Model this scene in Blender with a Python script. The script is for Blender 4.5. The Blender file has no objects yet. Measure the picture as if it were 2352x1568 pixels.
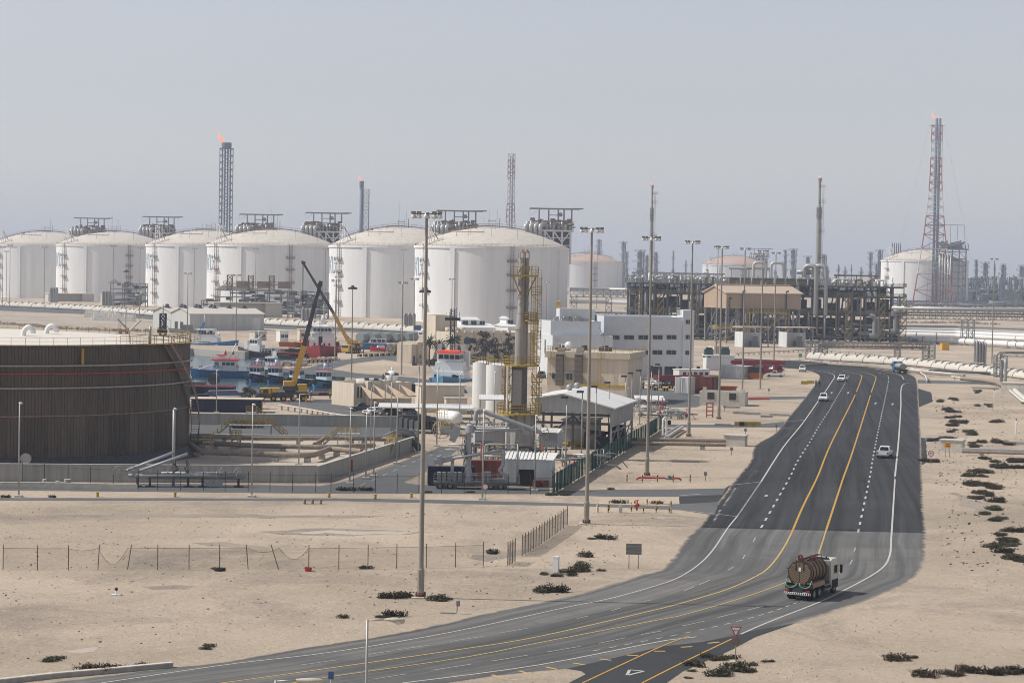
import bpy,math,random
from mathutils import Vector,Matrix
from math import sin,cos,pi,radians,sqrt,atan,atan2,tan
random.seed(7)
R=random.uniform
S=bpy.context.scene
COL=S.collection
#camera
FPX,CAMH=5200.0,29.0
PITCH,ROLL=atan(174/5200),radians(1.0)
Fw=Vector((0,cos(PITCH),-sin(PITCH)))
_R0,_U0=Vector((1,0,0)),Vector((0,sin(PITCH),cos(PITCH)))
Rt=_R0*cos(ROLL)+_U0*sin(ROLL)
Up=-_R0*sin(ROLL)+_U0*cos(ROLL)
cam=bpy.data.cameras.new('camera')
cam.sensor_width=36
cam.lens=36*FPX/2352
cam.clip_start,cam.clip_end=1.0,60000
camo=bpy.data.objects.new('camera',cam)
COL.objects.link(camo)
m3=Matrix((Rt,Up,-Fw)).transposed()
camo.matrix_world=Matrix.Translation((0,0,CAMH))@m3.to_4x4()
S.camera=camo
#world, sun, exposure
SUN_EL,SUN_AZ=radians(48),radians(-87)
W=bpy.data.worlds.new('World')
S.world=W
W.use_nodes=True
nt=W.node_tree
nt.nodes.clear()
sky=nt.nodes.new('ShaderNodeTexSky')
sky.sky_type='NISHITA'
sky.sun_disc=False
sky.sun_elevation=SUN_EL
sky.sun_rotation=SUN_AZ
sky.altitude=0
sky.air_density=1.0
sky.dust_density=0.6
sky.ozone_density=1.0
bg=nt.nodes.new('ShaderNodeBackground')
bg.inputs[1].default_value=0.115
wo=nt.nodes.new('ShaderNodeOutputWorld')
tint=nt.nodes.new('ShaderNodeMix')
tint.data_type='RGBA'
tint.blend_type='MULTIPLY'
tint.inputs[0].default_value=1.0
tint.inputs[7].default_value=(0.96,0.94,0.98,1)
hs=nt.nodes.new('ShaderNodeHueSaturation')
hs.inputs['Saturation'].default_value=0.35
nt.links.new(sky.outputs[0],hs.inputs['Color'])
nt.links.new(hs.outputs[0],tint.inputs[6])
nt.links.new(tint.outputs[2],bg.inputs[0])
nt.links.new(bg.outputs[0],wo.inputs[0])
sl=bpy.data.lights.new('sun','SUN')
sl.energy=4.4
sl.angle=radians(0.6)
sl.color=(1.0,0.945,0.87)
so=bpy.data.objects.new('sun',sl)
COL.objects.link(so)
sd=Vector((sin(SUN_AZ)*cos(SUN_EL),cos(SUN_AZ)*cos(SUN_EL),sin(SUN_EL)))
so.rotation_euler=sd.to_track_quat('Z','Y').to_euler()
so.location=(-200,0,400)
S.view_settings.view_transform='Standard'
S.view_settings.look='None'
S.view_settings.exposure=0.0
S.view_settings.gamma=1.0
S.cycles.max_bounces=5
S.cycles.diffuse_bounces=2
S.cycles.glossy_bounces=2
S.cycles.transmission_bounces=3
S.cycles.transparent_max_bounces=12
S.cycles.volume_bounces=1
S.cycles.use_denoising=True
S.cycles.filter_width=1.0
S.cycles.caustics_reflective=False
S.cycles.caustics_refractive=False
#from the view to the place
def ray(u,v):
 return Fw+Rt*((u-1176)/FPX)-Up*((v-784)/FPX)
def G(u,v,z=0.0):
 d=ray(u,v)
 t=(z-CAMH)/d.z
 return Vector((d.x*t,d.y*t,z))
def P(u,v,y):
 d=ray(u,v)
 t=y/d.y
 return Vector((d.x*t,y,CAMH+d.z*t))
def PHI(u):
 return atan((1176-u)/FPX)
def dep(u,v,z=0.0):
 return G(u,v,z).y
#materials
MATS={}
def mat(name,col,rough=0.65,metal=0.0,var=0.14,scale=0.6,streak=0.0,bump=0.0,grime=None,emit=0.0):
 if name in MATS:
  return MATS[name]
 m=bpy.data.materials.new(name)
 m.use_nodes=True
 t=m.node_tree
 b=t.nodes['Principled BSDF']
 b.inputs['Roughness'].default_value=rough
 b.inputs['Metallic'].default_value=metal
 if rough>0.5:
  b.inputs['Specular IOR Level'].default_value=0.25
 L=t.links.new
 tc=t.nodes.new('ShaderNodeTexCoord')
 mp=t.nodes.new('ShaderNodeMapping')
 mp.inputs['Scale'].default_value=(scale,scale,scale*(0.07 if streak else 1))
 L(tc.outputs['Object'],mp.inputs[0])
 n=t.nodes.new('ShaderNodeTexNoise')
 n.inputs['Detail'].default_value=6
 n.inputs['Roughness'].default_value=0.65
 L(mp.outputs[0],n.inputs['Vector'])
 r=t.nodes.new('ShaderNodeMapRange')
 r.inputs[1].default_value,r.inputs[2].default_value=0.32,0.68
 r.inputs[3].default_value,r.inputs[4].default_value=0,1
 L(n.outputs[0],r.inputs[0])
 mx=t.nodes.new('ShaderNodeMix')
 mx.data_type='RGBA'
 lo=grime or tuple(c*(1-var*1.4)for c in col)
 mx.inputs[6].default_value=(*lo,1)
 mx.inputs[7].default_value=(*(min(1,c*(1+var*(0.3 if grime else 0.7)))for c in col),1)
 L(r.outputs[0],mx.inputs[0])
 L(mx.outputs[2],b.inputs['Base Color'])
 if bump:
  bp=t.nodes.new('ShaderNodeBump')
  bp.inputs['Strength'].default_value=bump
  bp.inputs['Distance'].default_value=0.1
  L(n.outputs[0],bp.inputs['Height'])
  L(bp.outputs[0],b.inputs['Normal'])
 if emit:
  b.inputs['Emission Color'].default_value=(*col,1)
  b.inputs['Emission Strength'].default_value=emit
 MATS[name]=m
 return m
def glass(name,col=(0.02,0.035,0.05)):
 return mat(name,col,0.12,0.0,0.3,0.4)
WHITE=mat('white_paint',(0.74,0.74,0.72),0.5,0,0.10,0.25,1)
SHEET=mat('white_sheeting',(0.66,0.67,0.67),0.5,0,0.12,0.3,1)
CREAM=mat('cream_render',(0.62,0.54,0.43),0.85,0,0.10,0.3,1)
BEIGE=mat('beige_sheeting',(0.46,0.36,0.27),0.6,0,0.10,0.2,1)
CONC=mat('weathered_concrete',(0.40,0.385,0.35),0.9,0,0.16,0.35,1)
CONCL=mat('pale_concrete',(0.56,0.53,0.47),0.9,0,0.14,0.3)
GALV=mat('galvanised_steel',(0.36,0.36,0.35),0.5,0.3,0.15,0.6,1)
STEEL=mat('grey_painted_steel',(0.24,0.25,0.26),0.6,0,0.2,0.5)
DSTEEL=mat('dark_steel',(0.07,0.075,0.085),0.6,0,0.25,0.5)
PIPE=mat('insulated_pipe',(0.50,0.50,0.48),0.45,0.25,0.12,0.7)
RUSTPIPE=mat('dusty_brown_pipe',(0.30,0.25,0.20),0.7,0,0.25,0.5)
MASTM=mat('weathered_mast_steel',(0.31,0.285,0.245),0.6,0.2,0.18,0.5,1)
YEL=mat('safety_yellow',(0.44,0.30,0.05),0.55,0,0.18,0.6)
CRANEY=mat('crane_yellow',(0.62,0.36,0.04),0.4,0,0.1,0.6)
BLACK=mat('black_rubber',(0.018,0.018,0.019),0.8,0,0.3,1)
DARK=mat('dark_machinery',(0.045,0.045,0.048),0.7,0,0.35,0.6)
RED=mat('red_paint',(0.42,0.03,0.025),0.5,0,0.15,0.5)
RUST=mat('rust_red_sheet',(0.16,0.045,0.035),0.7,0,0.3,0.6,1)
BLUE=mat('hull_blue',(0.03,0.12,0.32),0.4,0,0.12,0.4,1)
LBLUE=mat('tug_blue',(0.09,0.28,0.46),0.5,0,0.15,0.5)
NAVY=mat('navy_sheet',(0.012,0.018,0.05),0.6,0,0.2,0.4,1)
BOATW=mat('boat_white',(0.76,0.77,0.76),0.4,0,0.07,0.5)
BOATR=mat('hull_red',(0.36,0.035,0.03),0.5,0,0.22,0.35,1)
ORANGE=mat('skip_orange',(0.42,0.11,0.02),0.6,0,0.2,0.6)
GREENF=mat('green_fence_cloth',(0.018,0.10,0.085),0.8,0,0.25,0.4)
GLASS=glass('window_glass')
GLASST=glass('teal_glass',(0.03,0.10,0.10))
LENS=mat('lamp_reflector',(0.62,0.62,0.60),0.3,0.2,0.05,1)
CARW=mat('car_white',(0.80,0.81,0.80),0.25,0,0.03,0.6)
CARD=mat('car_dark',(0.05,0.055,0.06),0.25,0,0.1,0.6)
LAMPR=mat('tail_lamp',(0.35,0.01,0.01),0.3,0,0.05,1)
FROST=mat('headlamp',(0.65,0.67,0.68),0.15,0,0.05,1)
SKIN=mat('skin',(0.30,0.17,0.11),0.6,0,0.1,4)
PLANTM=mat('plant_steel',(0.15,0.165,0.185),0.6,0.1,0.25,0.3)
LEAF=mat('leaf_green',(0.045,0.062,0.028),0.8,0,0.4,1.5)
LEAFD=mat('dry_scrub',(0.080,0.064,0.042),0.9,0,0.45,2.0)
LEAFO=mat('olive_scrub',(0.085,0.088,0.055),0.9,0,0.4,2.0)
BARK=mat('bark',(0.12,0.09,0.065),0.9,0,0.3,3)
FLAME=mat('gas_flame',(1.0,0.26,0.10),0.9,0,0.2,0.3,emit=1.3)
ROCKM=mat('pale_rock',(0.48,0.41,0.33),0.95,0,0.25,0.5)
PAINTW=mat('road_paint_white',(0.50,0.49,0.46),0.8,0,0.25,1.2)
PAINTY=mat('road_paint_yellow',(0.50,0.29,0.06),0.8,0,0.25,1.2)
PAINTYF=mat('faded_yellow_paint',(0.50,0.36,0.14),0.8,0,0.2,1.2)
PAINTWF=mat('faded_white_paint',(0.40,0.39,0.37),0.8,0,0.3,1.2)
#mesh builder
class MB:
 def __init__(s):
  s.v,s.f,s.mi,s.sm,s.k,s.M=[],[],[],[],0,None
 def mat(s,k):
  s.k=k
  return s
 def add(s,vs,fs,smooth=False):
  o=len(s.v)
  if s.M is None:
   s.v.extend(tuple(p)for p in vs)
  else:
   s.v.extend(tuple(s.M@Vector(p))for p in vs)
  for f in fs:
   s.f.append(tuple(i+o for i in f))
   s.mi.append(s.k)
   s.sm.append(smooth)
  return s
 def box(s,x0,y0,z0,x1,y1,z1):
  return s.add([(x0,y0,z0),(x1,y0,z0),(x1,y1,z0),(x0,y1,z0),(x0,y0,z1),(x1,y0,z1),(x1,y1,z1),(x0,y1,z1)],[(0,3,2,1),(4,5,6,7),(0,1,5,4),(1,2,6,5),(2,3,7,6),(3,0,4,7)])
 def cbox(s,c,size,rz=0.0,rx=0.0):
  m=Matrix.Translation(c)@Matrix.Rotation(rz,4,'Z')@Matrix.Rotation(rx,4,'X')
  a,b,h=size[0]/2,size[1]/2,size[2]/2
  vs=[m@Vector(p)for p in((-a,-b,-h),(a,-b,-h),(a,b,-h),(-a,b,-h),(-a,-b,h),(a,-b,h),(a,b,h),(-a,b,h))]
  return s.add(vs,[(0,3,2,1),(4,5,6,7),(0,1,5,4),(1,2,6,5),(2,3,7,6),(3,0,4,7)])
 def bar(s,p,q,r,n=6,r2=None,caps=True):
  p,q=Vector(p),Vector(q)
  d=q-p
  if d.length<1e-6:
   return s
  d.normalize()
  a=d.orthogonal().normalized()
  b=d.cross(a)
  r2=r if r2 is None else r2
  vs=[p+(a*cos(2*pi*i/n)+b*sin(2*pi*i/n))*r for i in range(n)]+[q+(a*cos(2*pi*i/n)+b*sin(2*pi*i/n))*r2 for i in range(n)]
  s.add(vs,[(i,(i+1)%n,n+(i+1)%n,n+i)for i in range(n)],n>5)
  if caps:
   o=len(s.v)-2*n
   for f in(tuple(o+i for i in reversed(range(n))),tuple(o+n+i for i in range(n))):
    s.f.append(f);s.mi.append(s.k);s.sm.append(False)
  return s
 def beam(s,p,q,w,h=None):
  h=h or w
  p,q=Vector(p),Vector(q)
  d=(q-p).normalized()
  a=d.cross(Vector((0,0,1)))
  a=Vector((1,0,0))if a.length<1e-4 else a.normalized()
  b=a.cross(d)
  vs=[c+a*(w/2*i)+b*(h/2*j)for c in(p,q)for i,j in((-1,-1),(1,-1),(1,1),(-1,1))]
  return s.add(vs,[(0,3,2,1),(4,5,6,7),(0,1,5,4),(1,2,6,5),(2,3,7,6),(3,0,4,7)])
 def path(s,pts,r,n=8,bend=0.0):
  pts=[Vector(p)for p in pts]
  if bend and len(pts)>2:
   out=[pts[0]]
   for i in range(1,len(pts)-1):
    a,b,c=pts[i-1],pts[i],pts[i+1]
    e=min(bend,(a-b).length*.49,(c-b).length*.49)
    p,q=b+(a-b).normalized()*e,b+(c-b).normalized()*e
    for k in range(5):
     t=k/4
     out.append(p*(1-t)**2+b*2*t*(1-t)+q*t*t)
   out.append(pts[-1])
   pts=out
  rings,a=[],None
  for i,p in enumerate(pts):
   d=(pts[min(i+1,len(pts)-1)]-pts[max(i-1,0)]).normalized()
   if a is None:
    a=d.orthogonal().normalized()
   a=(a-d*a.dot(d)).normalized()
   b=d.cross(a)
   rings.append([p+(a*cos(2*pi*k/n)+b*sin(2*pi*k/n))*r for k in range(n)])
  vs=[x for q in rings for x in q]
  fs=[(i*n+k,i*n+(k+1)%n,(i+1)*n+(k+1)%n,(i+1)*n+k)for i in range(len(pts)-1)for k in range(n)]
  s.add(vs,fs,n>5)
  s.add(rings[0],[tuple(reversed(range(n)))])
  return s.add(rings[-1],[tuple(range(n))])
 def lathe(s,prof,n=24,c=(0,0),a0=0.0,a1=2*pi,smooth=True):
  if smooth and len(prof)>2:
   for j in range(1,len(prof)-1):
    u_,w_=(prof[j][0]-prof[j-1][0],prof[j][1]-prof[j-1][1]),(prof[j+1][0]-prof[j][0],prof[j+1][1]-prof[j][1])
    if abs(atan2(u_[0]*w_[1]-u_[1]*w_[0],u_[0]*w_[0]+u_[1]*w_[1]))>.6:
     s.lathe(prof[:j+1],n,c,a0,a1,smooth)
     return s.lathe(prof[j:],n,c,a0,a1,smooth)
  full=abs(a1-a0-2*pi)<1e-6
  k=n if full else n+1
  vs=[(c[0]+r*cos(a0+(a1-a0)*i/n),c[1]+r*sin(a0+(a1-a0)*i/n),z)for r,z in prof for i in range(k)]
  fs=[(j*k+i,j*k+(i+1)%k,(j+1)*k+(i+1)%k,(j+1)*k+i)for j in range(len(prof)-1)for i in range(n)]
  return s.add(vs,fs,smooth)
 def prism(s,poly,z0,z1):
  n=len(poly)
  vs=[(x,y,z0)for x,y in poly]+[(x,y,z1)for x,y in poly]
  return s.add(vs,[tuple(reversed(range(n))),tuple(range(n,2*n))]+[(i,(i+1)%n,n+(i+1)%n,n+i)for i in range(n)])
 def xprism(s,poly,x0,x1):
  n=len(poly)
  vs=[(x0,y,z)for y,z in poly]+[(x1,y,z)for y,z in poly]
  return s.add(vs,[tuple(reversed(range(n))),tuple(range(n,2*n))]+[(i,(i+1)%n,n+(i+1)%n,n+i)for i in range(n)])
 def yprism(s,poly,y0,y1):
  n=len(poly)
  vs=[(x,y0,z)for x,z in poly]+[(x,y1,z)for x,z in poly]
  return s.add(vs,[tuple(range(n)),tuple(reversed(range(n,2*n)))]+[((i+1)%n,i,n+i,n+(i+1)%n)for i in range(n)])
 def loft(s,rings,cap=True,smooth=True):
  n=len(rings[0])
  vs=[p for q in rings for p in q]
  s.add(vs,[(i*n+k,i*n+(k+1)%n,(i+1)*n+(k+1)%n,(i+1)*n+k)for i in range(len(rings)-1)for k in range(n)],smooth)
  if cap:
   s.add(rings[0],[tuple(reversed(range(n)))])
   s.add(rings[-1],[tuple(range(n))])
  return s
 def ball(s,c,r,n=10,sz=1.0,sy=1.0):
  k=max(4,n//2)
  prof=[(max(1e-3,r*sin(pi*i/k)),r*sz*-cos(pi*i/k))for i in range(k+1)]
  vs=[(c[0]+q*cos(2*pi*j/n),c[1]+sy*q*sin(2*pi*j/n),c[2]+z)for q,z in prof for j in range(n)]
  return s.add(vs,[(j*n+i,j*n+(i+1)%n,(j+1)*n+(i+1)%n,(j+1)*n+i)for j in range(k)for i in range(n)],True)
 def cyl(s,c,r,z0,z1,n=16,r2=None):
  return s.bar((c[0],c[1],z0),(c[0],c[1],z1),r,n,r2)
 def rail(s,pts,h=1.1,r=0.03,step=1.6,rails=2):
  pts=[Vector(p)for p in pts]
  for a,b in zip(pts,pts[1:]):
   k=max(1,int((b-a).length/step))
   for i in range(k+1):
    p=a.lerp(b,i/k)
    s.bar(p,p+Vector((0,0,h)),r,4,caps=False)
   for j in range(rails):
    o=Vector((0,0,h*(j+1)/rails))
    s.bar(a+o,b+o,r,4,caps=False)
  return s
 def truss(s,p,q,w,h,n,r):
  p,q=Vector(p),Vector(q)
  d=(q-p).normalized()
  a=d.cross(Vector((0,0,1)))
  a=Vector((1,0,0))if a.length<1e-3 else a.normalized()
  b=a.cross(d)
  cs=[a*(i*w/2)+b*(j*h/2)for i,j in((-1,-1),(1,-1),(1,1),(-1,1))]
  for c in cs:
   s.bar(p+c,q+c,r*1.4,4)
  for i in range(n+1):
   o=p.lerp(q,i/n)
   for k in range(4):
    s.bar(o+cs[k],o+cs[(k+1)%4],r,4,caps=False)
    if i<n:
     e=p.lerp(q,(i+1)/n)
     x,y=(k,(k+1)%4)if i%2 else((k+1)%4,k)
     s.bar(o+cs[x],e+cs[y],r,4,caps=False)
  return s
 def stair(s,p,q,w,n,r=0.04):
  p,q=Vector(p),Vector(q)
  d=Vector((q.x-p.x,q.y-p.y,0)).normalized()
  a=Vector((-d.y,d.x,0))*(w/2)
  for i in range(n):
   c=p.lerp(q,(i+.5)/n)
   s.beam(c-a,c+a,0.25,0.05)
  s.beam(p-a,q-a,0.06,0.25)
  s.beam(p+a,q+a,0.06,0.25)
  return s
 def leaves(s,c,rx,ry,rz,n,size,up=0.3):
  for _ in range(n):
   while True:
    x,y,z=R(-1,1),R(-1,1),R(-1,1)
    q=x*x+y*y+z*z
    if .15<q<1:
     break
   o=Vector((c[0]+x*rx,c[1]+y*ry,c[2]+z*rz))
   a=Vector((R(-1,1),R(-1,1),R(-up,1))).normalized()*size*R(.6,1.3)
   b=a.orthogonal().normalized()
   b.rotate(Matrix.Rotation(R(0,6.28),3,a.normalized()))
   b*=size*.35
   s.add([o-b,o+b,o+a],[(0,1,2)])
  return s
 def build(s,name,mats,parent=None):
  me=bpy.data.meshes.new(name)
  me.from_pydata(s.v,[],s.f)
  if not isinstance(mats,(list,tuple)):
   mats=[mats]
  for m in mats:
   me.materials.append(m)
  me.polygons.foreach_set('material_index',s.mi)
  me.polygons.foreach_set('use_smooth',s.sm)
  me.update()
  o=bpy.data.objects.new(name,me)
  COL.objects.link(o)
  if parent is not None:
   o.parent=parent
  return o
def tag(o,label=None,cat=None,group=None,kind=None):
 for k,v in(('label',label),('category',cat),('group',group),('kind',kind)):
  if v:
   o[k]=v
 return o
def thing(name,label,cat,loc=(0,0,0),rz=0.0,group=None,sc=1.0):
 o=bpy.data.objects.new(name,None)
 o.empty_display_size=0.5
 COL.objects.link(o)
 o.location=loc
 o.rotation_euler=(0,0,rz)
 o.scale=(sc,sc,sc)
 return tag(o,label,cat,group)
def struct(name,mb,mats):
 return tag(mb.build(name,mats),kind='structure')
def copy_tree(o,loc=None,rz=None,label=None,parent=None,sc=None,group=None):
 c=o.copy()
 COL.objects.link(c)
 if parent is not None:
  c.parent=parent
 if loc is not None:
  c.location=loc
 if rz is not None:
  c.rotation_euler=(0,0,rz)
 if sc is not None:
  c.scale=(sc,sc,sc)if not isinstance(sc,tuple)else sc
 if label:
  c['label']=label
 if group:
  c['group']=group
 for ch in list(o.children):
  copy_tree(ch,parent=c)
 return c
def part_at(src,parent,loc,rz=None,sc=None):
 c=src.copy()
 COL.objects.link(c)
 c.parent=parent
 c.location=loc
 if rz is not None:
  c.rotation_euler=(0,0,rz)
 if sc is not None:
  c.scale=sc
 return c
def bld(uc,vb,ul,ur,vt,a,d=None,zb=0.0):
 """corner pixel of a building's base, its left and right ends, the top at the corner and its angle to the line of sight (degrees).
    a>0: the left flank shows, a<0: the right one. Returns location, heading, front width, depth, height."""
 ar=radians(abs(a))
 p=G(uc,vb,zb)if d is None else P(uc,vb,d)
 if d is not None:
  p.z=zb
 k=p.y/FPX
 h=P(uc,vt,p.y).z-zb
 if a>=0:
  w,dp=(ur-uc)*k/cos(ar),(uc-ul)*k/max(.02,sin(ar))
 else:
  w,dp=(uc-ul)*k/cos(ar),(ur-uc)*k/max(.02,sin(ar))
 return p,radians(a)+PHI(uc),w,dp,h
def edge_pts(pix,z=0.0):
 return[G(u,v,z)for u,v in pix]
#ground materials
def ground_mat(name,cols,scales,gravel=0.25,bump=0.25,tracks=False):
 m=bpy.data.materials.new(name)
 m.use_nodes=True
 t=m.node_tree
 L=t.links.new
 b=t.nodes['Principled BSDF']
 b.inputs['Roughness'].default_value=0.95
 b.inputs['Specular IOR Level'].default_value=0.1
 geo=t.nodes.new('ShaderNodeNewGeometry')
 def noise(sc,det=5,rough=.6,vec=None,dist=0.0):
  n=t.nodes.new('ShaderNodeTexNoise')
  n.inputs['Scale'].default_value=sc
  n.inputs['Detail'].default_value=det
  n.inputs['Roughness'].default_value=rough
  n.inputs['Distortion'].default_value=dist
  L(vec or geo.outputs['Position'],n.inputs['Vector'])
  return n.outputs[0]
 def ramp(x,a,c):
  r=t.nodes.new('ShaderNodeMapRange')
  r.inputs[1].default_value,r.inputs[2].default_value=a,c
  L(x,r.inputs[0])
  return r.outputs[0]
 def mix(f,x,y):
  n=t.nodes.new('ShaderNodeMix')
  n.data_type='RGBA'
  if hasattr(f,'links'):
   L(f,n.inputs[0])
  else:
   n.inputs[0].default_value=f
  for k,c in((6,x),(7,y)):
   if isinstance(c,tuple):
    n.inputs[k].default_value=(*c,1)
   else:
    L(c,n.inputs[k])
  return n.outputs[2]
 c=mix(ramp(noise(scales[0],8,.68),.36,.64),cols[0],cols[1])
 c=mix(ramp(noise(scales[1],6,.7,dist=.6),.49,.72),c,cols[2])
 c=mix(ramp(noise(scales[1]*2.3,6,.7,dist=1.2),.60,.80),c,cols[3])
 if tracks:
  eu=t.nodes.new('ShaderNodeUVMap')
  eu.uv_map='edge'
  sx_=t.nodes.new('ShaderNodeSeparateXYZ')
  L(eu.outputs[0],sx_.inputs[0])
  def mth(op,a,v):
   n=t.nodes.new('ShaderNodeMath')
   n.operation=op
   for k,x in enumerate((a,v)):
    if hasattr(x,'links'):
     L(x,n.inputs[k])
    else:
     n.inputs[k].default_value=x
   return n.outputs[0]
  em=mth('MINIMUM',sx_.outputs[0],mth('SUBTRACT',1.0,sx_.outputs[0]))
  em=mth('ADD',em,mth('MULTIPLY',mth('SUBTRACT',noise(.5,6,.75),.5),.055))
  edge=ramp(em,.014,-.004)
  tc=t.nodes.new('ShaderNodeTexCoord')
  for sx,lo,hi,k in((.55,.46,.66,.62),(1.6,.5,.72,.74),(.8,.58,.72,1.5)):
   mp=t.nodes.new('ShaderNodeMapping')
   mp.inputs['Scale'].default_value=(sx,.012,1)
   mp.inputs['Location'].default_value=(sx*7,k,0)
   L(tc.outputs['UV'],mp.inputs[0])
   c=mix(ramp(noise(1.0,4,.6,mp.outputs[0]),lo,hi),c,tuple(x*k for x in cols[0]))
 fine=noise(1.9,4,.85)
 c=mix(ramp(fine,.57,.76),c,tuple(x*(1-gravel*1.6)for x in cols[0]))
 c=mix(ramp(noise(1.3,4,.85),.58,.75),c,tuple(min(.8,x*(1+gravel*.6))for x in cols[1]))
 if tracks:
  c=mix(edge,c,(.40,.33,.255))
 L(c,b.inputs['Base Color'])
 bp=t.nodes.new('ShaderNodeBump')
 bp.inputs['Strength'].default_value=bump
 bp.inputs['Distance'].default_value=0.4
 L(noise(.8,8,.75),bp.inputs['Height'])
 L(bp.outputs[0],b.inputs['Normal'])
 MATS[name]=m
 return m
SAND=ground_mat('desert_sand',((.385,.318,.245),(.53,.438,.342),(.255,.22,.183),(.58,.50,.415)),(.028,.045),.6,.9)
GRAVEL=ground_mat('grey_gravel',((.36,.31,.26),(.46,.40,.33),(.27,.24,.21),(.50,.46,.40)),(.05,.12),.45,.6)
ASPH=ground_mat('fresh_asphalt',((.042,.045,.049),(.052,.056,.06),(.068,.072,.075),(.035,.038,.042)),(.05,.02),.12,.1,True)
ASPHO=ground_mat('worn_asphalt',((.120,.121,.120),(.155,.154,.148),(.215,.205,.19),(.082,.085,.088)),(.07,.04),.15,.15,True)
ASPHN=ground_mat('new_asphalt',((.042,.045,.049),(.05,.054,.058),(.064,.068,.071),(.036,.039,.043)),(.06,.03),.12,.1)
ASPHG=ground_mat('grey_asphalt',((.105,.11,.115),(.125,.13,.133),(.15,.15,.148),(.09,.094,.1)),(.05,.03),.15,.1)
APRON=ground_mat('dusty_apron',((.44,.38,.31),(.52,.45,.37),(.35,.31,.27),(.56,.50,.42)),(.06,.1),.25,.3)
WATER_Z=-2.2
basin=edge_pts([(300,800),(444,800),(520,806),(562,808),(600,802),(690,801),(775,804),(775,826),(690,828),(640,829),(598,833),(590,838),(604,843),(648,848),(705,852),(762,858),(800,868),(845,880),(985,874),(1090,888),(1090,902),(985,905),(800,908),(700,909),(560,908),(445,912),(300,905)])
import bmesh
def sheet_with_hole(outer,hole,z):
 bm=bmesh.new()
 vo=[bm.verts.new((p[0],p[1],z))for p in outer]
 vh=[bm.verts.new((p[0],p[1],z))for p in hole]
 es=[bm.edges.new((vo[i],vo[(i+1)%len(vo)]))for i in range(len(vo))]
 es+=[bm.edges.new((vh[i],vh[(i+1)%len(vh)]))for i in range(len(vh))]
 bmesh.ops.triangle_fill(bm,use_beauty=True,edges=es)
 bmesh.ops.recalc_face_normals(bm,faces=bm.faces[:])
 me=bpy.data.meshes.new('ground')
 for f in bm.faces:
  if f.normal.z<0:
   f.normal_flip()
 bm.to_mesh(me)
 bm.free()
 o=bpy.data.objects.new('ground',me)
 COL.objects.link(o)
 return o
gr=sheet_with_hole([(-6000,-300),(6000,-300),(14000,14000),(-14000,14000)],basin,0)
gr.data.materials.append(SAND)
tag(gr,kind='structure')
q=MB()
n=len(basin)
q.add([(p.x,p.y,0)for p in basin]+[(p.x,p.y,-6)for p in basin],[(i,(i+1)%n,n+(i+1)%n,n+i)for i in range(n)])
tag(q.build('quay_wall',CONC),'grey concrete quay wall around the harbour basin','quay wall',kind='structure')
wm=bpy.data.materials.new('harbour_water')
wm.use_nodes=True
t=wm.node_tree
b=t.nodes['Principled BSDF']
b.inputs['Base Color'].default_value=(.035,.085,.10,1)
b.inputs['Roughness'].default_value=.16
g=t.nodes.new('ShaderNodeNewGeometry')
mp=t.nodes.new('ShaderNodeMapping')
mp.inputs['Scale'].default_value=(.35,.8,1)
t.links.new(g.outputs['Position'],mp.inputs[0])
n_=t.nodes.new('ShaderNodeTexNoise')
n_.inputs['Scale'].default_value=1.2
n_.inputs['Detail'].default_value=5
t.links.new(mp.outputs[0],n_.inputs['Vector'])
bp=t.nodes.new('ShaderNodeBump')
bp.inputs['Strength'].default_value=.35
bp.inputs['Distance'].default_value=.3
t.links.new(n_.outputs[0],bp.inputs['Height'])
t.links.new(bp.outputs[0],b.inputs['Normal'])
q=MB()
xs,ys=[p.x for p in basin],[p.y for p in basin]
q.add([(min(xs)-3,min(ys)-3,WATER_Z),(max(xs)+3,min(ys)-3,WATER_Z),(max(xs)+3,max(ys)+3,WATER_Z),(min(xs)-3,max(ys)+3,WATER_Z)],[(0,1,2,3)])
struct('water',q,wm)
def rough(pix,amp=1.2,step=6.0,z=0.0):
 """pixel outline on the ground, its long edges broken up the way sand creeps over asphalt"""
 pts,out=edge_pts(pix),[]
 for a,b in zip(pts,pts[1:]+pts[:1]):
  k=max(1,int((b-a).length/step))
  for i in range(k):
   p=a.lerp(b,i/k)
   if amp and i:
    p+=Vector((R(-amp,amp),R(-amp,amp),0))*.35
   out.append(p)
 return out
def flat(name,pts,z,m,kind='structure'):
 """one flat sheet with an arbitrary outline"""
 bm=bmesh.new()
 vs=[bm.verts.new((p[0],p[1],z))for p in pts]
 es=[bm.edges.new((vs[i],vs[(i+1)%len(vs)]))for i in range(len(vs))]
 bmesh.ops.triangle_fill(bm,use_beauty=True,edges=es)
 me=bpy.data.meshes.new(name)
 for f in bm.faces:
  f.normal_update()
  if f.normal.z<0:
   f.normal_flip()
 bm.to_mesh(me)
 bm.free()
 me.materials.append(m)
 o=bpy.data.objects.new(name,me)
 COL.objects.link(o)
 return tag(o,kind=kind)
ROAD_L_FAR=[(1605,1211),(1611,1196),(1640,1182),(1568,1171),(1568,1140),(1650,1130),(1680,1112),(1695,1094),(1724,1057),(1720,1049),(1735,1022),(1778,997),(1790,981),(1802,969),(1820,947),(1843,920),(1855,907),(1870,885),(1882,867),(1878,860),(1858,852),(1813,845),(1775,842)]
ROAD_FAR=[(1640,822),(1720,824),(1793,827),(1863,829),(1889,834),(1964,840),(2029,847),(2059,854)]
ROAD_R=[(2096,862),(2108,871),(2109,890),(2139,901),(2143,922),(2111,935),(2114,985),(2116,1005),(2126,1006),(2131,1060),(2119,1067),(2120,1127),(2121,1160),(2128,1224)]
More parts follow.
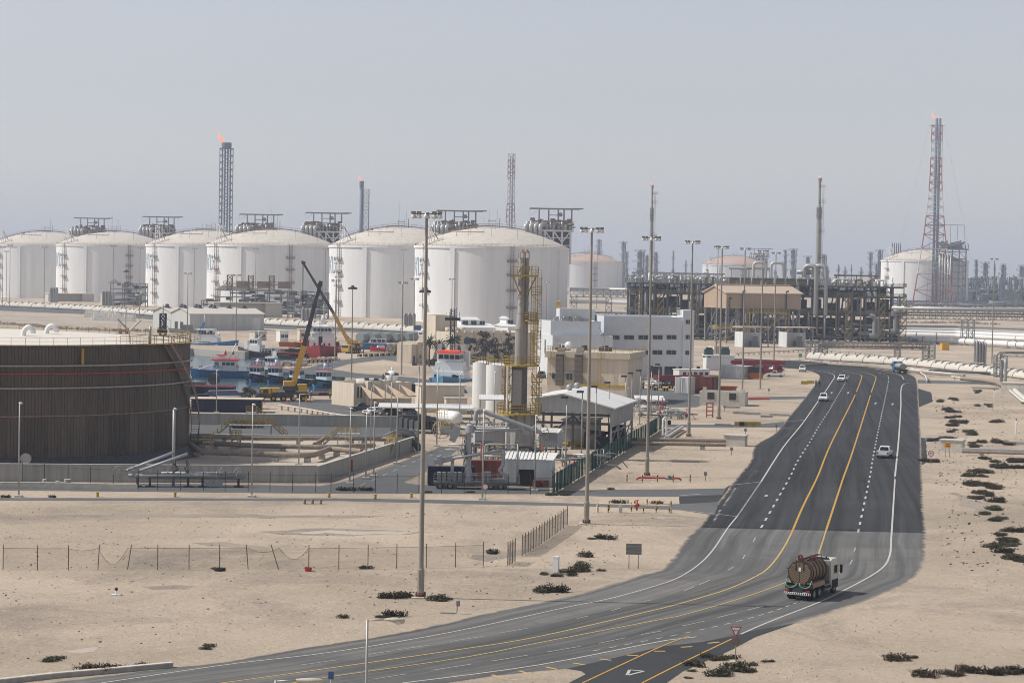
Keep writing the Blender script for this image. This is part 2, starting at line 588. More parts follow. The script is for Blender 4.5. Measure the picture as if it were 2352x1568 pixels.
def spline(pts,n):
 sm=[]
 for i in range(len(pts)-1):
  p0,p1,p2,p3=pts[max(i-1,0)],pts[i],pts[i+1],pts[min(i+2,len(pts)-1)]
  for k in range(8):
   t=k/8
   sm.append(.5*((2*p1)+(p2-p0)*t+(2*p0-5*p1+4*p2-p3)*t*t+(3*p1-p0-3*p2+p3)*t**3))
 sm.append(pts[-1])
 acc=[0.0]
 for a,c in zip(sm,sm[1:]):
  acc.append(acc[-1]+(c-a).length)
 out,j=[],0
 for i in range(n+1):
  s=acc[-1]*i/n
  while j<len(acc)-2 and acc[j+1]<s:
   j+=1
  out.append(sm[j].lerp(sm[j+1],(s-acc[j])/max(1e-6,acc[j+1]-acc[j])))
 return out,acc[-1]
def road_strip(name,left,right,z,m,n,amp=.06):
 A,la=spline(edge_pts(left),n)
 B,lb=spline(edge_pts(right),n)
 k=12
 vs,uv,uve=[],[],[]
 for i in range(n+1):
  w=(B[i]-A[i]).length
  for j in range(k+1):
   p=A[i].lerp(B[i],j/k)
   if j in(0,k)and 0<i<n:
    p=p+(B[i]-A[i]).normalized()*R(-amp,amp)
   vs.append((p.x,p.y,z))
   uv.append((w*j/k,la*i/n))
   uve.append((j/k,i/n))
 q=MB()
 q.add(vs,[(i*(k+1)+j,i*(k+1)+j+1,(i+1)*(k+1)+j+1,(i+1)*(k+1)+j)for i in range(n)for j in range(k)])
 o=struct(name,q,m)
 ul=o.data.uv_layers.new(name='UVMap')
 for lp in o.data.loops:
  ul.data[lp.index].uv=uv[lp.vertex_index]
 ue=o.data.uv_layers.new(name='edge')
 for lp in o.data.loops:
  ue.data[lp.index].uv=uve[lp.vertex_index]
 if o.data.polygons[0].normal.z<0:
  o.data.flip_normals()
 return o
road_strip('main_road',[(1605,1211),(1652,1150),(1680,1112),(1695,1094),(1724,1057),(1735,1022),(1778,997),(1802,969),(1820,947),(1843,920),(1870,885),(1882,867),(1876,858),(1850,850),(1800,845),(1720,842),(1640,840)],[(2128,1224),(2121,1160),(2120,1127),(2117,1067),(2115,1000),(2111,935),(2109,900),(2107,880),(2102,866),(2085,858),(2059,853),(1964,841),(1863,830),(1793,827),(1700,823),(1640,822)],.012,ASPH,120)
flat('road_shoulder',rough([(2100,888),(2109,892),(2139,901),(2143,922),(2111,935),(2100,936)],.3,4),.009,ASPHN)
flat('road_shoulder',rough([(2106,1003),(2126,1006),(2131,1060),(2119,1067),(2106,1067)],.3,4),.009,ASPHN)
flat('road_shoulder',rough([(1560,1140),(1650,1130),(1700,1100),(1690,1180),(1612,1200),(1640,1182),(1560,1171)],.3,4),.009,ASPHN)
road_strip('main_road',[(1605,1211),(1581,1231),(1562,1258),(1519,1306),(1468,1321),(1402,1341),(1302,1369),(1135,1404),(935,1449),(735,1481),(500,1521),(393,1532),(200,1556),(60,1575),(-100,1600)],[(2128,1224),(2125,1254),(2126,1281),(2101,1324),(2035,1361),(1935,1397),(1825,1431),(1735,1455),(1519,1500),(1300,1545),(1100,1585),(900,1625),(700,1660)],.010,ASPHO,110,.14)
flat('slip_road',rough([(1302,1568),(1298,1536),(1400,1513),(1519,1484),(1610,1474),(1681,1461),(1735,1447),(1825,1431),(1735,1462),(1681,1491),(1568,1541),(1530,1568),(1480,1640),(1200,1640)],.6),.020,ASPHN)
flat('traffic_island',rough([(960,1590),(1028,1568),(1218,1543),(1302,1536),(1335,1541),(1345,1548),(1302,1570),(1240,1610),(1100,1640)],1.5,3),.027,SAND)
flat('access_road',rough([(-60,1142),(0,1143),(784,1144),(1035,1148),(1335,1156),(1420,1158),(1568,1157),(1650,1152),(1640,1183),(1568,1171),(1420,1165),(1335,1162),(1035,1156),(784,1150),(0,1149),(-60,1149)],.3),.016,ASPHG)
flat('access_road',rough([(1272,1127),(1400,1124),(1568,1123),(1668,1121),(1660,1136),(1568,1140),(1400,1140),(1262,1136)],.4),.020,ASPHG)
flat('yard_road',rough([(-60,1108),(400,1110),(560,1113),(735,1116),(800,1104),(850,1085),(940,1052),(1000,1030),(1012,1025),(1060,1027),(1035,1046),(975,1085),(928,1108),(960,1113),(1262,1120),(1262,1134),(735,1133),(-60,1125)],.3),.014,ASPHG)
flat('quay_road',rough([(640,846),(700,846),(760,830),(900,812),(985,806),(1060,802),(1060,846),(985,840),(880,826),(800,836),(762,848),(830,858),(940,866),(1060,880),(1060,895),(900,876),(790,866),(690,858),(630,853)],.4),.012,ASPHG)
flat('quay_road',rough([(590,917),(800,920),(830,928),(870,945),(980,950),(980,958),(760,950),(690,934),(640,924),(590,924)],.3),.016,ASPHG)
flat('yard_road',rough([(1460,890),(1540,895),(1610,910),(1625,925),(1600,935),(1540,935),(1470,920)],.4),.016,ASPHG)
flat('access_road',rough([(1524,974),(1650,975),(1740,974),(1802,968),(1796,982),(1650,981),(1524,981)],.3),.016,ASPHG)
flat('access_road',rough([(1606,910),(1700,912),(1850,910),(1850,916),(1700,919),(1606,922)],.3),.016,ASPHG)
flat('access_road',rough([(2108,872),(2200,875),(2290,878),(2380,881),(2380,886),(2290,883),(2200,881),(2108,880)],.3),.016,ASPHG)
flat('access_road',rough([(2126,1004),(2180,1006),(2180,1012),(2126,1014)],.2),.018,ASPHG)
flat('harbour_road',rough([(-60,698),(80,703),(200,710),(340,719),(610,741),(800,752),(960,762),(960,770),(800,762),(610,754),(340,733),(200,722),(-60,711)],.5),.012,ASPHG)
flat('gravel_field',rough([(-60,720),(150,726),(345,742),(440,770),(640,800),(520,803),(440,796),(300,760),(-60,748)],1),.010,GRAVEL)
flat('bund_floor',rough([(380,974),(960,982),(958,1010),(470,1012),(380,1008)],.3),.012,ASPHG)
flat('bund_floor',rough([(300,1008),(470,1012.6),(958,1010.6),(900,1025),(728,1075),(300,1072)],.3),.010,APRON)
flat('walkway',rough([(730,1103),(950,1034),(1000,1025),(940,1050),(850,1083),(800,1102)],.2),.008,GRAVEL)
PATCH=ground_mat('trodden_sand',((.27,.232,.19),(.35,.30,.245),(.22,.195,.168),(.40,.35,.295)),(.06,.09),.5,.6)
PATCHL=ground_mat('dried_puddle',((.44,.39,.33),(.50,.45,.385),(.40,.355,.30),(.55,.50,.44)),(.06,.1),.3,.4)
def patch(pix,m,z):
 o=rough(pix,3.0,2.0)
 flat('sand_patch',o,z,m)
for pix in([(70,1184),(300,1182),(520,1182),(760,1183),(900,1186),(760,1190),(520,1188),(300,1187),(120,1187)],[(590,1220),(700,1213),(860,1216),(1010,1222),(940,1227),(760,1229),(640,1227)],[(330,1347),(400,1343),(450,1345),(430,1352),(350,1353)],[(440,1246),(520,1244),(620,1256),(560,1258)],[(1080,1282),(1190,1262),(1240,1250),(1255,1252),(1200,1274),(1120,1290)],[(2190,1130),(2280,1160),(2260,1180),(2200,1160)]):
 patch(pix,PATCH,.006)
for pix in([(660,1222),(760,1217),(900,1219),(960,1223),(860,1226),(720,1226)],[(150,1495),(200,1487),(235,1483),(215,1496),(170,1500)]):
 patch(pix,PATCHL,.011)
#road markings
def line(pix,w,z=.028,dash=None):
 """strips of paint along a pixel line: solid, or dash=(length, gap) in metres; returns outlines for one sheet"""
 pts=edge_pts(pix)
 sm=[]
 for i in range(len(pts)-1):
  p0,p1,p2,p3=pts[max(i-1,0)],pts[i],pts[i+1],pts[min(i+2,len(pts)-1)]
  for k in range(6):
   t=k/6
   sm.append(.5*((2*p1)+(p2-p0)*t+(2*p0-5*p1+4*p2-p3)*t*t+(3*p1-p0-3*p2+p3)*t**3))
 sm.append(pts[-1])
 res,acc=[],[0.0]
 for a,b in zip(sm,sm[1:]):
  acc.append(acc[-1]+(b-a).length)
 def at(s):
  for i in range(len(sm)-1):
   if s<=acc[i+1]:
    t=(s-acc[i])/max(1e-6,acc[i+1]-acc[i])
    return sm[i].lerp(sm[i+1],t),(sm[i+1]-sm[i]).normalized()
  return sm[-1],(sm[-1]-sm[-2]).normalized()
 def strip(s0,s1):
  k=max(1,int((s1-s0)/3))
  L_,R_=[],[]
  for i in range(k+1):
   p,d=at(s0+(s1-s0)*i/k)
   nrm=Vector((-d.y,d.x,0))*(w/2)
   L_.append(p+nrm)
   R_.append(p-nrm)
  return L_,R_
 if dash:
  s=0.0
  while s<acc[-1]:
   res.append(strip(s,min(acc[-1],s+dash[0])))
   s+=dash[0]+dash[1]
 else:
  res.append(strip(0,acc[-1]))
 return res
def paint(name,strips,m,z=.028):
 q=MB()
 for L_,R_ in strips:
  vs=[(p.x,p.y,z)for p in L_]+[(p.x,p.y,z)for p in R_]
  k=len(L_)
  q.add(vs,[(k+i,k+i+1,i+1,i)for i in range(k-1)])
 return struct(name,q,m)
LE=[(233,1568),(533,1524),(735,1501),(968,1464),(1135,1431),(1302,1394),(1402,1374),(1519,1341),(1568,1321),(1611,1291),(1641,1258),(1671,1213),(1693,1186)]
LE2=[(1693,1186),(1748,1106),(1798,1028),(1833,985),(1850,963),(1880,920),(1893,903),(1908,880),(1917,865),(1910,858),(1888,853),(1860,849)]
paint('edge_line',line(LE,.17)+line([(1548,1170),(1620,1177),(1693,1186)],.17)+line([(1650,1117),(1748,1106)],.17)+line([(1780,981),(1833,985)],.2)+line([(1802,969),(1850,964)],.2),PAINTW)
paint('edge_line',line(LE2[:2],.2,dash=(.5,.5))+line(LE2[1:],.22),PAINTW)
paint('edge_line',line([(2056,1094),(2048,1221),(2043,1277),(2018,1311),(1935,1357),(1878,1384),(1768,1427),(1701,1456)],.2)+line([(2055,1100),(2064,1010),(2069,935),(2073,884),(2108,880)],.25)+line([(2075,871),(2069,862),(2039,854),(2010,849)],.25)+line([(2075,871),(2100,874)],.2),PAINTW)
paint('edge_line',line([(925,1568),(1235,1527),(1519,1472),(1600,1462)],.2)+line([(1360,1495),(1600,1448),(1755,1410),(1870,1368)],.12,dash=(1,1)),PAINTW)
paint('lane_dashes',line([(1748,1212),(1815,1094),(1830,1062),(1860,1015),(1883,975),(1903,945),(1923,910),(1938,885),(1948,865),(1943,860),(1903,851)],.24,dash=(3,4.6))+line([(1971,1222),(1998,1094),(2004,1057),(2014,1005),(2026,947),(2034,910),(2041,870),(2036,861),(2014,855)],.24,dash=(3,4.6)),PAINTW)
old=[]
for a,b in(((1735,1234),(1730,1244)),((1711,1274),(1706,1283)),((1685,1301),(1672,1309)),((1631,1331),(1605,1343)),((1595,1347),(1570,1357)),((1498,1377),(1480,1381)),((1425,1396),(1405,1402)),((1352,1414),(1325,1420)),((1145,1454),(1213,1442)),((1033,1473),(1110,1461)),((913,1492),(988,1481)),((838,1504),(905,1494)),((690,1527),(775,1515)),((1965,1257),(1962,1266)),((1958,1285),(1952,1296)),((1931,1314),(1921,1320)),((1716,1401),(1755,1391)),((1648,1418),(1693,1407)),((1568,1437),(1618,1426)),((1473,1457),(1519,1449)),((1375,1477),(1438,1464)),((1257,1497),(1333,1484)),((1128,1518),(1213,1504)),((990,1539),(1082,1525)),((858,1559),(935,1547))):
 old+=line([a,b],.13)
paint('lane_dashes',old,PAINTWF)
paint('centre_line',line([(1818,1224),(1845,1161),(1878,1094),(1909,1018),(1959,918),(1964,906)],.25)+line([(1967,900),(1979,868),(1977,861),(1964,858),(1934,851)],.25)+line([(1898,1216),(1915,1164),(1938,1094),(1959,1035),(1997,915),(1999,908)],.25)+line([(2001,901),(2012,868),(2008,863),(1989,856),(1969,853)],.25),PAINTY)
paint('centre_line',line([(480,1572),(735,1537),(1035,1494),(1235,1462),(1519,1397),(1568,1384),(1668,1354),(1735,1324),(1768,1301),(1798,1261),(1818,1224)],.2)+line([(640,1574),(735,1557),(1068,1509),(1235,1476),(1519,1422),(1568,1412),(1701,1374),(1795,1341),(1850,1315),(1875,1284),(1898,1216)],.17),PAINTYF)
paint('slip_road_line',line([(1338,1568),(1519,1484),(1585,1460)],.16,.036)+line([(1475,1568),(1568,1521),(1681,1467)],.16,.036),PAINTY,.034)
hat=[]
for i in range(9):
 u=1130+i*62
 hat+=line([(u,1549-i*9),(u+26,1558-i*10.5)],.3)
paint('hatching',hat,PAINTYF)
tri=[]
c=(1452,1545)
for a,b in(((1440,1551),(1446,1538)),((1446,1538),(1479,1541)),((1479,1541),(1440,1551))):
 tri+=line([a,b],.22)
paint('give_way_triangle',tri,PAINTW,.034)
stp=[]
for a,b in(((1640,1196),(1655,1170)),((1663,1160),(1690,1120))):
 stp+=line([a,b],.3,dash=(.45,1.0))
paint('stop_dashes',stp+line([(1560,1138),(1610,1134)],.2),PAINTW)
q=[]
for u,v in((1760,1138),(1910,902),(1948,902),(2011,926),(2050,928)):
 q+=line([(u-1,v+2),(u+1,v-2)],.4)
paint('lane_arrow',q,PAINTWF)
dl=[]
for a,b in(((800,1126),(880,1092)),((880,1092),(960,1056)),((960,1056),(1040,1027))):
 dl+=line([a,b],.15,dash=(3,4))
paint('lane_dashes',dl+line([(690,930),(760,938),(800,945)],.15,dash=(3,3)),PAINTWF)
paint('edge_line',line([(850,1087),(940,1054),(1000,1031)],.15)+line([(930,1106),(975,1087),(1030,1048)],.15),PAINTYF)
#storage tanks with domed roofs
LNGW=mat('tank_white_concrete',(0.76,0.765,0.76),0.8,0,0.07,0.05,1)
LNGD=mat('sun_bleached_dome',(0.58,0.535,0.47),0.85,0,0.10,0.08)
LNGP=mat('pink_dusty_dome',(0.50,0.36,0.29),0.85,0,0.12,0.08)
STAIRM=mat('rusty_walkway',(0.26,0.19,0.15),0.8,0,0.2,0.4)
LOGOB=mat('faded_logo_blue',(0.25,0.32,0.40),0.7,0,0.05,0.5)
LOGOG=mat('faded_logo_green',(0.10,0.33,0.22),0.7,0,0.05,0.5)
def curved(q,pts,r):
 """flat letter outlines (x, z) wrapped round the tank wall"""
 n=len(pts)
 q.add([(r*sin(x/r),-r*cos(x/r),z)for x,z in pts],[tuple(range(n))])
def lng_tank(u,vbase_d,half_px,vrim,vapex,label,group=None,dome=None,stage=True,logo=True,rot=0.0,steps=48):
 d=vbase_d
 c=P(u,vrim,d)
 k=d/FPX
 r=half_px*k
 h=c.z
 rise=(P(u,vapex,d).z-h)
 t=thing('storage_tank',label,'storage tank',(c.x,d,0),PHI(u)+rot,group)
 q=MB()
 prof=[(r,0),(r,h-1.2),(r+.5,h-1.2),(r+.5,h),(r-.2,h)]
 q.lathe(prof[:2],72).lathe(prof[1:],72,smooth=False)
 o=q.build('wall',LNGW,t)
 q=MB()
 for a in(-29,61,151,241):
  a=radians(a)
  ca,sa=sin(a),-cos(a)
  q=MB()
  q.cbox((ca*(r+.1),sa*(r+.1),(h-1.3)/2),(2.6,1.3,h-1.3),a)
  q.build('buttress',LNGW,t)
 q=MB()
 R_=(r*r+rise*rise)/(2*rise)
 prof=[((r-.1)*(1-i/14),0)for i in range(15)]
 prof=[(max(.01,x),h+rise-R_+sqrt(max(0,R_*R_-x*x)))for x,_ in prof]
 q.lathe(prof,64)
 q.build('dome',dome or LNGD,t)
 q=MB()
 pts=[(r*.995*cos(2*pi*i/40),r*.995*sin(2*pi*i/40),h)for i in range(41)]
 q.rail(pts,1.2,.07,2.6)
 q.build('rim_railing',STAIRM,t)
 q=MB()
 def dz(x,y):
  return h+rise-R_+sqrt(max(0,R_*R_-x*x-y*y))
 arc=[(-r*.86+i*r*1.6/24,-r*.12)for i in range(25)]
 pts=[(x,y,dz(x,y)+.9)for x,y in arc]
 q.path(pts,.25,5)
 q.path([(x,y,z+1.2)for x,y,z in pts],.1,4)
 for p in pts:
  q.bar((p[0],p[1],p[2]-1),(p[0],p[1],p[2]+1.2),.08,4)
 q.build('dome_walkway',STAIRM,t)
 for x0,x1,f in((-.45,-.1,.55),(-.2,.05,.30)):
  q=MB()
  for x in(x0,(x0+x1)/2,x1):
   z=dz(x*r,-f*r)
   q.bar((x*r,-f*r,z-.5),(x*r,-f*r,z+2),.12,4)
  z=dz(x0*r,-f*r)+2
  q.bar((x0*r,-f*r,z),(x1*r,-f*r,z+.3),.16,5)
  q.build('roof_pipe',STAIRM,t)
 for x in(-.62,-.3,.0,.33,.66):
  q=MB()
  q.bar((x*r,-r*.7,dz(x*r,-r*.7)-.5),(x*r,-r*.7,dz(x*r,-r*.7)+4.5),.1,4)
  q.build('lightning_mast',STAIRM,t)
 q=MB()
 z=h+rise
 q.box(-1.6,-1.6,z-.6,1.6,1.6,z+.2)
 for x,y in((-1.6,-1.6),(1.6,-1.6),(1.6,1.6),(-1.6,1.6)):
  q.bar((x,y,z),(x,y,z+4.5),.14,4)
 q.box(-2,-2,z+3.2,2,2,z+3.5)
 q.bar((2.6,0,z-1),(2.6,0,z+9),.14,4).bar((4,0,z-1),(4,0,z+5),.22,5).bar((-4,0,z-1),(-4,0,z+5),.1,4).bar((-1.2,0,z),(-1.2,0,z+14),.07,4)
 q.build('crown_platform',GALV,t)
 a=radians(-62)
 for nm,an,hh,big in(('stair_tower',-57,11.5,1),('wall_ladder',15,0,0)):
  a=radians(an)
  q=MB()
  q.M=Matrix.Rotation(a,4,'Z')
  y=-r-1.0
  if big:
   for x,yy in((-1.5,y+2),(1.5,y+2),(1.5,y+5),(-1.5,y+5)):
    q.bar((x,yy,h),(x,yy,h+hh),.22,4)
   for zz in range(0,int(hh),3):
    q.box(-1.5,y+1.9,h+zz+2.2,1.5,y+2.1,h+zz+2.5)
    q.beam((-1.5,y+2,h+zz),(1.5,y+2,h+zz+2.4),.16)
   q.build(nm,WHITE,t)
   q2=MB()
   q2.M=q.M
  else:
   q2=q
  w=1.0 if big else .8
  for x in(-w,w):
   q2.bar((x,y,1),(x,y,h+(1 if big else .5)),.16,4)
  for i in range(int(h/.8)):
   q2.bar((-w,y,1+i*.8),(w,y,1+i*.8),.08,4,caps=False)
  for f in(.2,.42,.62,.8):
   q2.box(-2.3,y-.8,h*f,2.3,-r+.1,h*f+.3)
   q2.rail([(-2.3,-r,h*f),(-2.3,y-.8,h*f),(2.3,y-.8,h*f),(2.3,-r,h*f)],1.2,.09,1.6)
  q2.build('wall_ladder',STAIRM,t)
  if big:
   q3=MB()
   s0=Vector((sin(a)*(r-1),-cos(a)*(r-1),h+.5))
   e0=Vector((-r*.40,-r*.12,dz(-r*.40,r*.12)+.5))
   q3.beam(s0+Vector((1.5,2,9)),s0+Vector((6,4,1)),.6,.3).beam(s0+Vector((6,4,0)),e0,1.0,.4).beam(s0+Vector((6,4,1.2)),e0+Vector((0,0,1.2)),.12)
   q3.build('dome_stair',STAIRM,t)
 if stage:
  sx,sy=r*.70,r*.42
  zd=h+9.5
  q=MB()
  for x in(0,4.5,9,13.5):
   for y in(0,7,14):
    q.beam((sx+x,sy+y,h-8),(sx+x,sy+y,zd),.9 if x else 1.1)
  for zz in(h+1.5,h+5.5):
   for y in(0,14):
    q.beam((sx,sy+y,zz),(sx+13.5,sy+y,zz),.45)
  for x0,x1 in((0,4.5),(4.5,9)):
   q.beam((sx+x0,sy,zd-.5),(sx+x1,sy,h+3),.7)
  q.box(sx-9,sy-1,zd-.8,sx+15,sy+15,zd)
  for x in(-8,-4):
   for y in(0,12):
    q.beam((sx+x,sy+y,h+2),(sx+x,sy+y,zd-.8),.8)
  q.beam((sx+9,sy,h+3),(sx+13.5,sy,zd-.5),.6)
  q.build('stage_frame',WHITE,t)
  q=MB()
  q.box(sx+1,sy+3,h,sx+13,sy+12,zd-1)
  q.box(sx-7,sy+3,h+3.5,sx,sy+12,zd-1)
  q.build('pump_room',DSTEEL,t)
  q=MB()
  for x in range(-9,15,2):
   for y in(1,6,11):
    zt=zd+R(2,5)
    q.bar((sx+x+R(-.5,.5),sy+y,zd),(sx+x,sy+y,zt),R(.5,.9),7)
    if R(0,1)<.6:
     q.bar((sx+x,sy+y,zt-.5),(sx+x+3,sy+y,zt-.5),.35,5)
  for i in range(4):
   x=sx-10-i*.6+i*3.1
   q.path([(x,sy-2,h+1+i*1.2),(x,sy-2,zd+2.4),(x+3.2,sy+2,zd+2.4),(x+3.2,sy+4,zd)],1.15,8,1.6)
  q.build('stage_pipes',PIPE,t)
  q=MB()
  for x in range(-9,16,2):
   q.bar((sx+x,sy-1,zd),(sx+x,sy-1,zd+R(2.5,5)),.12,4).bar((sx+x,sy+14,zd),(sx+x,sy+14,zd+R(3,5)),.12,4)
  for zz in(1.2,2.6,4.2):
   q.bar((sx-9,sy-1,zd+zz),(sx+15,sy-1,zd+zz),.12,4)
  q.box(sx+2,sy+1,zd+3.6,sx+14,sy+12,zd+3.9)
  for i in range(90):
   p=(sx+R(-8,14),sy+R(0,13),zd+R(.3,5.5))
   q.cbox(p,(R(.8,3),R(.4,2),R(.4,1.8)))
  q.box(sx-8.5,sy+4,zd,sx+14,sy+9,zd+2.6)
  q.build('deck_machinery',STAIRM,t)
  q=MB()
  zt=zd+11
  for x in(-3,2,7,10,14):
   q.beam((sx+x,sy+3,zd),(sx+x,sy+3,zt),.7).beam((sx+x,sy+9,zd),(sx+x,sy+9,zt),.5)
  for z_ in(.45,.7):
   q.beam((sx+2,sy+3,zd+11*z_),(sx+10,sy+3,zd+11*z_),.4)
  q.beam((sx-3,sy+9,zt),(sx+14,sy+9,zt),.6)
  q.beam((sx-8,sy+3,zt),(sx+18,sy+3,zt),.8)
  q.beam((sx+9,sy+3,zt-.1),(sx+20,sy+3,zt+.3),.7)
  q.box(sx+6.5,sy+2,zt-4,sx+9,sy+4,zt-2)
  q.path([(sx-8,sy+3,zt),(sx-8,sy+3,zt-4),(sx-4,sy+3,zt-1)],.08,4)
  q.build('crane_gantry',STEEL,t)
 if logo:
  q=MB()
  w,s=15.0,10.5
  z0=h*.585
  a0=-r*radians(72)
  def B(x,z):
   return(a0+(x-.5)*w,z0+z*s)
  rr=r+.10
  q.mat(0)
  for x in range(8):
   curved(q,[B(x/8,-.04),B((x+1)/8,-.04),B((x+1)/8,1.04),B(x/8,1.04)],rr)
  q.mat(1)
  rr=r+.16
  for seg in([(0,-.03),(1,-.03),(1,.0),(0,.0)],[(0,1),(1,1),(1,1.03),(0,1.03)],[(.97,0),(1,0),(1,1),(.97,1)]):
   curved(q,[B(*p)for p in seg],rr)
  for seg in([(.04,.05),(.18,.05),(.18,.95),(.04,.95)],[(.22,.62),(.42,.95),(.55,.95),(.36,.55)],[(.22,.5),(.36,.55),(.52,.05),(.40,.05)],[(.52,.9),(.64,.95),(.68,.2),(.60,.08)],[(.60,.08),(.68,.2),(.84,.12),(.80,.04)],[(.80,.04),(.84,.12),(.96,.6),(.90,.6)],[(.78,.55),(.96,.55),(.96,.63),(.78,.63)]):
   curved(q,[B(*p)for p in seg],rr)
  q.mat(2)
  curved(q,[B(.82+.09*cos(i*pi/5),.80+.11*sin(i*pi/5))for i in range(10)],rr)
  q.build('company_sign',[LNGW,LOGOB,LOGOG],t)
 return t
D1=1160
ORD=['nearest','second nearest','third nearest','fourth nearest','fifth nearest','farthest']
for i,(u,half,vr,va,rel,extra)in enumerate(((1129,176,567,523,1.0,'behind palms and steel stack'),(921,164,566,523,1.073,'overlapped by the nearest'),(627,150,564,528,1.173,'behind the red ship and crane boom'),(479,142,563.5,530,1.239,'behind the long white warehouse'),(262,130,563,533,1.354,'above the stacked concrete blocks'),(107,124,563,533,1.42,'at the row\'s far left end'))):
 lng_tank(u,D1*rel,half,vr,va,'white domed gas tank, %s of six, %s'%(ORD[i],extra),'white domed gas tanks in the left row')
lng_tank(1345,2400,85,602,583,'hazy white tank with pinkish dome just right of the row of six',dome=LNGP,stage=False,logo=False)
lng_tank(1687,2797,73,608,588,'hazy distant domed tank with pink roof behind the tan process building',dome=LNGP,logo=False)
lng_tank(2124,2060,99,599,574,'pale domed tank behind the red and white flare derrick',stage=False,logo=False)
p=P(2185,690,2020)
t=thing('pump_stage','tall grey steel pump stage against the tank behind the flare derrick','process structure',(p.x,2020,0),PHI(2185))
q=MB()
for x in range(-12,13,6):
 for y in(0,8,16):
  q.beam((x,y,0),(x,y,50),1.0)
for z in range(6,52,6):
 for y in(0,16):
  q.beam((-12,y,z),(12,y,z),.6)
 q.beam((-12,0,z),(-6,0,z+6),.5).beam((6,0,z),(12,0,z-6),.5)
q.build('steel_frame',PLANTM,t)
q=MB()
q.box(-16,-3,50,14,18,51)
for i in range(26):
 q.bar((R(-14,12),R(0,15),51),(R(-14,12),R(0,15),R(53,58)),R(.4,1),5)
q.rail([(-16,-3,51),(14,-3,51),(14,18,51)],4,.25,3)
q.build('process_deck',PLANTM,t)
q=MB()
for x in(-20,-14,-8,-2,4,10):
 q.bar((x,4,51),(x,4,72),.25,4)
q.beam((-22,4,72),(10,4,72),.5)
q.build('roof_gantry',STEEL,t)
q=MB()
for i in range(5):
 q.bar((-11+i*2.4,-1.5,4),(-11+i*2.4,-1.5,46),.8,7)
q.build('riser_pipes',PIPE,t)
p=P(2062,580,2090)
t=thing('vent_pipes','five slim dark vent pipes standing at the left edge of the derrick tank','vent pipes',(p.x,2090,0))
for i in range(5):
 q=MB()
 q.bar((i*1.9-5,0,0),(i*1.9-5,0,P(2060,558,2090).z),.36,6)
 q.build('vent_pipe',DSTEEL,t)
#flare stacks
def flame(t,x,z,sc=1.0):
 q=MB()
 rs=[]
 for k,(ox,oz,r)in enumerate(((0,-.5,.8),(-.8,1.5,1.6),(-2.2,3.6,1.8),(-3.8,5.6,1.1),(-4.6,8.2,.7),(-5.2,10.5,.15))):
  rs.append([(x+(ox+r*cos(2*pi*i/8))*sc,r*.8*sin(2*pi*i/8)*sc,z+oz*sc+r*.3*sin(4*pi*i/8)*sc)for i in range(8)])
 q.loft(rs)
 q.build('flame',FLAME,t)
FARM=mat('haze_tinted_steel',(.22,.24,.27),.6,0,.25,.1)  # steel lightened towards blue-grey, distance haze put into the colour
FLB=mat('blue_grey_flare_pipe',(0.15,0.19,0.26),0.6,0,0.15,0.1)
LATT=mat('lattice_red',(0.33,0.10,0.09),0.7,0,0.1,0.2)
LATW=mat('lattice_white',(0.58,0.58,0.57),0.7,0,0.1,0.2)
def lattice(q,levels,r,legs=4,mats=(0,)):
 """levels: (z, half-width) from the ground up; one bay of X bracing between each pair"""
 for i,((z0,a),(z1,b))in enumerate(zip(levels,levels[1:])):
  q.mat(mats[i%len(mats)]if len(mats)<len(levels)-1 else mats[i])
  c0=[(-a,-a,z0),(a,-a,z0),(a,a,z0),(-a,a,z0)]
  c1=[(-b,-b,z1),(b,-b,z1),(b,b,z1),(-b,b,z1)]
  for k in range(4):
   q.bar(c0[k],c1[k],r*1.6,5,caps=False)
   j=(k+1)%4
   q.bar(c0[k],c1[j],r*.8,4,caps=False).bar(c0[j],c1[k],r*.8,4,caps=False).bar(c1[k],c1[j],r,4,caps=False)
d=1900
p=P(517,600,d)
t=thing('flare_tower','tall hazy flare tower with bundled blue pipes and flame, left of centre','flare stack',(p.x,d,0),PHI(517))
zt=P(517,328,d).z
q=MB()
lv=[(0,11)]+[(zt*.42*(i/6),11-5.4*i/6)for i in range(1,7)]+[(zt*(.42+.54*i/12),5.5)for i in range(1,13)]
lattice(q,lv,.24)
q.box(-5.8,-5.8,zt*.96,5.8,5.8,zt*.96+.5)
q.build('lattice',STEEL,t)
for x in(-3.4,-1.1,1.2,3.4):
 q=MB()
 q.bar((x,0,0),(x,0,zt-1),.62,8)
 q.build('flare_pipe',FLB,t)
q=MB()
q.lathe([(3.6,zt-5),(4.2,zt-3),(4.2,zt),(3.8,zt)],16)
q.build('wind_shield',FLB,t)
flame(t,-3,zt+.4,.8)
p=P(828,600,d)
t=thing('flare_tower','single dark flare pipe with short lattice beside it above white dome','flare stack',(p.x,d,0),PHI(828))
zt=P(828,416,d).z
q=MB()
q.bar((0,0,0),(0,0,zt),1.5,10).lathe([(1.8,zt-6),(1.9,zt)],10)
q.build('flare_pipe',FLB,t)
q=MB()
q.M=Matrix.Translation((4.0,0,0))
lattice(q,[(i*zt*.93/16,2.3)for i in range(17)],.24)
q.build('lattice',STEEL,t)
flame(t,-.6,zt+.3,.38)
d=2600
p=P(1171,600,d)
t=thing('flare_tower','faint red and white lattice tower in haze right of centre','flare stack',(p.x,d,0),PHI(1171))
zt=P(1171,354,d).z
q=MB()
lattice(q,[(zt*i/22,8.5-4.6*min(1,i/15))for i in range(23)],.32,mats=(0,0,0,0,1,1,1))
q.build('lattice',[LATW,LATT],t)
q=MB()
q.bar((1.5,0,0),(1.5,0,zt),.9,8).bar((-1.2,0,0),(-1.2,0,zt-2),.6,8)
q.build('flare_pipe',STEEL,t)
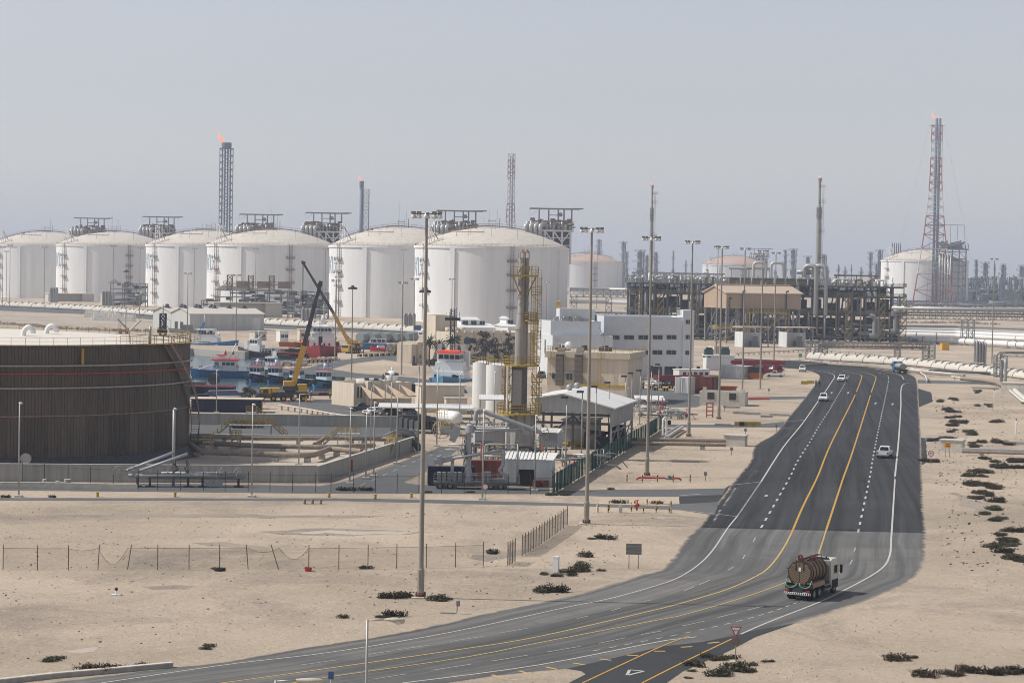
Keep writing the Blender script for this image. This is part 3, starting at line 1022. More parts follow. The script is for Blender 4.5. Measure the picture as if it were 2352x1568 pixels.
def strake_stack(u,vt,wpx,vs0,vs1,label,d=985):
 p=P(u,650,d)
 t=thing('flare_stack',label,'flare stack',(p.x,d,0),PHI(u))
 k=d/FPX
 zt=P(u,vt,d).z
 r=wpx*k/2
 z0,z1=P(u,vs1,d).z,P(u,vs0,d).z
 q=MB()
 q.lathe([(r,0),(r,z0-3),(r*.85,z0),(r*.85,z1),(r*.5,z1+1.2),(r*.5,zt-1.5),(r*.75,zt-1.5),(r*.75,zt)],16)
 q.build('shaft',GALV,t)
 q=MB()
 for s in range(3):
  pts=[]
  for i in range(25):
   a=s*2*pi/3+3.2*2*pi*i/24
   pts.append((r*.98*cos(a),r*.98*sin(a),z0+(z1-z0)*i/24))
  q.path(pts,.14,4)
 q.build('spiral_strake',STEEL,t)
 q=MB()
 for x in(r+.2,r+.7):
  q.bar((x,-.2,8),(x,-.2,zt-4),.06,4)
 for i in range(int((zt-12)/.7)):
  q.bar((r+.2,-.2,8+i*.7),(r+.7,-.2,8+i*.7),.04,4,caps=False)
 for z in(zt*.32,zt*.5,zt*.66,z1+2,zt-4):
  q.box(-.2,-r-.6,z,r+1.5,r*.3,z+.15)
  q.rail([(-.2,-r-.6,z),(r+1.5,-r-.6,z),(r+1.5,r*.3,z)],1.2,.05,.8)
 q.build('ladder',STAIRM,t)
 flame(t,0,zt,.12)
strake_stack(1494,425,8.6,478,508,'slim grey flare stack behind the left end of the process plant')
strake_stack(1878,409,12.5,476,503,'slim grey flare stack rising right of the tan building')
d=1950
p=P(2143,690,d)
t=thing('flare_derrick','tall red and white lattice flare derrick holding two blue pipes at right','flare stack',(p.x,d,0),PHI(2143))
zt=P(2143,272,d).z
q=MB()
pw=[(0,17.5),(14,15.6),(28,13.6),(38,12.4),(50,10.6),(62,9.0),(70,8.2),(78,7.4),(86,6.7),(93,6.1),(100,5.6),(107,5.2),(114,4.9),(121,4.8),(128,4.7),(135,4.6),(142,4.5),(149,4.4),(156,4.3)]
f=(zt-6)/156
lattice(q,[(z*f,a)for z,a in pw],.27,mats=(1,1,0,0,1,1,1,0,0,0,1,1,1,1,0,0,1,1))
for i in range(4):
 a,z=pw[i][1],pw[i][0]*f
 a2,z2=pw[i+1][1],pw[i+1][0]*f
 q.mat(1 if i<2 else 0)
 for sx in(-1,0,1):
  q.bar((a*sx*.33,-a,z),(a2*sx*.33,-a2,z2),.2,4)
q.mat(1)
q.beam((-7,0,zt-6),(7,0,zt-6),.4)
q.build('lattice',[LATW,LATT],t)
for x in(-1.9,.9):
 q=MB()
 q.bar((x+1.5,0,0),(x+1.5,0,zt),1.15,10)
 q.build('flare_pipe',FLB,t)
q=MB()
q.bar((-6.5,0,zt-8),(-34,-6,30),.06,4).bar((6.5,0,zt-8),(31,-6,40),.06,4)
for i in range(1,8):
 q.ball(tuple(Vector((-6.5,0,zt-8)).lerp(Vector((-34,-6,30)),i/8)),.3,6)
 q.ball(tuple(Vector((6.5,0,zt-8)).lerp(Vector((31,-6,40)),i/8)),.3,6)
q.build('guy_wire',STEEL,t)
flame(t,-2,zt-.5,.5)
#far refinery columns and racks
def column(u,vt,wpx,d,label=None,head=True,group=None):
 p=P(u,640,d)
 k=d/FPX
 zt=P(u,vt,d).z
 r=wpx*k/2
 t=thing('refinery_column',label,'refinery column',(p.x,d,0),PHI(u),group)
 q=MB()
 q.lathe([(r,0),(r,zt*.55),(r*.8,zt*.6),(r*.8,zt-r),(r*.4,zt-r*.3),(.01,zt)],12)
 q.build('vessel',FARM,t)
 q=MB()
 for f in((.35,.55,.72,.85,.95)if head else(.5,.8)):
  z=zt*f
  w=r*R(1.3,2.4)
  q.lathe([(r*.7,z),(w,z),(w,z+.3)],10,smooth=False)
  pts=[(w*cos(i*pi/4),w*sin(i*pi/4),z+.3)for i in range(9)]
  q.rail(pts,1.8,.16,3)
 q.bar((r*1.2,-r*.3,2),(r*1.2,-r*.3,zt-2),r*.22,6)
 q.build('platform',STEEL,t)
 return t
cols=[(1374,548,9,2900),(1430,553,9,2600),(1438,577,6,2500),(1469,573,15,2400),(1485,585,9,2450),(1505,578,8,2700),(1545,575,4,2600),(1588,597,4,3000),(1574,597,4,3000),(1802,573,6,2500),(1820,570,12,2400),(1854,587,8,2500),(1891,583,10,2600),(1900,610,5,2200),(1925,606,4,2300),(1940,611,5,2200),(1955,606,2.5,2400),(1977,612,5,2200),(1998,578,7,2300),(2019,572,10,2300),(2012,605,6,2250),(2241,596,7,2300),(2262,601,10,2250),(2284,604,3,2300),(2303,606,10,2250),(2345,609,9,2250),(2328,630,5,2300),(1780,618,5,2700),(1770,612,4,2700),(1622,612,4,2800)]
side=lambda u:'behind the white building' if u<1660 else 'between the tan building and the derrick' if u<2030 else 'right of the derrick'
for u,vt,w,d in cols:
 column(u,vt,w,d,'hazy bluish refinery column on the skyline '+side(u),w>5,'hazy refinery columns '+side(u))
def far_mass(u0,u1,vt,d,n,name,dens=1.0):
 q=MB()
 x0,x1=P(u0,640,d).x,P(u1,640,d).x
 for i in range(n):
  x=R(x0,x1)
  y=d+R(-60,60)
  h=max(4,P((u0+u1)/2,vt+R(-6,34),d).z)
  w=R(2,9)
  k=R(0,1)
  if k<.45:
   for s in(-1,1):
    q.beam((x+s*w,y,0),(x+s*w,y,h),.9)
   for z in range(4,int(h)+1,5):
    q.beam((x-w,y,z),(x+w,y,z),.8)
  elif k<.7:
   q.bar((x,y,0),(x,y,h),R(.8,2.2),7)
  elif k<.85:
   q.bar((x-w*2,y,h*.6),(x+w*2,y,h*.6),R(.6,1.3),6)
  else:
   q.cbox((x,y,h*.35),(w*1.6,w,h*.5))
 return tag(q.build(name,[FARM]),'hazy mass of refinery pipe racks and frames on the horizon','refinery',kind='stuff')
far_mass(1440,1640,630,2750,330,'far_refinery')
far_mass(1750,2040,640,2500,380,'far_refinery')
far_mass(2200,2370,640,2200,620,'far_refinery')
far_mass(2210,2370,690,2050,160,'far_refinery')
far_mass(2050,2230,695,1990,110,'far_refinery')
#the process plant right of centre
DPL=934
PYEL=mat('dull_plant_yellow',(.24,.19,.09),.7,0,.2,.5)
kP=DPL/FPX
p0=P(1840,785,DPL)
t=thing('process_plant','large multi-level steel process plant full of pipes behind the tan building','process plant',(P(1440,780,DPL).x,DPL,0),PHI(1755))
def zz(v,u=1850):
 return P(u,v,DPL).z
XW=(2065-1440)*kP
xb=(1845-1440)*kP
lev=[zz(771),zz(750),zz(722),zz(680),zz(657)]
q=MB()
xs=[i*5.4 for i in range(int(XW/5.4)+1)]
for x in xs:
 top=lev[4]if True else 0
 for y in(0,9,18):
  q.beam((x,y,0),(x,y,top),.62,.5)
for zl in lev:
 for y in(0,9,18):
  q.beam((0,y,zl),(XW,y,zl),.35,.55)
 for x in xs:
  q.beam((x,0,zl),(x,18,zl),.3,.4)
for i,x in enumerate(xs[:-1]):
 a,b=(0,1)if i%2 else(1,0)
 for k in(0,2,3):
  if(i+k)%3==0:
   zs=(0,lev[0],lev[1],lev[2],lev[3],lev[4])
   q.beam((xs[i+a],.1,zs[k]),(xs[i+b],.1,zs[k+1]),.3)
 q.beam((x,0,lev[3]),(x+2.7,-.2,lev[4]-.3),.25)
 q.beam((x+5.4,0,lev[3]),(x+2.7,-.2,lev[4]-.3),.25)
q.build('steel_frame',PLANTM,t)
for j,zl in enumerate(lev[2:]):
 q=MB()
 q.box(-1,-1.6,zl+.28,XW+1,19,zl+.42)
 d_=q.build('deck',PLANTM,t)
 q=MB()
 q.rail([(-1,-1.5,zl+.42),(XW+1,-1.5,zl+.42),(XW+1,19,zl+.42)],1.3,.09,2.7,3)
 q.build('railing',PYEL,d_)
random.seed(11)
for zl,n in((0,40),(lev[0],40),(lev[1],40),(lev[2],40)):
 for i in range(n):
  q=MB()
  x,y,k=R(1,XW-4),R(1,16),R(0,1)
  z=zl+R(.8,2.2)
  if k<.35:
   L_=R(8,26)
   q.bar((x,y,z),(min(XW,x+L_),y,z),R(.3,.75),8)
   q.build('pipe',random.choice((PIPE,STEEL,RUSTPIPE,PLANTM)),t)
  elif k<.6:
   q.path([(x,y-1,zl+5),(x,y-1,z),(x+R(2,5),y-1,z),(x+R(5,6),y+1,z+R(.5,2))],R(.35,.8),8,1.2)
   q.build('pipe',random.choice((PIPE,STEEL,PLANTM)),t)
  elif k<.85:
   L_=R(3,6)
   r=R(.8,1.3)
   q.bar((x,y,zl+r+.6),(x+L_,y,zl+r+.6),r,10)
   q.ball((x,y,zl+r+.6),r,10).ball((x+L_,y,zl+r+.6),r,10)
   q.build('pressure_vessel',random.choice((STEEL,PLANTM,PIPE)),t)
  else:
   q.box(x,y,zl+.3,x+R(2,4),y+2,zl+R(1.5,3.4))
   q.build('equipment_skid',DARK,t)
for i in range(64):
 q=MB()
 x=R(.5,XW-1)
 z1=random.choice(lev[2:])+R(0,2)
 z0=random.choice([.5,lev[0],lev[1],lev[2]])
 if z1-z0<4:
  z1=z0+8
 r=R(.22,.5)
 if R(0,1)<.5:
  q.path([(x,-.9,z1),(x,-.9,z0+.8),(x+R(1.5,3),.5,z0+.8)],r,7,.8)
 else:
  q.bar((x,-.9,z0),(x,-.9,z1),r,7)
 q.build('riser_pipe',random.choice((STEEL,PIPE,PLANTM,RUSTPIPE)),t)
for x,z0,z1,w in((xb+26,3,11,2.2),(XW-12,3,10,2.2),(XW-5,5,12,2)):
 q=MB()
 q.path([(x,-1.6,z1),(x+w,-1.6,z1),(x+w,-1.6,z0),(x,-1.6,z0)],1.05,12,1.6)
 q.build('pipe_bend',STEEL,t)
top=lev[4]+.42
for u in(1720,1760):
 x=(u-1440)*kP
 q=MB()
 q.path([(x-9,3,top+6.5),(x+1,3,top+6.5)],.5,8).path([(x-8,3,top+6),(x-8,3,top)],.3,6).path([(x-2,3,top+6),(x-2,3,top)],.3,6)
 q.path([(x+1,2,top+3),(x+1,2,top+9),(x+6,2,top+9),(x+6,2,top-2)],.6,8,1.8)
 q.build('gooseneck',PIPE,t)
for u in(1868,1890):
 x=(u-1440)*kP
 q=MB()
 q.path([(x-5,0,top+3),(x-5,0,top+8),(x,-1.2,top+8),(x,-1.2,lev[2])],.95,12,2.6)
 q.bar((x-8,0,top+5.4),(x-2.5,0,top+5.4),.9,8)
 q.build('gooseneck',GALV,t)
x0,x1=(1672-1440)*kP,(1862-1440)*kP
q=MB()
x=x0
while x<x1:
 q.box(x,1,top,x+4,8,top+2.6)
 x+=4.6
q.build('cooler_bank',mat('cooler_olive',(.12,.125,.085),.7),t)
for i in range(44):
 u=random.choice((R(1455,1660),R(1905,2040)))
 x=(u-1440)*kP
 q=MB()
 z=top
 if R(0,1)<.55:
  q.bar((x,R(1,6),z),(x,R(1,6),z+R(1.5,4)),R(.25,.5),7).ball((x,3,z+R(1,2.5)),R(.5,.9),8)
  q.build('valve',random.choice((BOATW,PIPE,PIPE)),t)
 else:
  q.path([(x,3,z),(x,3,z+2.6),(x+3,3,z+2.6),(x+3,3,z)],.4,7,.8)
  q.build('pipe_loop',random.choice((PIPE,BOATW,PYEL)),t)
for u0,u1,vt in((1452,1655,628),(1915,2005,633)):
 q=MB()
 a,b=(u0-1440)*kP,(u1-1440)*kP
 z=zz(vt,(u0+u1)/2)
 k=int((b-a)/6)
 for i in range(k+1):
  q.beam((a+(b-a)*i/k,6,lev[4]),(a+(b-a)*i/k,6,z),.35)
 q.beam((a-1,6,z),(b+1,6,z),.6,.7)
 q.beam((a+8,5,lev[4]),(a+16,5,z-.4),.5)
 q.build('lifting_beam',PYEL if u0>1900 else GALV,t)
for u in(1459,1510,1590,1935,2010,2058):
 x=(u-1440)*kP
 q=MB()
 w=2.4
 for dx in(0,w):
  for y in(-4,-1.8):
   q.beam((x+dx,y,0),(x+dx,y,lev[3]),.18)
 for k in range(6):
  z=1+k*lev[3]/6
  q.beam((x,-4,z),(x+w,-4,z+lev[3]/6),.25,.5)
  q.rail([(x,-4,z+2.4),(x+w,-4,z+2.4)],1.1,.08,1.2)
 q.build('stair_tower',PYEL,t)
q=MB()
for i in range(len(xs)-1):
 for j,(za,zb)in enumerate(zip([0]+lev[:4],lev)):
  if R(0,1)<.9:
   w_=R(3.2,5.2)
   q.box(xs[i]+.1,12.5+R(0,2),za+.4,xs[i]+.1+w_,16,za+(zb-za)*R(.55,.95))
  q.bar((xs[i]+R(1,4),8,za),(xs[i]+R(1,4),8,zb),R(.25,.6),6)
  q.bar((xs[i],R(5,9),za+R(1,3)),(xs[i]+5.4,R(5,9),za+R(1,3)),R(.2,.5),6)
tag(q.build('inner_pipework',mat('deep_plant_steel',(.075,.082,.095),.6,.1,.4,.3),t),kind='stuff')
for i in range(40):
 q=MB()
 x,y=R(1,XW-7),R(10,17)
 z=random.choice((0,lev[0],lev[1],lev[2]))
 q.box(x,y,z+.4,x+R(3,7),y+2.5,z+R(2.5,4.2))
 q.build('equipment_skid',random.choice((DARK,DSTEEL,PLANTM)),t)
#tan gabled building on stilts
p,rz,w,dp,h=bld(1667,760,1615,1840,672,25,d=893)
t=thing('process_building','tan sheet metal building with gabled roof raised on steel columns','industrial building',p,rz)
zb,ze,zr=P(1667,708,893).z,P(1667,673,893).z,P(1640,656,903).z
q=MB()
q.box(0,0,zb,w,dp,ze)
q.add([(-.02,0,ze),(-.02,dp,ze),(-.02,dp/2,zr),(w+.02,0,ze),(w+.02,dp,ze),(w+.02,dp/2,zr)],[(0,2,1),(3,4,5)])
wl=q.build('wall',mat('tan_cladding',(.40,.305,.225),.7,0,.06,.15,1),t)
q=MB()
g=.7
for sy,y0,y1 in((1,-g,dp/2),(-1,dp+g,dp/2)):
 zo=ze-(zr-ze)*g/(dp/2)
 q.add([(-g,y0,zo),(w+g,y0,zo),(w+g,y1,zr),(-g,y1,zr),(-g,y0,zo+.35),(w+g,y0,zo+.35),(w+g,y1,zr+.35),(-g,y1,zr+.35)],[(0,1,2,3),(7,6,5,4),(0,4,5,1),(1,5,6,2),(3,2,6,7),(0,3,7,4)])
q.beam((0,dp/2,zr+.5),(w,dp/2,zr+.5),1.4,.7)
q.build('roof',mat('tan_roof',(.52,.42,.32),.6,0,.06,.15),t)
for i in range(8):
 for y in(.5,dp-.5):
  q=MB()
  q.beam((.5+(w-1)*i/7,y,0),(.5+(w-1)*i/7,y,zb),.6)
  if i<7 and i%2==0:
   q.beam((.5+(w-1)*i/7,y,1),(.5+(w-1)*(i+1)/7,y,zb-1),.35)
  q.build('stilt',STEEL,t)
for k,(a,b)in enumerate(((-.5,.95),(.18,.8),(.76,1.04))):
 q=MB()
 q.path([(w*max(0,a)+1,-.6,zb*.2),(w*max(0,a)+1,-.6,ze+(1 if k else-2)),(w*max(0,a)+2,-.6,ze+(1 if k else-2))],.3,6,.4)
 q.build('vent_pipe',DSTEEL,t)
for i in range(20):
 q=MB()
 x,y,z=R(0,w*.8),R(0,dp),R(1,zb-1)
 k=R(0,1)
 if k<.6:
  q.bar((x,y,z),(x+R(5,14),y,z),R(.25,.7),7)
 else:
  q.bar((x,y,0),(x,y,zb),R(.4,1.0),8)
 q.build('pipe',random.choice((PLANTM,STEEL,PIPE,DSTEEL)),t)
q=MB()
for x0,x1,z in((-6,7,zb*.42),(w*.25,w*.75,zb*.88)):
 q.box(x0,-4,z,x1,-.5,z+.25)
 q.rail([(x0,-.5,z+.2),(x0,-4,z+.2),(x1,-4,z+.2),(x1,-.5,z+.2)],1.2,.08,1.5,3)
 q.beam((x0+.3,-3.8,0),(x0+.3,-3.8,z),.35).beam((x1-.3,-3.8,0),(x1-.3,-3.8,z),.35).beam((x0+.3,-3.8,0),(x1-.3,-3.8,z),.3)
q.build('walkway',YEL,t)
#two open shelters before the plant
for u0,u1,vb,vt,lab in((1687,1766,797,752,'pale open-fronted shelter before the plant, left of its twin'),(1788,1868,797,753,'pale open-fronted shelter with pipe loops before it, right of its twin')):
 p,rz,w,dp,h=bld(u0+19,vb,u0,u1,vt,30,d=dep(u0+19,vb))
 t=thing('open_shelter',lab,'shelter',p,rz,'open shelters before the process plant')
 q=MB()
 q.box(-.8,-.8,h,w+.4,dp+.5,h+.35)
 q.build('roof',mat('tan_roof',(.5,.4,.3)),t)
 q=MB()
 q.box(0,.2,0,.25,dp,h*.78)
 q.box(.25,dp-.3,0,w,dp,h*.72)
 q.build('wall',SHEET,t)
 for x,y in((.2,.1),(w-.3,.1),(.2,dp-.1),(w-.3,dp-.1),(w*.5,dp-.1)):
  q=MB()
  q.beam((x,y,0),(x,y,h),.35)
  q.beam((x,y,h-1.6),(x+(1.6 if x<w/2 else-1.6),y,h),.25)
  q.build('post',GALV,t)
 q=MB()
 q.box(w*.5,dp*.5,0,w*.5+3,dp*.5+2,2.2).box(w*.52,dp*.5-.1,2.3,w*.52+2.4,dp*.5,4)
 q.build('control_panel',STEEL,t)
#pipe bridges
def lattice_tower(q,x,y,w,d,h,n,r):
 q.truss((x,y,0),(x,y,h),w,d,n,r)
d=919
pa=P(2068,790,d)
t=thing('pipe_bridge','long grey lattice pipe bridge running right from the process plant','pipe bridge',(pa.x,d,0),0)
z0,z1=P(2210,734,d).z,P(2210,714,d).z
Lx=(2420-2068)*d/FPX
q=MB()
q.truss((0,0,(z0+z1)/2),(Lx,0,(z0+z1)/2),4,z1-z0,26,.13)
q.build('lattice_beam',GALV,t)
for zc,r,m in((z1+.75,.75,PIPE),(z1-.9,.35,STEEL),(z1-2.0,.3,RUSTPIPE)):
 q=MB()
 q.bar((-4,0 if r<.7 else-1,zc),(Lx,0 if r<.7 else-1,zc),r,10)
 q.build('pipe',m,t)
for u in(2222,2395):
 q=MB()
 x=(u-2068)*d/FPX
 for dx in(-2.4,0,2.4):
  q.beam((x+dx,-1.6,0),(x+dx,-1.6,z0),.32).beam((x+dx,1.6,0),(x+dx,1.6,z0),.3)
 for i in range(5):
  a,b=z0*i/5,z0*(i+1)/5
  for dx in(-2.4,0):
   q.beam((x+dx,-1.6,a),(x+dx+2.4,-1.6,b),.18).beam((x+dx+2.4,-1.6,a),(x+dx,-1.6,b),.18)
 q.build('support_tower',GALV,t)
d=742
pa=P(1850,826,d)
t=thing('pipe_gantry','low grey lattice pipe gantry spanning the pipeline corridor','pipe gantry',(pa.x,d,0),0)
k=d/FPX
zt,z0=P(2000,786,d).z,P(2000,801,d).z
q=MB()
q.truss(((1893-1850)*k,0,(zt+z0)/2),((2130-1850)*k,0,(zt+z0)/2),2.4,zt-z0,14,.10)
q.build('lattice_beam',GALV,t)
for zc,r in((z0+.7,.42),(zt-.4,.2)):
 q=MB()
 q.bar(((1880-1850)*k,.2,zc),((2126-1850)*k,.2,zc),r,8)
 q.build('pipe',RUSTPIPE,t)
for u,w in((1856,1.6),(1880,2.4),(1893,2.0),(2061,1.8),(2126,1.9),(2140,1.9)):
 q=MB()
 x=(u-1850)*k
 q.truss((x,0,0),(x,0,zt+.2),w,2.2,7,.09)
 q.build('support_tower',GALV,t)
q=MB()
q.beam((6*k,0,zt),(30*k,0,zt),.3).path([((30)*k,0,0),((30)*k,0,zt-.4),((60)*k,0,zt-.4)],.3,8,1.5)
q.build('pipe_bend',GALV,t)
#pipelines on the ground
def run(name,label,pix,r,z,m,group=None,rings=None,cat='pipeline',supports=None,n=10):
 pts=[G(u,v,z)for u,v in pix]
 c=pts[0]
 t=thing(name,label,cat,(c.x,c.y,0),0,group)
 q=MB()
 q.path([(x.x-c.x,x.y-c.y,z)for x in pts],r,n,r*2.2)
 q.build('pipe',m,t)
 if rings:
  for a,b in zip(pts,pts[1:]):
   L_=(b-a).length
   for i in range(1,int(L_/rings)):
    q=MB()
    o=a.lerp(b,i*rings/L_)-Vector((c.x,c.y,0))
    e=(b-a).normalized()*.18
    q.bar(o-e,o+e,r*1.12,n)
    q.build('clamp_ring',STEEL,t)
 if supports:
  for a,b in zip(pts,pts[1:]):
   L_=(b-a).length
   for i in range(max(1,int(L_/supports))):
    q=MB()
    o=a.lerp(b,(i+.5)/max(1,int(L_/supports)))
    q.cbox((o.x-c.x,o.y-c.y,(z-r)/2),(r*2.2,r*2.2,max(.1,z-r)))
    q.build('sleeper',CONC,t)
 return t
GW='white pipelines behind the long pipe bridge'
run('pipeline','thick white pipeline with hoops behind the gantry, frontmost of the white ones',[(2060,778),(2200,783),(2300,789),(2400,796)],1.25,1.6,BOATW,GW,6)
run('pipeline','white pipeline second from the front of its group',[(2060,767),(2200,771),(2300,776),(2400,781)],1.0,1.4,WHITE,GW,9)
run('pipeline','white pipeline third from the front of its group',[(2060,761),(2200,764),(2400,773)],1.0,1.4,BOATW,GW)
run('pipeline','grey pipeline behind the white ones under the pipe bridge',[(2060,754),(2200,758),(2400,768)],.8,1.2,GALV,GW)
run('pipeline','thin grey pipeline farthest back under the pipe bridge',[(2060,748),(2200,750),(2400,757)],.6,1.2,STEEL,GW)
run('pipeline','long pale pipe between the nearest white tank and the process plant, upper one',[(1306,664),(1400,665),(1470,667)],1.6,12,PIPE,'pipes between tank and plant')
run('pipeline','long pale pipe between the nearest white tank and the process plant, lower one',[(1306,692),(1400,693),(1470,696)],1.5,4,PIPE,'pipes between tank and plant')
p=P(1310,672,1170)
t=thing('pipe_bridge','distant lattice pipe bridge between the nearest white tank and the plant','pipe bridge',(p.x,1170,0),0)
q=MB()
q.truss((0,0,15.5),(38,0,15.5),4,4,11,.16)
q.build('lattice_beam',GALV,t)
for x in(2,20,36):
 q=MB()
 q.truss((x,0,0),(x,0,13.5),3,3,4,.14)
 q.build('support_tower',GALV,t)
q=MB()
for i in range(16):
 q.bar((R(-2,40),-2,0),(R(-2,40),-2,R(3,6)),.35,6)
q.bar((-2,-2,5.6),(42,-2,5.6),.5,7).bar((-2,-2.5,4),(42,-2.5,4),.4,7)
q.build('pipe_rack',PIPE,t)
def culvert(name,label,pix,r,seg,group=None,m=None):
 """pipeline under pale arched covers, every second cover a little larger than its neighbours"""
 pts,L_=spline(edge_pts(pix),60)
 n=max(4,int(L_/seg))
 pts,_=spline(edge_pts(pix),n)
 c=pts[0].copy()
 t=thing(name,label,'covered pipeline',(c.x,c.y,0),0,group)
 for i in range(n):
  q=MB()
  a,b=pts[i]-c,pts[i+1]-c
  d=(b-a).normalized()
  s=Vector((-d.y,d.x,0))
  rr=r*(1.0 if i%2 else 1.1)
  rings=[]
  for o,f in((a,1.0),(b+d*.6,1.0)):
   rings.append([o+s*(rr*f*cos(pi*k/10))+Vector((0,0,.2+rr*f*sin(pi*k/10)))for k in range(11)])
  q.loft(rings)
  q.build('cover',m or CONCL,t)
  q=MB()
  o=a.lerp(b,.5)
  ring=[o+s*(rr*.30*cos(pi*k/8))+Vector((0,0,.2+rr*.72+rr*.36*sin(pi*k/8)))for k in range(9)]
  ring2=[p_-s*rr*.5 for p_ in ring]
  q.loft([ring,ring2])
  q.build('hatch',m or CONCL,t)
 return t
culvert('covered_pipeline','pale arched pipeline covers along the bend of the main road',[(1862,826),(1950,831),(2063,838),(2150,846),(2284,861),(2370,872)],2.1,4.6)
culvert('covered_pipeline','long row of pale arched pipeline covers before the tanks, left stretch',[(-30,702),(60,706),(200,713),(340,724),(480,736)],2.6,7,'pale arched pipeline covers before the tanks')
culvert('covered_pipeline','long row of pale arched pipeline covers before the tanks, behind the warehouse end',[(600,745),(700,751),(830,757),(950,764),(1000,768)],2.6,7,'pale arched pipeline covers before the tanks')
run('pipeline','dusty pink pipe beside the arched covers at the road bend',[(1840,838),(1900,836),(2000,842),(2060,849),(2150,858),(2215,863)],.38,.8,RUSTPIPE,None,None)
run('pipeline','thicker dusty pipe bending down toward the right edge',[(2208,869),(2270,874),(2292,878),(2316,893)],.55,1.0,RUSTPIPE)
run('pipeline','slim white pipe on concrete sleepers beside the road bend',[(2090,848),(2180,857),(2200,860)],.16,.75,BOATW,None,None,supports=4)
run('pipeline','slim white pipe on black sleepers running to the side road',[(2185,864),(2262,871),(2312,888)],.16,.75,BOATW,None,None,supports=3)
run('pipeline','white pipe on black sleepers below the side road at right',[(2314,892),(2348,921),(2400,924)],.18,.7,BOATW,None,None,supports=2)
run('pipeline','dark trench pipe behind the arched covers at right',[(2140,850),(2280,857),(2400,862)],.35,.6,DSTEEL)
def loops(label,u,vb,vt,n,gap,r,far=0.0,arm=None):
 d=dep(u,vb)
 p=P(u,vb,d)
 z=P(u,vt,d).z
 t=thing('pipe_loop',label,'pipe loop',(p.x,d,0),0)
 for i in range(n):
  q=MB()
  x=i*gap
  pts=[(x,0,0),(x,0,z),(x+(arm or gap*.0+.01),far,z)]if arm else[(x,0,0),(x,0,z-i*.2),(x,far,z-i*.2),(x,far,0)]
  q.path(pts,r,10,min(1.2,z*.3))
  q.build('pipe',GALV,t)
 q=MB()
 q.truss((gap*(n-1)/2,far*.5+.4,0),(gap*(n-1)/2,far*.5+.4,z-.8),gap*n,1.5,5,.06)
 q.build('support_frame',STEEL,t)
 return t
loops('cluster of tall silver pipe risers left of the right-hand mast',2243,838,783,4,.9,.36,2.0)
loops('pair of silver pipes rising and turning right at the right edge',2288,866,809,2,1.2,.33,0,18)
loops('single fat silver pipe hoop at the right edge',2309,884,827,1,1,.42,5.0)
p=G(2330,858)
q=MB()
q.truss((0,0,5.5),(16,0,5.5),1.6,1.4,8,.07)
for x in(.5,15):
 q.truss((x,0,0),(x,0,5),1.2,1.2,4,.06)
t=thing('pipe_gantry','short lattice pipe gantry cut by the right edge','pipe gantry',(p.x-2,p.y+6,0))
q.build('lattice_beam',GALV,t)
def pit(u0,u1,vb,vt,lab,name='valve_pit',cat='valve pit',a=12):
 p,rz,w,dp,h=bld(u1-(u1-u0)*.12,vb,u0,u1,vt,-a)
 t=thing(name,lab,cat,p,rz)
 q=MB()
 q.box(-w,0,0,0,min(dp,w*.6),h)
 q.build('wall',CONCL,t)
 q=MB()
 q.box(-w-.15,-.15,h,.15,min(dp,w*.6)+.15,h+.18)
 q.build('lid',CONCL,t)
 return t
pit(1663,1717,1025,1002,'low concrete pit box where two brown pipes end left of the road')
pit(2160,2216,1040,1013,'low concrete pit box on the right verge with pipe running right')
pit(2300,2380,905,882,'grey concrete pit wall at the right edge beside the side road')
GB='brown pipes running to the left pit box'
run('pipeline','dusty brown pipe entering the left pit box, front one',[(1450,1017),(1560,1019),(1668,1021)],.32,.9,RUSTPIPE,GB,None,supports=6)
run('pipeline','dusty brown pipe entering the left pit box, rear one',[(1450,1009),(1560,1010),(1668,1012)],.32,.9,RUSTPIPE,GB)
run('pipeline','grey pipe running from the right verge pit box, upper one',[(2210,1031),(2300,1034),(2420,1038)],.30,.9,GALV,'grey pipes right of the verge pit',None,supports=7)
run('pipeline','grey pipe running from the right verge pit box, lower one',[(2210,1036),(2300,1039),(2420,1043)],.24,.8,RUSTPIPE,'grey pipes right of the verge pit')
run('pipeline','pale round pipe end lying at the right edge by the pit wall',[(2330,896),(2370,930)],.6,.7,CONCL)
run('guard_rail','white guard rail curving round the road bend at right',[(2094,846),(2110,852),(2125,862),(2130,873)],.14,.8,BOATW,cat='guard rail',supports=2)
run('guard_rail','grey guard rail along the far side of the corridor',[(1690,812),(1860,802),(1960,808),(2060,819),(2200,830),(2260,834)],.16,.8,GALV,cat='guard rail',supports=4)
run('guard_rail','long grey guard rail along the far outer edge of the bend',[(1800,824),(1900,829),(2000,838),(2060,847)],.12,.7,GALV,cat='guard rail',supports=4)
#buildings
def window(name,w,h,m=None,frame=None,mull=1,depth=.08):
 """a window facing -y, its lower left corner at the origin; frame plus a pane as its child"""
 q=MB()
 f=.09
 q.box(-f,-depth,-f,w+f,.05,0).box(-f,-depth,h,w+f,.05,h+f).box(-f,-depth,0,0,.05,h).box(w,-depth,0,w+f,.05,h)
 for i in range(1,mull+1):
  q.box(w*i/(mull+1)-.05,-depth,0,w*i/(mull+1)+.05,.05,h)
 o=q.build(name,frame or GALV)
 q=MB()
 q.box(0,-.03,0,w,.04,h)
 q.build('pane',m or GLASS,o)
 return o
def put_windows(src,t,spots,rz=0.0):
 first=True
 for x,y,z in spots:
  o=src if first else copy_tree(src)
  o.parent=t
  o.location=(x,y,z)
  o.rotation_euler=(0,0,rz)
  first=False
def block(q,w,d,h,par=.0,x=0,y=0,z=0,t=.25):
 q.box(x,y,z,x+w,y+d,z+h)
 if par:
  for a in((x,y,x+w,y+t),(x,y+d-t,x+w,y+d),(x,y+t,x+t,y+d-t),(x+w-t,y+t,x+w,y+d-t)):
   q.box(a[0],a[1],z+h,a[2],a[3],z+h+par)
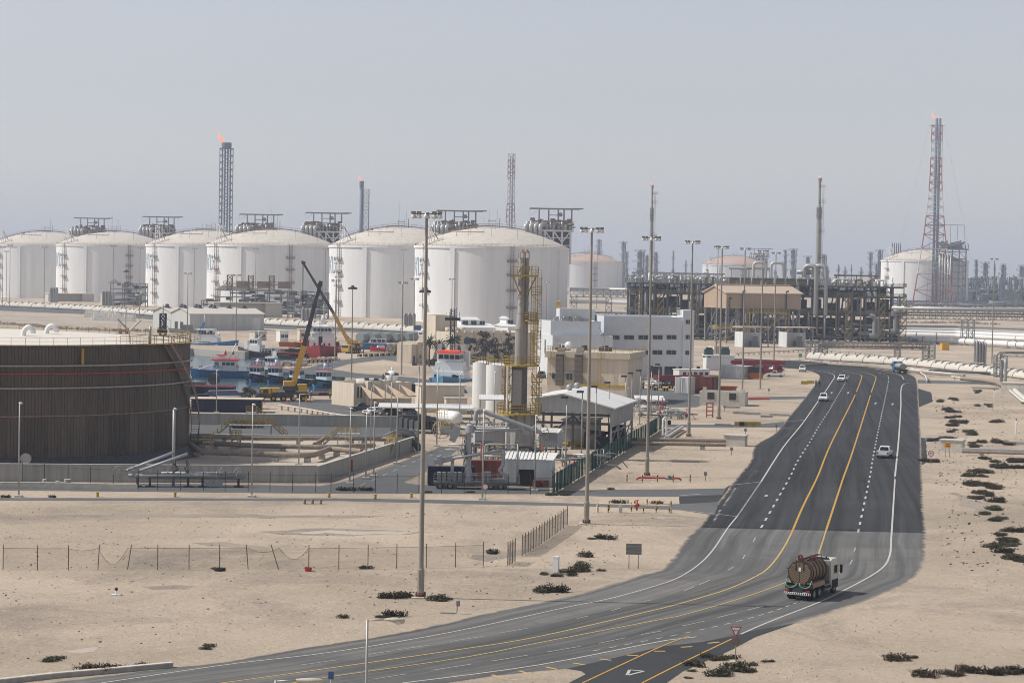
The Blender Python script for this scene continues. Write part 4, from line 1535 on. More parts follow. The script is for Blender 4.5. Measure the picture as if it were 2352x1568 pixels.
def roof_units(t,n,w,d,h,m=None,s=1.0,x0=0,y0=0):
 for i in range(n):
  q=MB()
  x,y=x0+R(.06,.85)*w,y0+R(.1,.8)*d
  q.box(-.8*s,-.6*s,.25,.8*s,.6*s,R(1.0,1.5)*s).box(-.7*s,-.5*s,0,-.5*s,.5*s,.25).box(.5*s,-.5*s,0,.7*s,.5*s,.25)
  q.cyl((0,0),.4*s,1.0*s,1.55*s,10)
  o=q.build('rooftop_unit',m or GALV,t)
  o.location=(x,y,h)
dW=dep(1500,868)
kW=dW/FPX
GREYW=mat('pale_grey_panel',(.60,.63,.65),.6,0,.05,.12)
p=P(1385,868,dW)
rz=PHI(1450)+radians(9)
t=thing('office_building','large white office block with two rows of dark windows and stair tower','building',(p.x,dW,0),rz)
X=lambda u:(u-1385)*kW/cos(radians(9))
Z=lambda v,u=1500:P(u,v,dW).z
q=MB()
block(q,X(1575),22,Z(733),.6)
block(q,X(1592)-X(1566),9,Z(713,1590),0,X(1566),-.4)
q.build('wall',GREYW,t)
wn=window('window',(1455-1433)*kW,(777-768)*kW)
spots=[]
for r_,v in((0,779),(1,814)):
 for u in(1399,1432,1465,1498,1530,1563):
  if u<1555:
   spots.append((X(u),-.02,Z(v,u)))
put_windows(wn,t,spots)
wn=window('window',11.5*kW,9*kW)
put_windows(wn,t,[(X(1573),-.42,Z(v,1580))for v in(744,779,815)])
q=MB()
for u0,u1 in((1492,1520),(1526,1553),(1558,1585),(1600,1608)):
 q=MB()
 q.box(X(u0),-.06,.1,X(u1),.05,Z(842,u0))
 q.build('door',GLASS,t)
q=MB()
q.path([(X(1580),-.6,Z(713,1590)+.2),(X(1580),-.6,Z(720,1590)+3),(X(1584),-.6,Z(720,1590)+3)],.12,6)
q.rail([(X(1562),2,Z(725,1560)),(X(1562),6,Z(725,1560)),(X(1564),8,Z(725,1560))],2,.08,1)
q.build('roof_ladder',GALV,t)
t=thing('store_building','white windowless stepped block with bright left flank left of the office','building',(P(1268,850,dW-14).x,dW-14,0),PHI(1300)+radians(13))
k2=(dW-14)/FPX
X2=lambda u:(u-1268)*k2/cos(radians(13))
Z2=lambda v,u=1320:P(u,v,dW-14).z
q=MB()
block(q,X2(1407),19,Z2(774),.35)
q.build('wall',GREYW,t)
q=MB()
block(q,X2(1386)-X2(1270),14,Z2(742)-Z2(774)-.05,.4,X2(1270),3.5,Z2(774)+.05)
q.build('upper_storey',GREYW,t)
q=MB()
block(q,8.5,4,3.2,0,X2(1295),6,Z2(742)+.4)
q.build('roof_room',GREYW,t)
roof_units(t,9,X2(1380)-X2(1260),5,Z2(742)+.02,None,1.0,0,4)
q=MB()
q.box(X2(1275),-.1,Z2(785),X2(1286),-.01,Z2(778))
q.build('wall_sign',mat('sign_grey',(.55,.56,.56)),t)
wn=window('window',1.0,1.6,None,None,0)
put_windows(wn,t,[(-.03,9,Z2(v))for v in(798,815)],-pi/2)
t=thing('roof_house','small white roof house beside the mast above the office roofs','building',(P(1292,735,dW+12).x,dW+12,0),PHI(1320)+radians(14))
q=MB()
hz=P(1310,709,dW+12).z
q.box(0,0,0,(1370-1292)*kW,7,hz)
q.build('wall',GREYW,t)
q=MB()
q.rail([(-.5,0,hz-1),(-.5,5,hz-1)],3,.1,1)
q.build('ladder_cage',YEL,t)
p,rz,w,dp,h=bld(1624,850,1620,1686,818,8)
t=thing('store_shed','low grey flat-roofed store with green roof coolers beside the office','shed',p,rz)
q=MB()
q.box(0,0,0,w,9,h)
q.build('wall',GREYW,t)
q=MB()
q.box(-.3,-.3,h,w+.3,9.3,h+.3)
q.build('roof',SHEET,t)
for x in(w*.12,w*.72):
 q=MB()
 q.box(-1.3,-1,0,1.3,1,1.6).prism([(-1,-.8),(1,-.8),(.6,.8),(-.6,.8)],1.6,2.1)
 o=q.build('cooler',mat('cooler_green',(.05,.085,.085)),t)
 o.location=(x,4,h+.3)
p,rz,w,dp,h=bld(1640,832,1622,1646,790,20)
t=thing('gate_block','small cream block between the office and grey store','building',p,rz)
block(MB(),1,1,1)
q=MB()
block(q,w+4,5,h*.8,.4)
q.build('wall',CREAM,t)
dC=dep(1120,838)
kC=dC/FPX
p=P(1042,838,dC)
t=thing('cream_building','cream parapet building with arched blue windows behind palm trees','building',(p.x,dC,0),PHI(1100)+radians(27))
X3=lambda u:(u-1042)*kC/cos(radians(27))
Z3=lambda v,u=1100:P(u,v,dC).z
q=MB()
hh=Z3(764)
block(q,X3(1230),18,hh-.8,.8)
block(q,X3(1034)-X3(984),8,Z3(730,1010),.5,X3(984)+8,12)
for i in range(12):
 q.box(X3(1050)+i*2.4,-.02,hh,X3(1050)+i*2.4+.7,.5,hh+.5)
q.build('wall',CREAM,t)
def arch(w,h):
 q=MB()
 pts=[(-w/2,0),(w/2,0)]+[(w/2*cos(pi*i/10),h+w/2*sin(pi*i/10))for i in range(11)]
 q.yprism(pts,-.05,.05)
 return q
for u,v,m in((1072,791,1),(1190,795,0)):
 o=arch(2.0,1.1).build('arched_window',mat('blue_glass',(.03,.07,.13),.15),t)
 o.location=(X3(u),-.05,Z3(v))
q=MB()
q.box(-.5,-.05,0,.5,.05,1.6)
o=q.build('window',GLASS,t)
o.location=(X3(1106),-.05,Z3(793))
q=MB()
for i in range(3):
 q.cyl((X3(1060)+i*2.2,9),1.0,hh-.5,hh+1.2,12)
q.build('roof_tank',CREAM,t)
for u0,u1,vb,vt,ve,lab in((1042,1138,800,737,731,'low white building with clerestory windows behind the cream building'),(1146,1186,790,735,730,'small white house with pitched roof left of the stack')):
 p,rz,w,dp,h=bld(u0+20,vb,u0,u1,vt,22,d=760)
 t=thing('white_house',lab,'building',p,rz)
 q=MB()
 q.box(0,0,0,w,13,h-2.2)
 q.add([(-.3,-.6,h-2.2),(w+.3,-.6,h-2.2),(w+.3,6,h-.9),(-.3,6,h-.9),(w+.3,13,h-2.2),(-.3,13,h-2.2)],[(0,1,2,3),(3,2,4,5),(0,3,5),(1,4,2)])
 q.build('wall',BOATW,t)
 q=MB()
 q.box(1,4,h-2.2,w*.62,10,h+.3)
 q.add([(.6,3.5,h+.3),(w*.65,3.5,h+.3),(w*.65,7,h+1.2),(.6,7,h+1.2),(w*.65,10.5,h+.3),(.6,10.5,h+.3)],[(0,1,2,3),(3,2,4,5),(0,3,5),(1,4,2)])
 q.build('clerestory',BOATW,t)
 wn=window('window',1.8,1.3,None,None,1)
 put_windows(wn,t,[(1.6+i*3.1,3.97,h-1.4)for i in range(3 if w>10 else 2)])
p,rz,w,dp,h=bld(945,834,927,985,791,60)
t=thing('gate_house','small white and cream gate house left of the palms','building',p,rz)
q=MB()
q.box(0,0,0,3,5,h)
q.box(3.01,-.3,0,9,6,h*1.12)
q.build('wall',CREAM,t)
q=MB()
q.box(1,-.05,0,2,.05,2.1)
q.build('door',DSTEEL,t)
wn=window('window',.8,.9,None,None,1)
put_windows(wn,t,[(4.2,-.33,1.4),(6.2,-.33,1.4)])
dB=dep(1380,925)
kB=dB/FPX
t=thing('control_building','beige two storey control building with brown ducts and roof railing','building',(P(1440,925,dB).x,dB,0),PHI(1440)-radians(12))
X4=lambda u:(u-1440)*kB
Z4=lambda v,u=1380:P(u,v,dB).z
q=MB()
w=-X4(1250)
hB=Z4(824)
q.box(-w,0,0,0,16,hB)
q.box(X4(1330)*1.0,-3.2,0,.6,-.01,Z4(888))
q.build('wall',CREAM,t)
q=MB()
q.box(-w-.5,-.6,hB,.6,16.5,hB+1.3)
q.build('parapet',mat('parapet_beige',(.52,.46,.36),.85,0,.08,.3,1),t)
q=MB()
q.rail([(-w-.4,16,hB+1.3),(-w-.4,-.5,hB+1.3),(.5,-.5,hB+1.3),(.5,16,hB+1.3)],1.0,.04,1.5)
q.build('roof_railing',YEL,t)
for u in(1282,1327):
 q=MB()
 x=X4(u)
 q.box(x-.8,-1.5,Z4(888),x+.8,-.62,hB+.4)
 q.add([(x-.8,-1.5,hB+.4),(x+.8,-1.5,hB+.4),(x+.8,.6,hB+2.2),(x-.8,.6,hB+2.2),(x-.8,.6,hB+.4),(x+.8,.6,hB+.4)],[(0,1,2,3),(0,3,4),(1,5,2),(3,2,5,4)])
 for z in range(1,7):
  q.box(x-.86,-1.56,Z4(888)+z*1.1,x+.86,-.6,Z4(888)+z*1.1+.12)
 q.build('air_duct',mat('duct_brown',(.16,.135,.115),.6,0,.2,.5),t)
wn=window('window',1.3,1.5,mat('blue_glass',(.03,.07,.13)),CONCL,1)
put_windows(wn,t,[(X4(1296),-.04,Z4(875)),(X4(1262),-.04,Z4(874))])
q=MB()
for u in(1302,1265):
 q.box(X4(u)-1.3,-.9,Z4(860),X4(u)+1.3,0,Z4(860)+.12)
q.build('sunshade',CONCL,t)
q=MB()
q.box(X4(1330),-3.3,Z4(888),.7,-3.15,Z4(888)+.5)
q.rail([(X4(1330),-3.2,Z4(888)),(.6,-3.2,Z4(888))],1.1,.04,1.5)
q.build('terrace_railing',YEL,t)
for u in(1256,1375):
 q=MB()
 for i in range(14):
  q.bar((X4(u)-.3,-.75,Z4(888)+i*.45),(X4(u)+.3,-.75,Z4(888)+i*.45),.04,4)
 q.bar((X4(u)-.3,-.75,Z4(888)),(X4(u)-.3,-.75,hB+2),.04,4).bar((X4(u)+.3,-.75,Z4(888)),(X4(u)+.3,-.75,hB+2),.04,4)
 q.build('ladder',YEL,t)
roof_units(t,4,w*.8,8,hB+.02,DARK,1.6,-w,4)
q=MB()
q.ball((X4(1284),6,hB+2.4),.9,12).path([(X4(1270),5,hB),(X4(1270),5,hB+2.6),(X4(1290),5,hB+2.6)],.12,6)
q.build('roof_vessel',BOATW,t)
q=MB()
q.path([(X4(1378),3,hB),(X4(1378),3,hB+4),(X4(1364),3,hB+6.6)],.1,6)
q.build('roof_davit',GALV,t)
for u,half,vb,vt,lab in((1109,25,936,833,'white cylindrical tank left of the stack, the left of two'),(1142,27,950,838,'white cylindrical tank just left of the stack, overlapping its twin')):
 d=462 if u<1120 else 455
 p=P(u,vb,d)
 zt,r=P(u,vt,d).z,half*d/FPX
 t=thing('white_tank',lab,'storage tank',(p.x,d,0),0,'white process tanks by the stack')
 q=MB()
 q.lathe([(r,0),(r,zt),(r*.5,zt+.35),(.01,zt+.5)],40)
 q.build('shell',mat('tank_white',(.72,.72,.70),.45,0,.05,.2,1),t)
 q=MB()
 q.rail([(r*cos(i*pi/10),r*sin(i*pi/10),zt)for i in range(21)],1.1,.05,1.2)
 q.build('railing',YEL,t)
 q=MB()
 q.M=Matrix.Rotation(radians(25),4,'Z')
 for i in range(int(zt/.4)):
  q.bar((-.3,-r-.3,i*.4),(.3,-r-.3,i*.4),.03,4,caps=False)
 for x in(-.35,.35):
  q.bar((x,-r-.3,0),(x,-r-.3,zt+1.1),.05,4)
 q.build('ladder',YEL,t)
dS=dep(1412,1035)
kS=dS/FPX
t=thing('process_shed','open-sided shed with pitched white roof and ribbed gable right of stack','shed',(P(1404,1035,dS).x,dS,0),PHI(1404)-radians(9.5))
X5=lambda u:(u-1404)*kS
Z5=lambda v:P(1404,v,dS).z
zE,zR,zB=Z5(936),Z5(908),Z5(950)
w,L5=-X5(1222),22
RIB=mat('ribbed_grey_sheet',(.46,.47,.47),.55,0,.1,.3,1)
ROOFW=mat('white_ribbed_roof',(.70,.70,.68),.5,0,.1,.25)
mid=-w*.62
q=MB()
q.add([(-w,0,zB),(0,0,zB),(0,0,zE),(mid,0,zR),(-w,0,Z5(918))],[(0,1,2,3,4)])
q.add([(0,0,Z5(981)),(0,L5,Z5(981)),(0,L5,zE),(0,0,zE)],[(0,1,2,3)])
i=0
while i*.8<w:
 x=-i*.8
 zt=zE+(zR-zE)*(x/mid)if x>mid else zR+(Z5(918)-zR)*((x-mid)/(-w-mid))
 q.box(x-.1,-.08,zB,x+.1,-.01,zt-.05)
 i+=1
for i in range(int(L5/.9)):
 q.box(.01,i*.9,Z5(981),.08,i*.9+.2,zE)
q.build('wall',RIB,t)
q=MB()
for(xa,za),(xb_,zb_)in(((.6,zE-.2),(mid,zR)),((mid,zR),(-w-1.2,Z5(918)-.3))):
 q.add([(xa,-.8,za),(xa,L5,za),(xb_,L5,zb_),(xb_,-.8,zb_),(xa,-.8,za+.2),(xa,L5,za+.2),(xb_,L5,zb_+.2),(xb_,-.8,zb_+.2)],[(0,1,2,3),(7,6,5,4),(0,4,5,1),(3,2,6,7),(0,3,7,4),(1,5,6,2)])
q.build('roof',ROOFW,t)
for y in(2,9):
 q=MB()
 q.ball((mid-1,y+8,zR+.6),.6,10,.8).cyl((mid-1,y+8),.35,zR-.2,zR+.5,10)
 q.build('roof_vent',GALV,t)
for y in range(0,22,7):
 for x in(-.1,-w*.5,-w+.1):
  if x!=-.1 and y>20:
   continue
  q=MB()
  q.beam((x,y,0),(x,y,zE if x==-.1 else zB),.32)
  if x==-.1 and y<20:
   q.beam((x,y,1),(x,y+7,zB-2),.16).beam((x,y,zB-3),(x,y+7,zB-3),.2)
  q.build('post',GALV if x==-.1 else DSTEEL,t)
q=MB()
q.beam((-w,0,zB-.3),(0,0,zB-.3),.3,.5).beam((-w,0,4.2),(0,0,4.2),.25,.4).beam((-w*.9,.2,1),(-w*.5,.2,zB-.5),.25).beam((-w*.5,.2,zB-.5),(-w*.15,.2,1),.25)
q.build('cross_bracing',DSTEEL,t)
for i in range(26):
 q=MB()
 x,y,z=R(-w*.95,-1.5),R(2,19),R(.5,zB-2.5)
 if R(0,1)<.5:
  q.box(x,y,0,x+R(1,3),y+2,R(1,3.5))
  q.build('machine',random.choice((DARK,DARK,NAVY,DSTEEL)),t)
 else:
  q.path([(x,y,0),(x,y,z),(x+R(1,4),y,z)],R(.15,.4),8,.5)
  q.build('pipe',random.choice((PIPE,DARK,GALV,YEL)),t)
q=MB()
q.box(-w*.72,6,0,-w*.3,12,4.2)
q.box(-w*.74,5.6,4.2,-w*.28,12.4,4.4)
q.build('inner_cabin',RIB,t)
for u0,u1,vb,vt,ve,d,lab,a in((1290,1436-146+56,1050,1035-30,986,0,'',0),):
 pass
def cabin(uc,ul,ur,vtop,vbot,vground,a,lab,leg=True,m=None,rib=True,depth=None):
 d=dep(uc,vground)
 p,rz,w,dp,h=bld(uc,vground,ul,ur,vtop,a,d)
 zb=P(uc,vbot,d).z
 dp=depth or dp
 sx=1 if a>=0 else-1
 t=thing('ribbed_cabin',lab,'cabin',p,rz)
 q=MB()
 x0,x1=(0,w)if sx>0 else(-w,0)
 q.box(x0,0,zb,x1,dp,h)
 if rib:
  for i in range(int(w/.35)):
   q.box(x0+i*.35,-.05,zb,x0+i*.35+.14,-.005,h)
 q.build('wall',m or RIB,t)
 q=MB()
 q.add([(x0-.2,-.3,h-.1),(x1+.2,-.3,h-.1),(x1+.2,dp*.5,h+dp*.13),(x0-.2,dp*.5,h+dp*.13),(x1+.2,dp+.3,h-.1),(x0-.2,dp+.3,h-.1)],[(0,1,2,3),(3,2,4,5),(0,3,5),(1,4,2),(0,5,4,1)])
 if rib:
  for i in range(int(w/.35)):
   x=x0+i*.35
   q.add([(x,-.3,h-.06),(x+.14,-.3,h-.06),(x+.14,dp*.5,h+dp*.13+.05),(x,dp*.5,h+dp*.13+.05)],[(0,1,2,3)])
 q.build('roof',ROOFW,t)
 if leg:
  for x in(x0+.3,x1-.3):
   for y in(.3,dp-.3):
    q=MB()
    q.beam((x,y,0),(x,y,zb),.25)
    q.build('leg',GALV,t)
 return t
cabin(1280,1237,1292,992,1028,1048,-14,'ribbed grey cabin on legs right of the stack base',depth=3.5)
cabin(1090,1090,1172,988,1026,1046,4,'long ribbed grey cabin on legs left of the stack base',depth=4)
d=dep(1430,1118)
p,rz,w,dp,h=bld(1465-0,1118,1356,1476,1055,-12,dep(1300,1118))
p=P(1467-200,1118,dep(1267,1118))
d=p.y
k=d/FPX
t=thing('corrugated_store','corrugated white store with dark open doorway by the green fence','shed',(P(1267,1118,d).x,d,0),PHI(1267)-radians(4))
w,h=(1267-1154)*k,P(1267,1056,d).z
x_a,x_b,hd=-(1267-1190)*k,-(1267-1229)*k,P(1210,1078,d).z
q=MB()
q.box(-w,0,0,x_a,.15,h).box(x_b,0,0,0,.15,h).box(x_a,0,hd,x_b,.15,h)
q.box(-w,5.8,0,0,6,h).box(-w,.15,0,-w+.15,5.8,h).box(-.15,.15,0,0,5.8,h)
for i in range(int(w/.28)):
 x=-w+i*.28
 q.box(x,-.07,hd if x_a-.1<x<x_b else 0,x+.12,-.003,h)
q.build('wall',SHEET,t)
q=MB()
q.add([(-w-.2,-.2,h),(.2,-.2,h),(.6,3,h+.7),(-w-.2,3,h+.7),(.2,6.2,h),(-w-.2,6.2,h)],[(0,1,2,3),(3,2,4,5),(0,3,5),(1,4,2),(0,5,4,1)])
for i in range(int(w/.5)):
 x=-w+i*.5
 q.beam((x,-.25,h+.02),(x,3,h+.75),.18,.12)
q.build('roof',ROOFW,t)
q=MB()
q.box(x_a-.1,1.5,0,x_b+.1,1.6,hd)
q.build('door',DARK,t)
def container(uc,vb,ul,ur,vt,a,m,lab,group=None,L_=None):
 p,rz,w,dp,h=bld(uc,vb,ul,ur,vt,a)
 t=thing('shipping_container',lab,'container',p,rz,group)
 if L_:
  if a>=0:dp=L_
  else:dp=L_
 x0,x1=(0,w)if a>=0 else(-w,0)
 q=MB()
 q.box(x0+.06,.06,.12,x1-.06,dp-.06,h-.08)
 for i in range(int(w/.3)):
  q.box(x0+.1+i*.3,0,.2,x0+.1+i*.3+.15,.07,h-.15)
 xs_=x0 if a>=0 else x1
 for i in range(int(dp/.3)):
  q.box(xs_-.01 if a>=0 else xs_-.06,.1+i*.3,.2,xs_+.06 if a>=0 else xs_+.01,.1+i*.3+.15,h-.15)
 q.build('wall',m,t)
 q=MB()
 for x in(x0,x1-.12):
  for y in(-.02,dp-.1):
   q.box(x,y,0,x+.12,y+.12,h)
  q.box(x,.1,h-.12,x+.12,dp-.1,h)
 q.box(x0,-.02,0,x1,.1,.14).box(x0,-.02,h-.12,x1,.1,h)
 q.build('corner_frame',m,t)
 q=MB()
 for f in(.3,.42,.58,.7):
  xx=x0-.05 if a>=0 else x1+.05
  q.bar((xx,dp*f,.2),(xx,dp*f,h-.2),.03,5)
 q.build('lock_rod',GALV,t)
 return t
container(983,1115,980,1090,1071,2,NAVY,'dark blue shipping container behind the loading arm trailer',None,2.4)
container(1076,1106,1073,1156,1057,2,RUST,'rust red shipping container between blue one and white store',None,2.4)
REDC=mat('container_red',(.26,.035,.04),.6,0,.15,.3,1)
container(1513,886,1505,1612,862,35,REDC,'long crimson container behind the parked cars',None,2.4)
container(1664-30,905,1596,1650,866,-30,RUST,'weathered maroon container open at the side behind the white box',None,4)
container(1580,905,1550,1596,867,62,SHEET,'white box container turned end-on beside maroon container',None,None)
for uc,vb,ul,ur,vt,a,lab,nm in((1560,872,1546,1630,849,25,'long white site cabin behind the containers','site_cabin'),(1690,870,1656,1727,842,40,'white slatted plant enclosure pierced with small square holes','plant_enclosure')):
 p,rz,w,dp,h=bld(uc,vb,ul,ur,vt,a)
 t=thing(nm,lab,'cabin',p,rz)
 q=MB()
 q.box(0,0,0,w,min(dp,8),h)
 if nm=='plant_enclosure':
  for i in range(8):
   q.box(-.06,.1,.3+i*.45,-.005,min(dp,8)-.1,.55+i*.45)
 q.build('wall',SHEET,t)
 q=MB()
 q.box(-.15,-.15,h,w+.15,min(dp,8)+.15,h+.15)
 q.build('roof',WHITE,t)
 q=MB()
 if nm=='plant_enclosure':
  for i in range(13):
   for j in range(9):
    if i>2 or j>5:
     q.box(.5+i*w/14,-.03,.4+j*h/11,.5+i*w/14+.14,.01,.4+j*h/11+.14)
  q.build('pierced_panel',DARK,t)
 else:
  for i in range(5):
   q.box(1+i*w/5.5,-.04,1.2,2+i*w/5.5,.01,2)
  q.build('window_band',GLASS,t)
p,rz,w,dp,h=bld(1711,933,1606,1717,901,-6)
t=thing('block_house','low cream block house with two pierced brown wall screens','building',p,rz)
q=MB()
block(q,w,6,h-.4,.4,-w)
q.box(-w+.6,1,h,-w+1.3,1.7,h+.8).box(-.9,.2,h,-.2,1,h+.5)
q.build('wall',CONCL,t)
for f in(.17,.645):
 q=MB()
 s=.15*w
 q.mat(0).box(0,-.05,0,s,-.01,s)
 q.mat(1)
 for i in range(7):
  for j in range(6):
   q.box(.12+i*s/7.2,-.09,.12+j*s/6.3,.12+i*s/7.2+.2,-.052,.12+j*s/6.3+.2)
 o=q.build('pierced_screen',[mat('screen_tan',(.28,.21,.16),.8),DARK],t)
 o.location=(-w+f*w,0,h*.42)
p,rz,w,dp,h=bld(812,934,796,947,880,30)
t=thing('harbour_office','cream flat-roofed harbour office with white roof tank and shade sails','building',p,rz)
q=MB()
block(q,w,9,h-.6,.6)
q.box(2.6,-1.2,0,4.2,-.01,h+.4)
q.build('wall',CREAM,t)
q=MB()
q.cyl((w*.45,4.5),2.6,h-.6,h+.6,20).cyl((w*.70,4.5),1.4,h-.6,h+.3,14)
q.build('round_vent',CONCL,t)
q=MB()
q.ball((w*.83,4,h+1.1),1.25,14).cyl((w*.83,4),.8,h-.6,h+.2,12).cyl((w*.83,4),.2,h+2.2,h+2.9,8)
q.build('roof_tank',BOATW,t)
wn=window('window',.35,2.2,None,None,0)
put_windows(wn,t,[(.8,-.02,1.8),(1.5,-.02,1.8),(3.2,-1.22,1.4)])
SAIL=mat('shade_sail',(.60,.46,.32),.9,0,.08,.4)
pc=p
tt=thing('shade_sail','row of tan fabric shade sails over cars by the harbour office','shade sail',G(866,938),rz)
for i in range(4):
 q=MB()
 x=i*3.1-3
 q.add([(x,-2,2.2),(x+3,-2.6,2.1),(x+3.4,2.6,3.2),(x+.6,2.6,4.6),(x+1.6,0,3.5)],[(0,1,4),(1,2,4),(2,3,4),(3,0,4)])
 q.build('canopy',SAIL,tt)
 q=MB()
 q.bar((x+.6,2.7,0),(x+.6,2.7,4.7),.07,6).bar((x+.6,2.7,4.6),(x,-2,2.3),.04,4)
 q.build('post',GALV,tt)
p,rz,w,dp,h=bld(1012,948,978,1086,899,62)
t=thing('flat_store','pale cream flat store before the white tanks with small lean-to','building',G(976,952),PHI(976)+radians(8))
q=MB()
q.box(0,6,0,8.6,14,5.2)
q.box(4.5,2.4,0,8.6,5.99,3.0)
q.build('wall',CREAM,t)
q=MB()
q.box(-.2,5.8,5.2,8.8,14.2,5.4).box(4.3,2.2,3.0,8.8,5.8,3.15)
q.build('roof',CONCL,t)
def carport(u0,u1,v,vg,lab,depth=4.5):
 d=dep((u0+u1)/2,vg)
 a,b=P(u0,v,d),P(u1,v,d)
 z=P((u0+u1)/2,v,d).z
 t=thing('carport',lab,'carport',(a.x,d,0),0)
 w=b.x-a.x
 q=MB()
 q.add([(0,0,z-.2),(w,0,z-.2),(w,depth,z+.3),(0,depth,z+.3),(0,0,z),(w,0,z),(w,depth,z+.5),(0,depth,z+.5)],[(0,3,2,1),(4,5,6,7),(0,1,5,4),(1,2,6,5),(2,3,7,6),(3,0,4,7)])
 for i in range(int(w/.5)):
  q.add([(i*.5,-.02,z+.02),(i*.5+.2,-.02,z+.02),(i*.5+.2,depth,z+.53),(i*.5,depth,z+.53)],[(0,1,2,3)])
 q.build('roof',ROOFW,t)
 k=max(2,int(w/4))
 for i in range(k+1):
  q=MB()
  q.beam((.2+(w-.4)*i/k,.3,0),(.2+(w-.4)*i/k,.3,z-.2),.14).beam((.2+(w-.4)*i/k,depth-.3,0),(.2+(w-.4)*i/k,depth-.3,z+.2),.14)
  q.build('post',GALV,t)
 return t
carport(868,1086,936,960,'long white ribbed carport roof behind the bund wall')
carport(1460,1528,918,942,'white ribbed canopy over pipework behind the green fence',7)
carport(1100,1170,917,985,'white ribbed canopy on steel posts left of the stack',6)
p,rz,w,dp,h=bld(436,757,341,608,720,27,d=930)
t=thing('warehouse','long pale grey warehouse with twin gables and roof fans before the tanks','warehouse',p,rz)
q=MB()
for y in(0,17.2):
 q.box(0,y,0,w,y+17,h)
 q.add([(0,y,h),(0,y+17,h),(0,y+8.5,h+2),(w,y,h),(w,y+17,h),(w,y+8.5,h+2)],[(0,2,1),(3,4,5)])
for i in range(1,7):
 q.box(w*i/7,-.12,0,w*i/7+.2,-.01,h)
q.build('wall',mat('warehouse_grey',(.50,.51,.49),.6,0,.06,.2,1),t)
for y in(0,17.2):
 q=MB()
 q.add([(-.5,y-.5,h-.1),(w+.5,y-.5,h-.1),(w+.5,y+8.5,h+2.1),(-.5,y+8.5,h+2.1),(w+.5,y+17.5,h-.1),(-.5,y+17.5,h-.1)],[(0,1,2,3),(3,2,4,5)])
 q.build('roof',mat('warehouse_roof',(.60,.56,.49),.7,0,.08,.2),t)
for i in range(9):
 q=MB()
 q.cyl((0,0),.9,-.6,.9,10).ball((0,0,.9),1.0,8,.6).box(-1.3,-.5,-.5,1.3,.5,.3)
 o=q.build('roof_fan',DSTEEL,t)
 o.location=(2+(i%5)*w/5,9 if i<5 else 25,h+2)
for y,m in((6,DARK),(11,DARK),(22,NAVY)):
 q=MB()
 q.box(-.1,y,0,.02,y+2.6,3.4)
 q.build('door',m,t)
q=MB()
q.box(w*.84,-.1,0,w*.95,.02,h*.75)
q.build('roller_door',SHEET,t)
for uc,vb,ul,ur,vt,a,d,lab in((112,700,96,213,673,10,1500,'long low grey shed with dark open front below the leftmost tanks'),(492,716,478,648,694,12,1160,'low cream shed under the pipe racks of the third tank'),(240,700,237,262,676,10,1400,'small pale block beside the pipe rack below the tanks')):
 p,rz,w,dp,h=bld(uc,vb,ul,ur,vt,a,d)
 t=thing('low_shed',lab,'shed',p,rz)
 q=MB()
 q.box(0,3,0,w,14,h-.5).box(0,0,0,3,3,h-.5).box(w*.75,0,0,w,3,h-.5)
 q.build('wall',CONCL,t)
 q=MB()
 q.box(-.4,-.4,h-.5,w+.4,14.4,h)
 q.build('roof',CONCL if w>30 and u>0 else CREAM,t)
 for i in range(5):
  q=MB()
  q.beam((w*i/4,.2,0),(w*i/4,.2,h-.5),.4)
  q.build('post',GALV,t)
def rack(u0,u1,vb,vt,d,lab,roof=False,towers=0,n=40):
 a,b=P(u0,vb,d),P(u1,vb,d)
 h=P((u0+u1)/2,vt,d).z
 w=b.x-a.x
 t=thing('process_rack',lab,'process rack',(a.x,d,0),0)
 q=MB()
 k=max(3,int(w/6))
 for i in range(k+1):
  for y in(0,8):
   q.beam((w*i/k,y,0),(w*i/k,y,h),.5)
 for z in(h*.25,h*.5,h*.75,h):
  for y in(0,8):
   q.beam((0,y,z),(w,y,z),.4)
 q.build('steel_frame',STEEL,t)
 for i in range(n):
  q=MB()
  x,z=R(0,w*.9),R(.5,h)
  if R(0,1)<.5:
   q.bar((x,R(0,7),z),(min(w,x+R(4,14)),R(0,7),z),R(.3,.8),6)
   q.build('pipe',random.choice((PIPE,STEEL,PLANTM)),t)
  else:
   q.cbox((x,R(1,6),max(1.2,z)),(R(1.5,4),2.5,R(1,2.4)))
   q.build('equipment',random.choice((PLANTM,STEEL,DSTEEL)),t)
 if roof:
  q=MB()
  q.yprism([(-2,h),(w*roof,h),(w*roof,h+.3),(w*roof-1,h+.6),(2.5,h+2.8),(-2,h+.3)],1,8)
  q.build('roof',LNGD,t)
 for i in range(towers):
  x=w*(.15+i*.28)
  q=MB()
  q.truss((x,2,h),(x,2,h+8),2.5,2.5,3,.2)
  q.box(x-3,0,h+3,x+3,4,h+3.4).rail([(x-3,0,h+3.4),(x+3,0,h+3.4)],1.4,.15,1.5)
  q.box(x+3.5,0,h+1.5,x+10,5,h+5)
  q.build('filter_tower',STAIRM,t)
 return t
rack(254,334,701,651,1370,'pipe rack with pitched shelter before the fifth white tank',.3,0,40)
rack(500,672,722,668,1180,'process rack with three filter towers before the third white tank',.72,3,50)
rack(660,752,722,672,1160,'dense pipe rack between the second and third white tanks',False,0,46)
rack(463,500,708,690,1190,'low pipe rack left of the cream shed below the tanks',False,0,12)
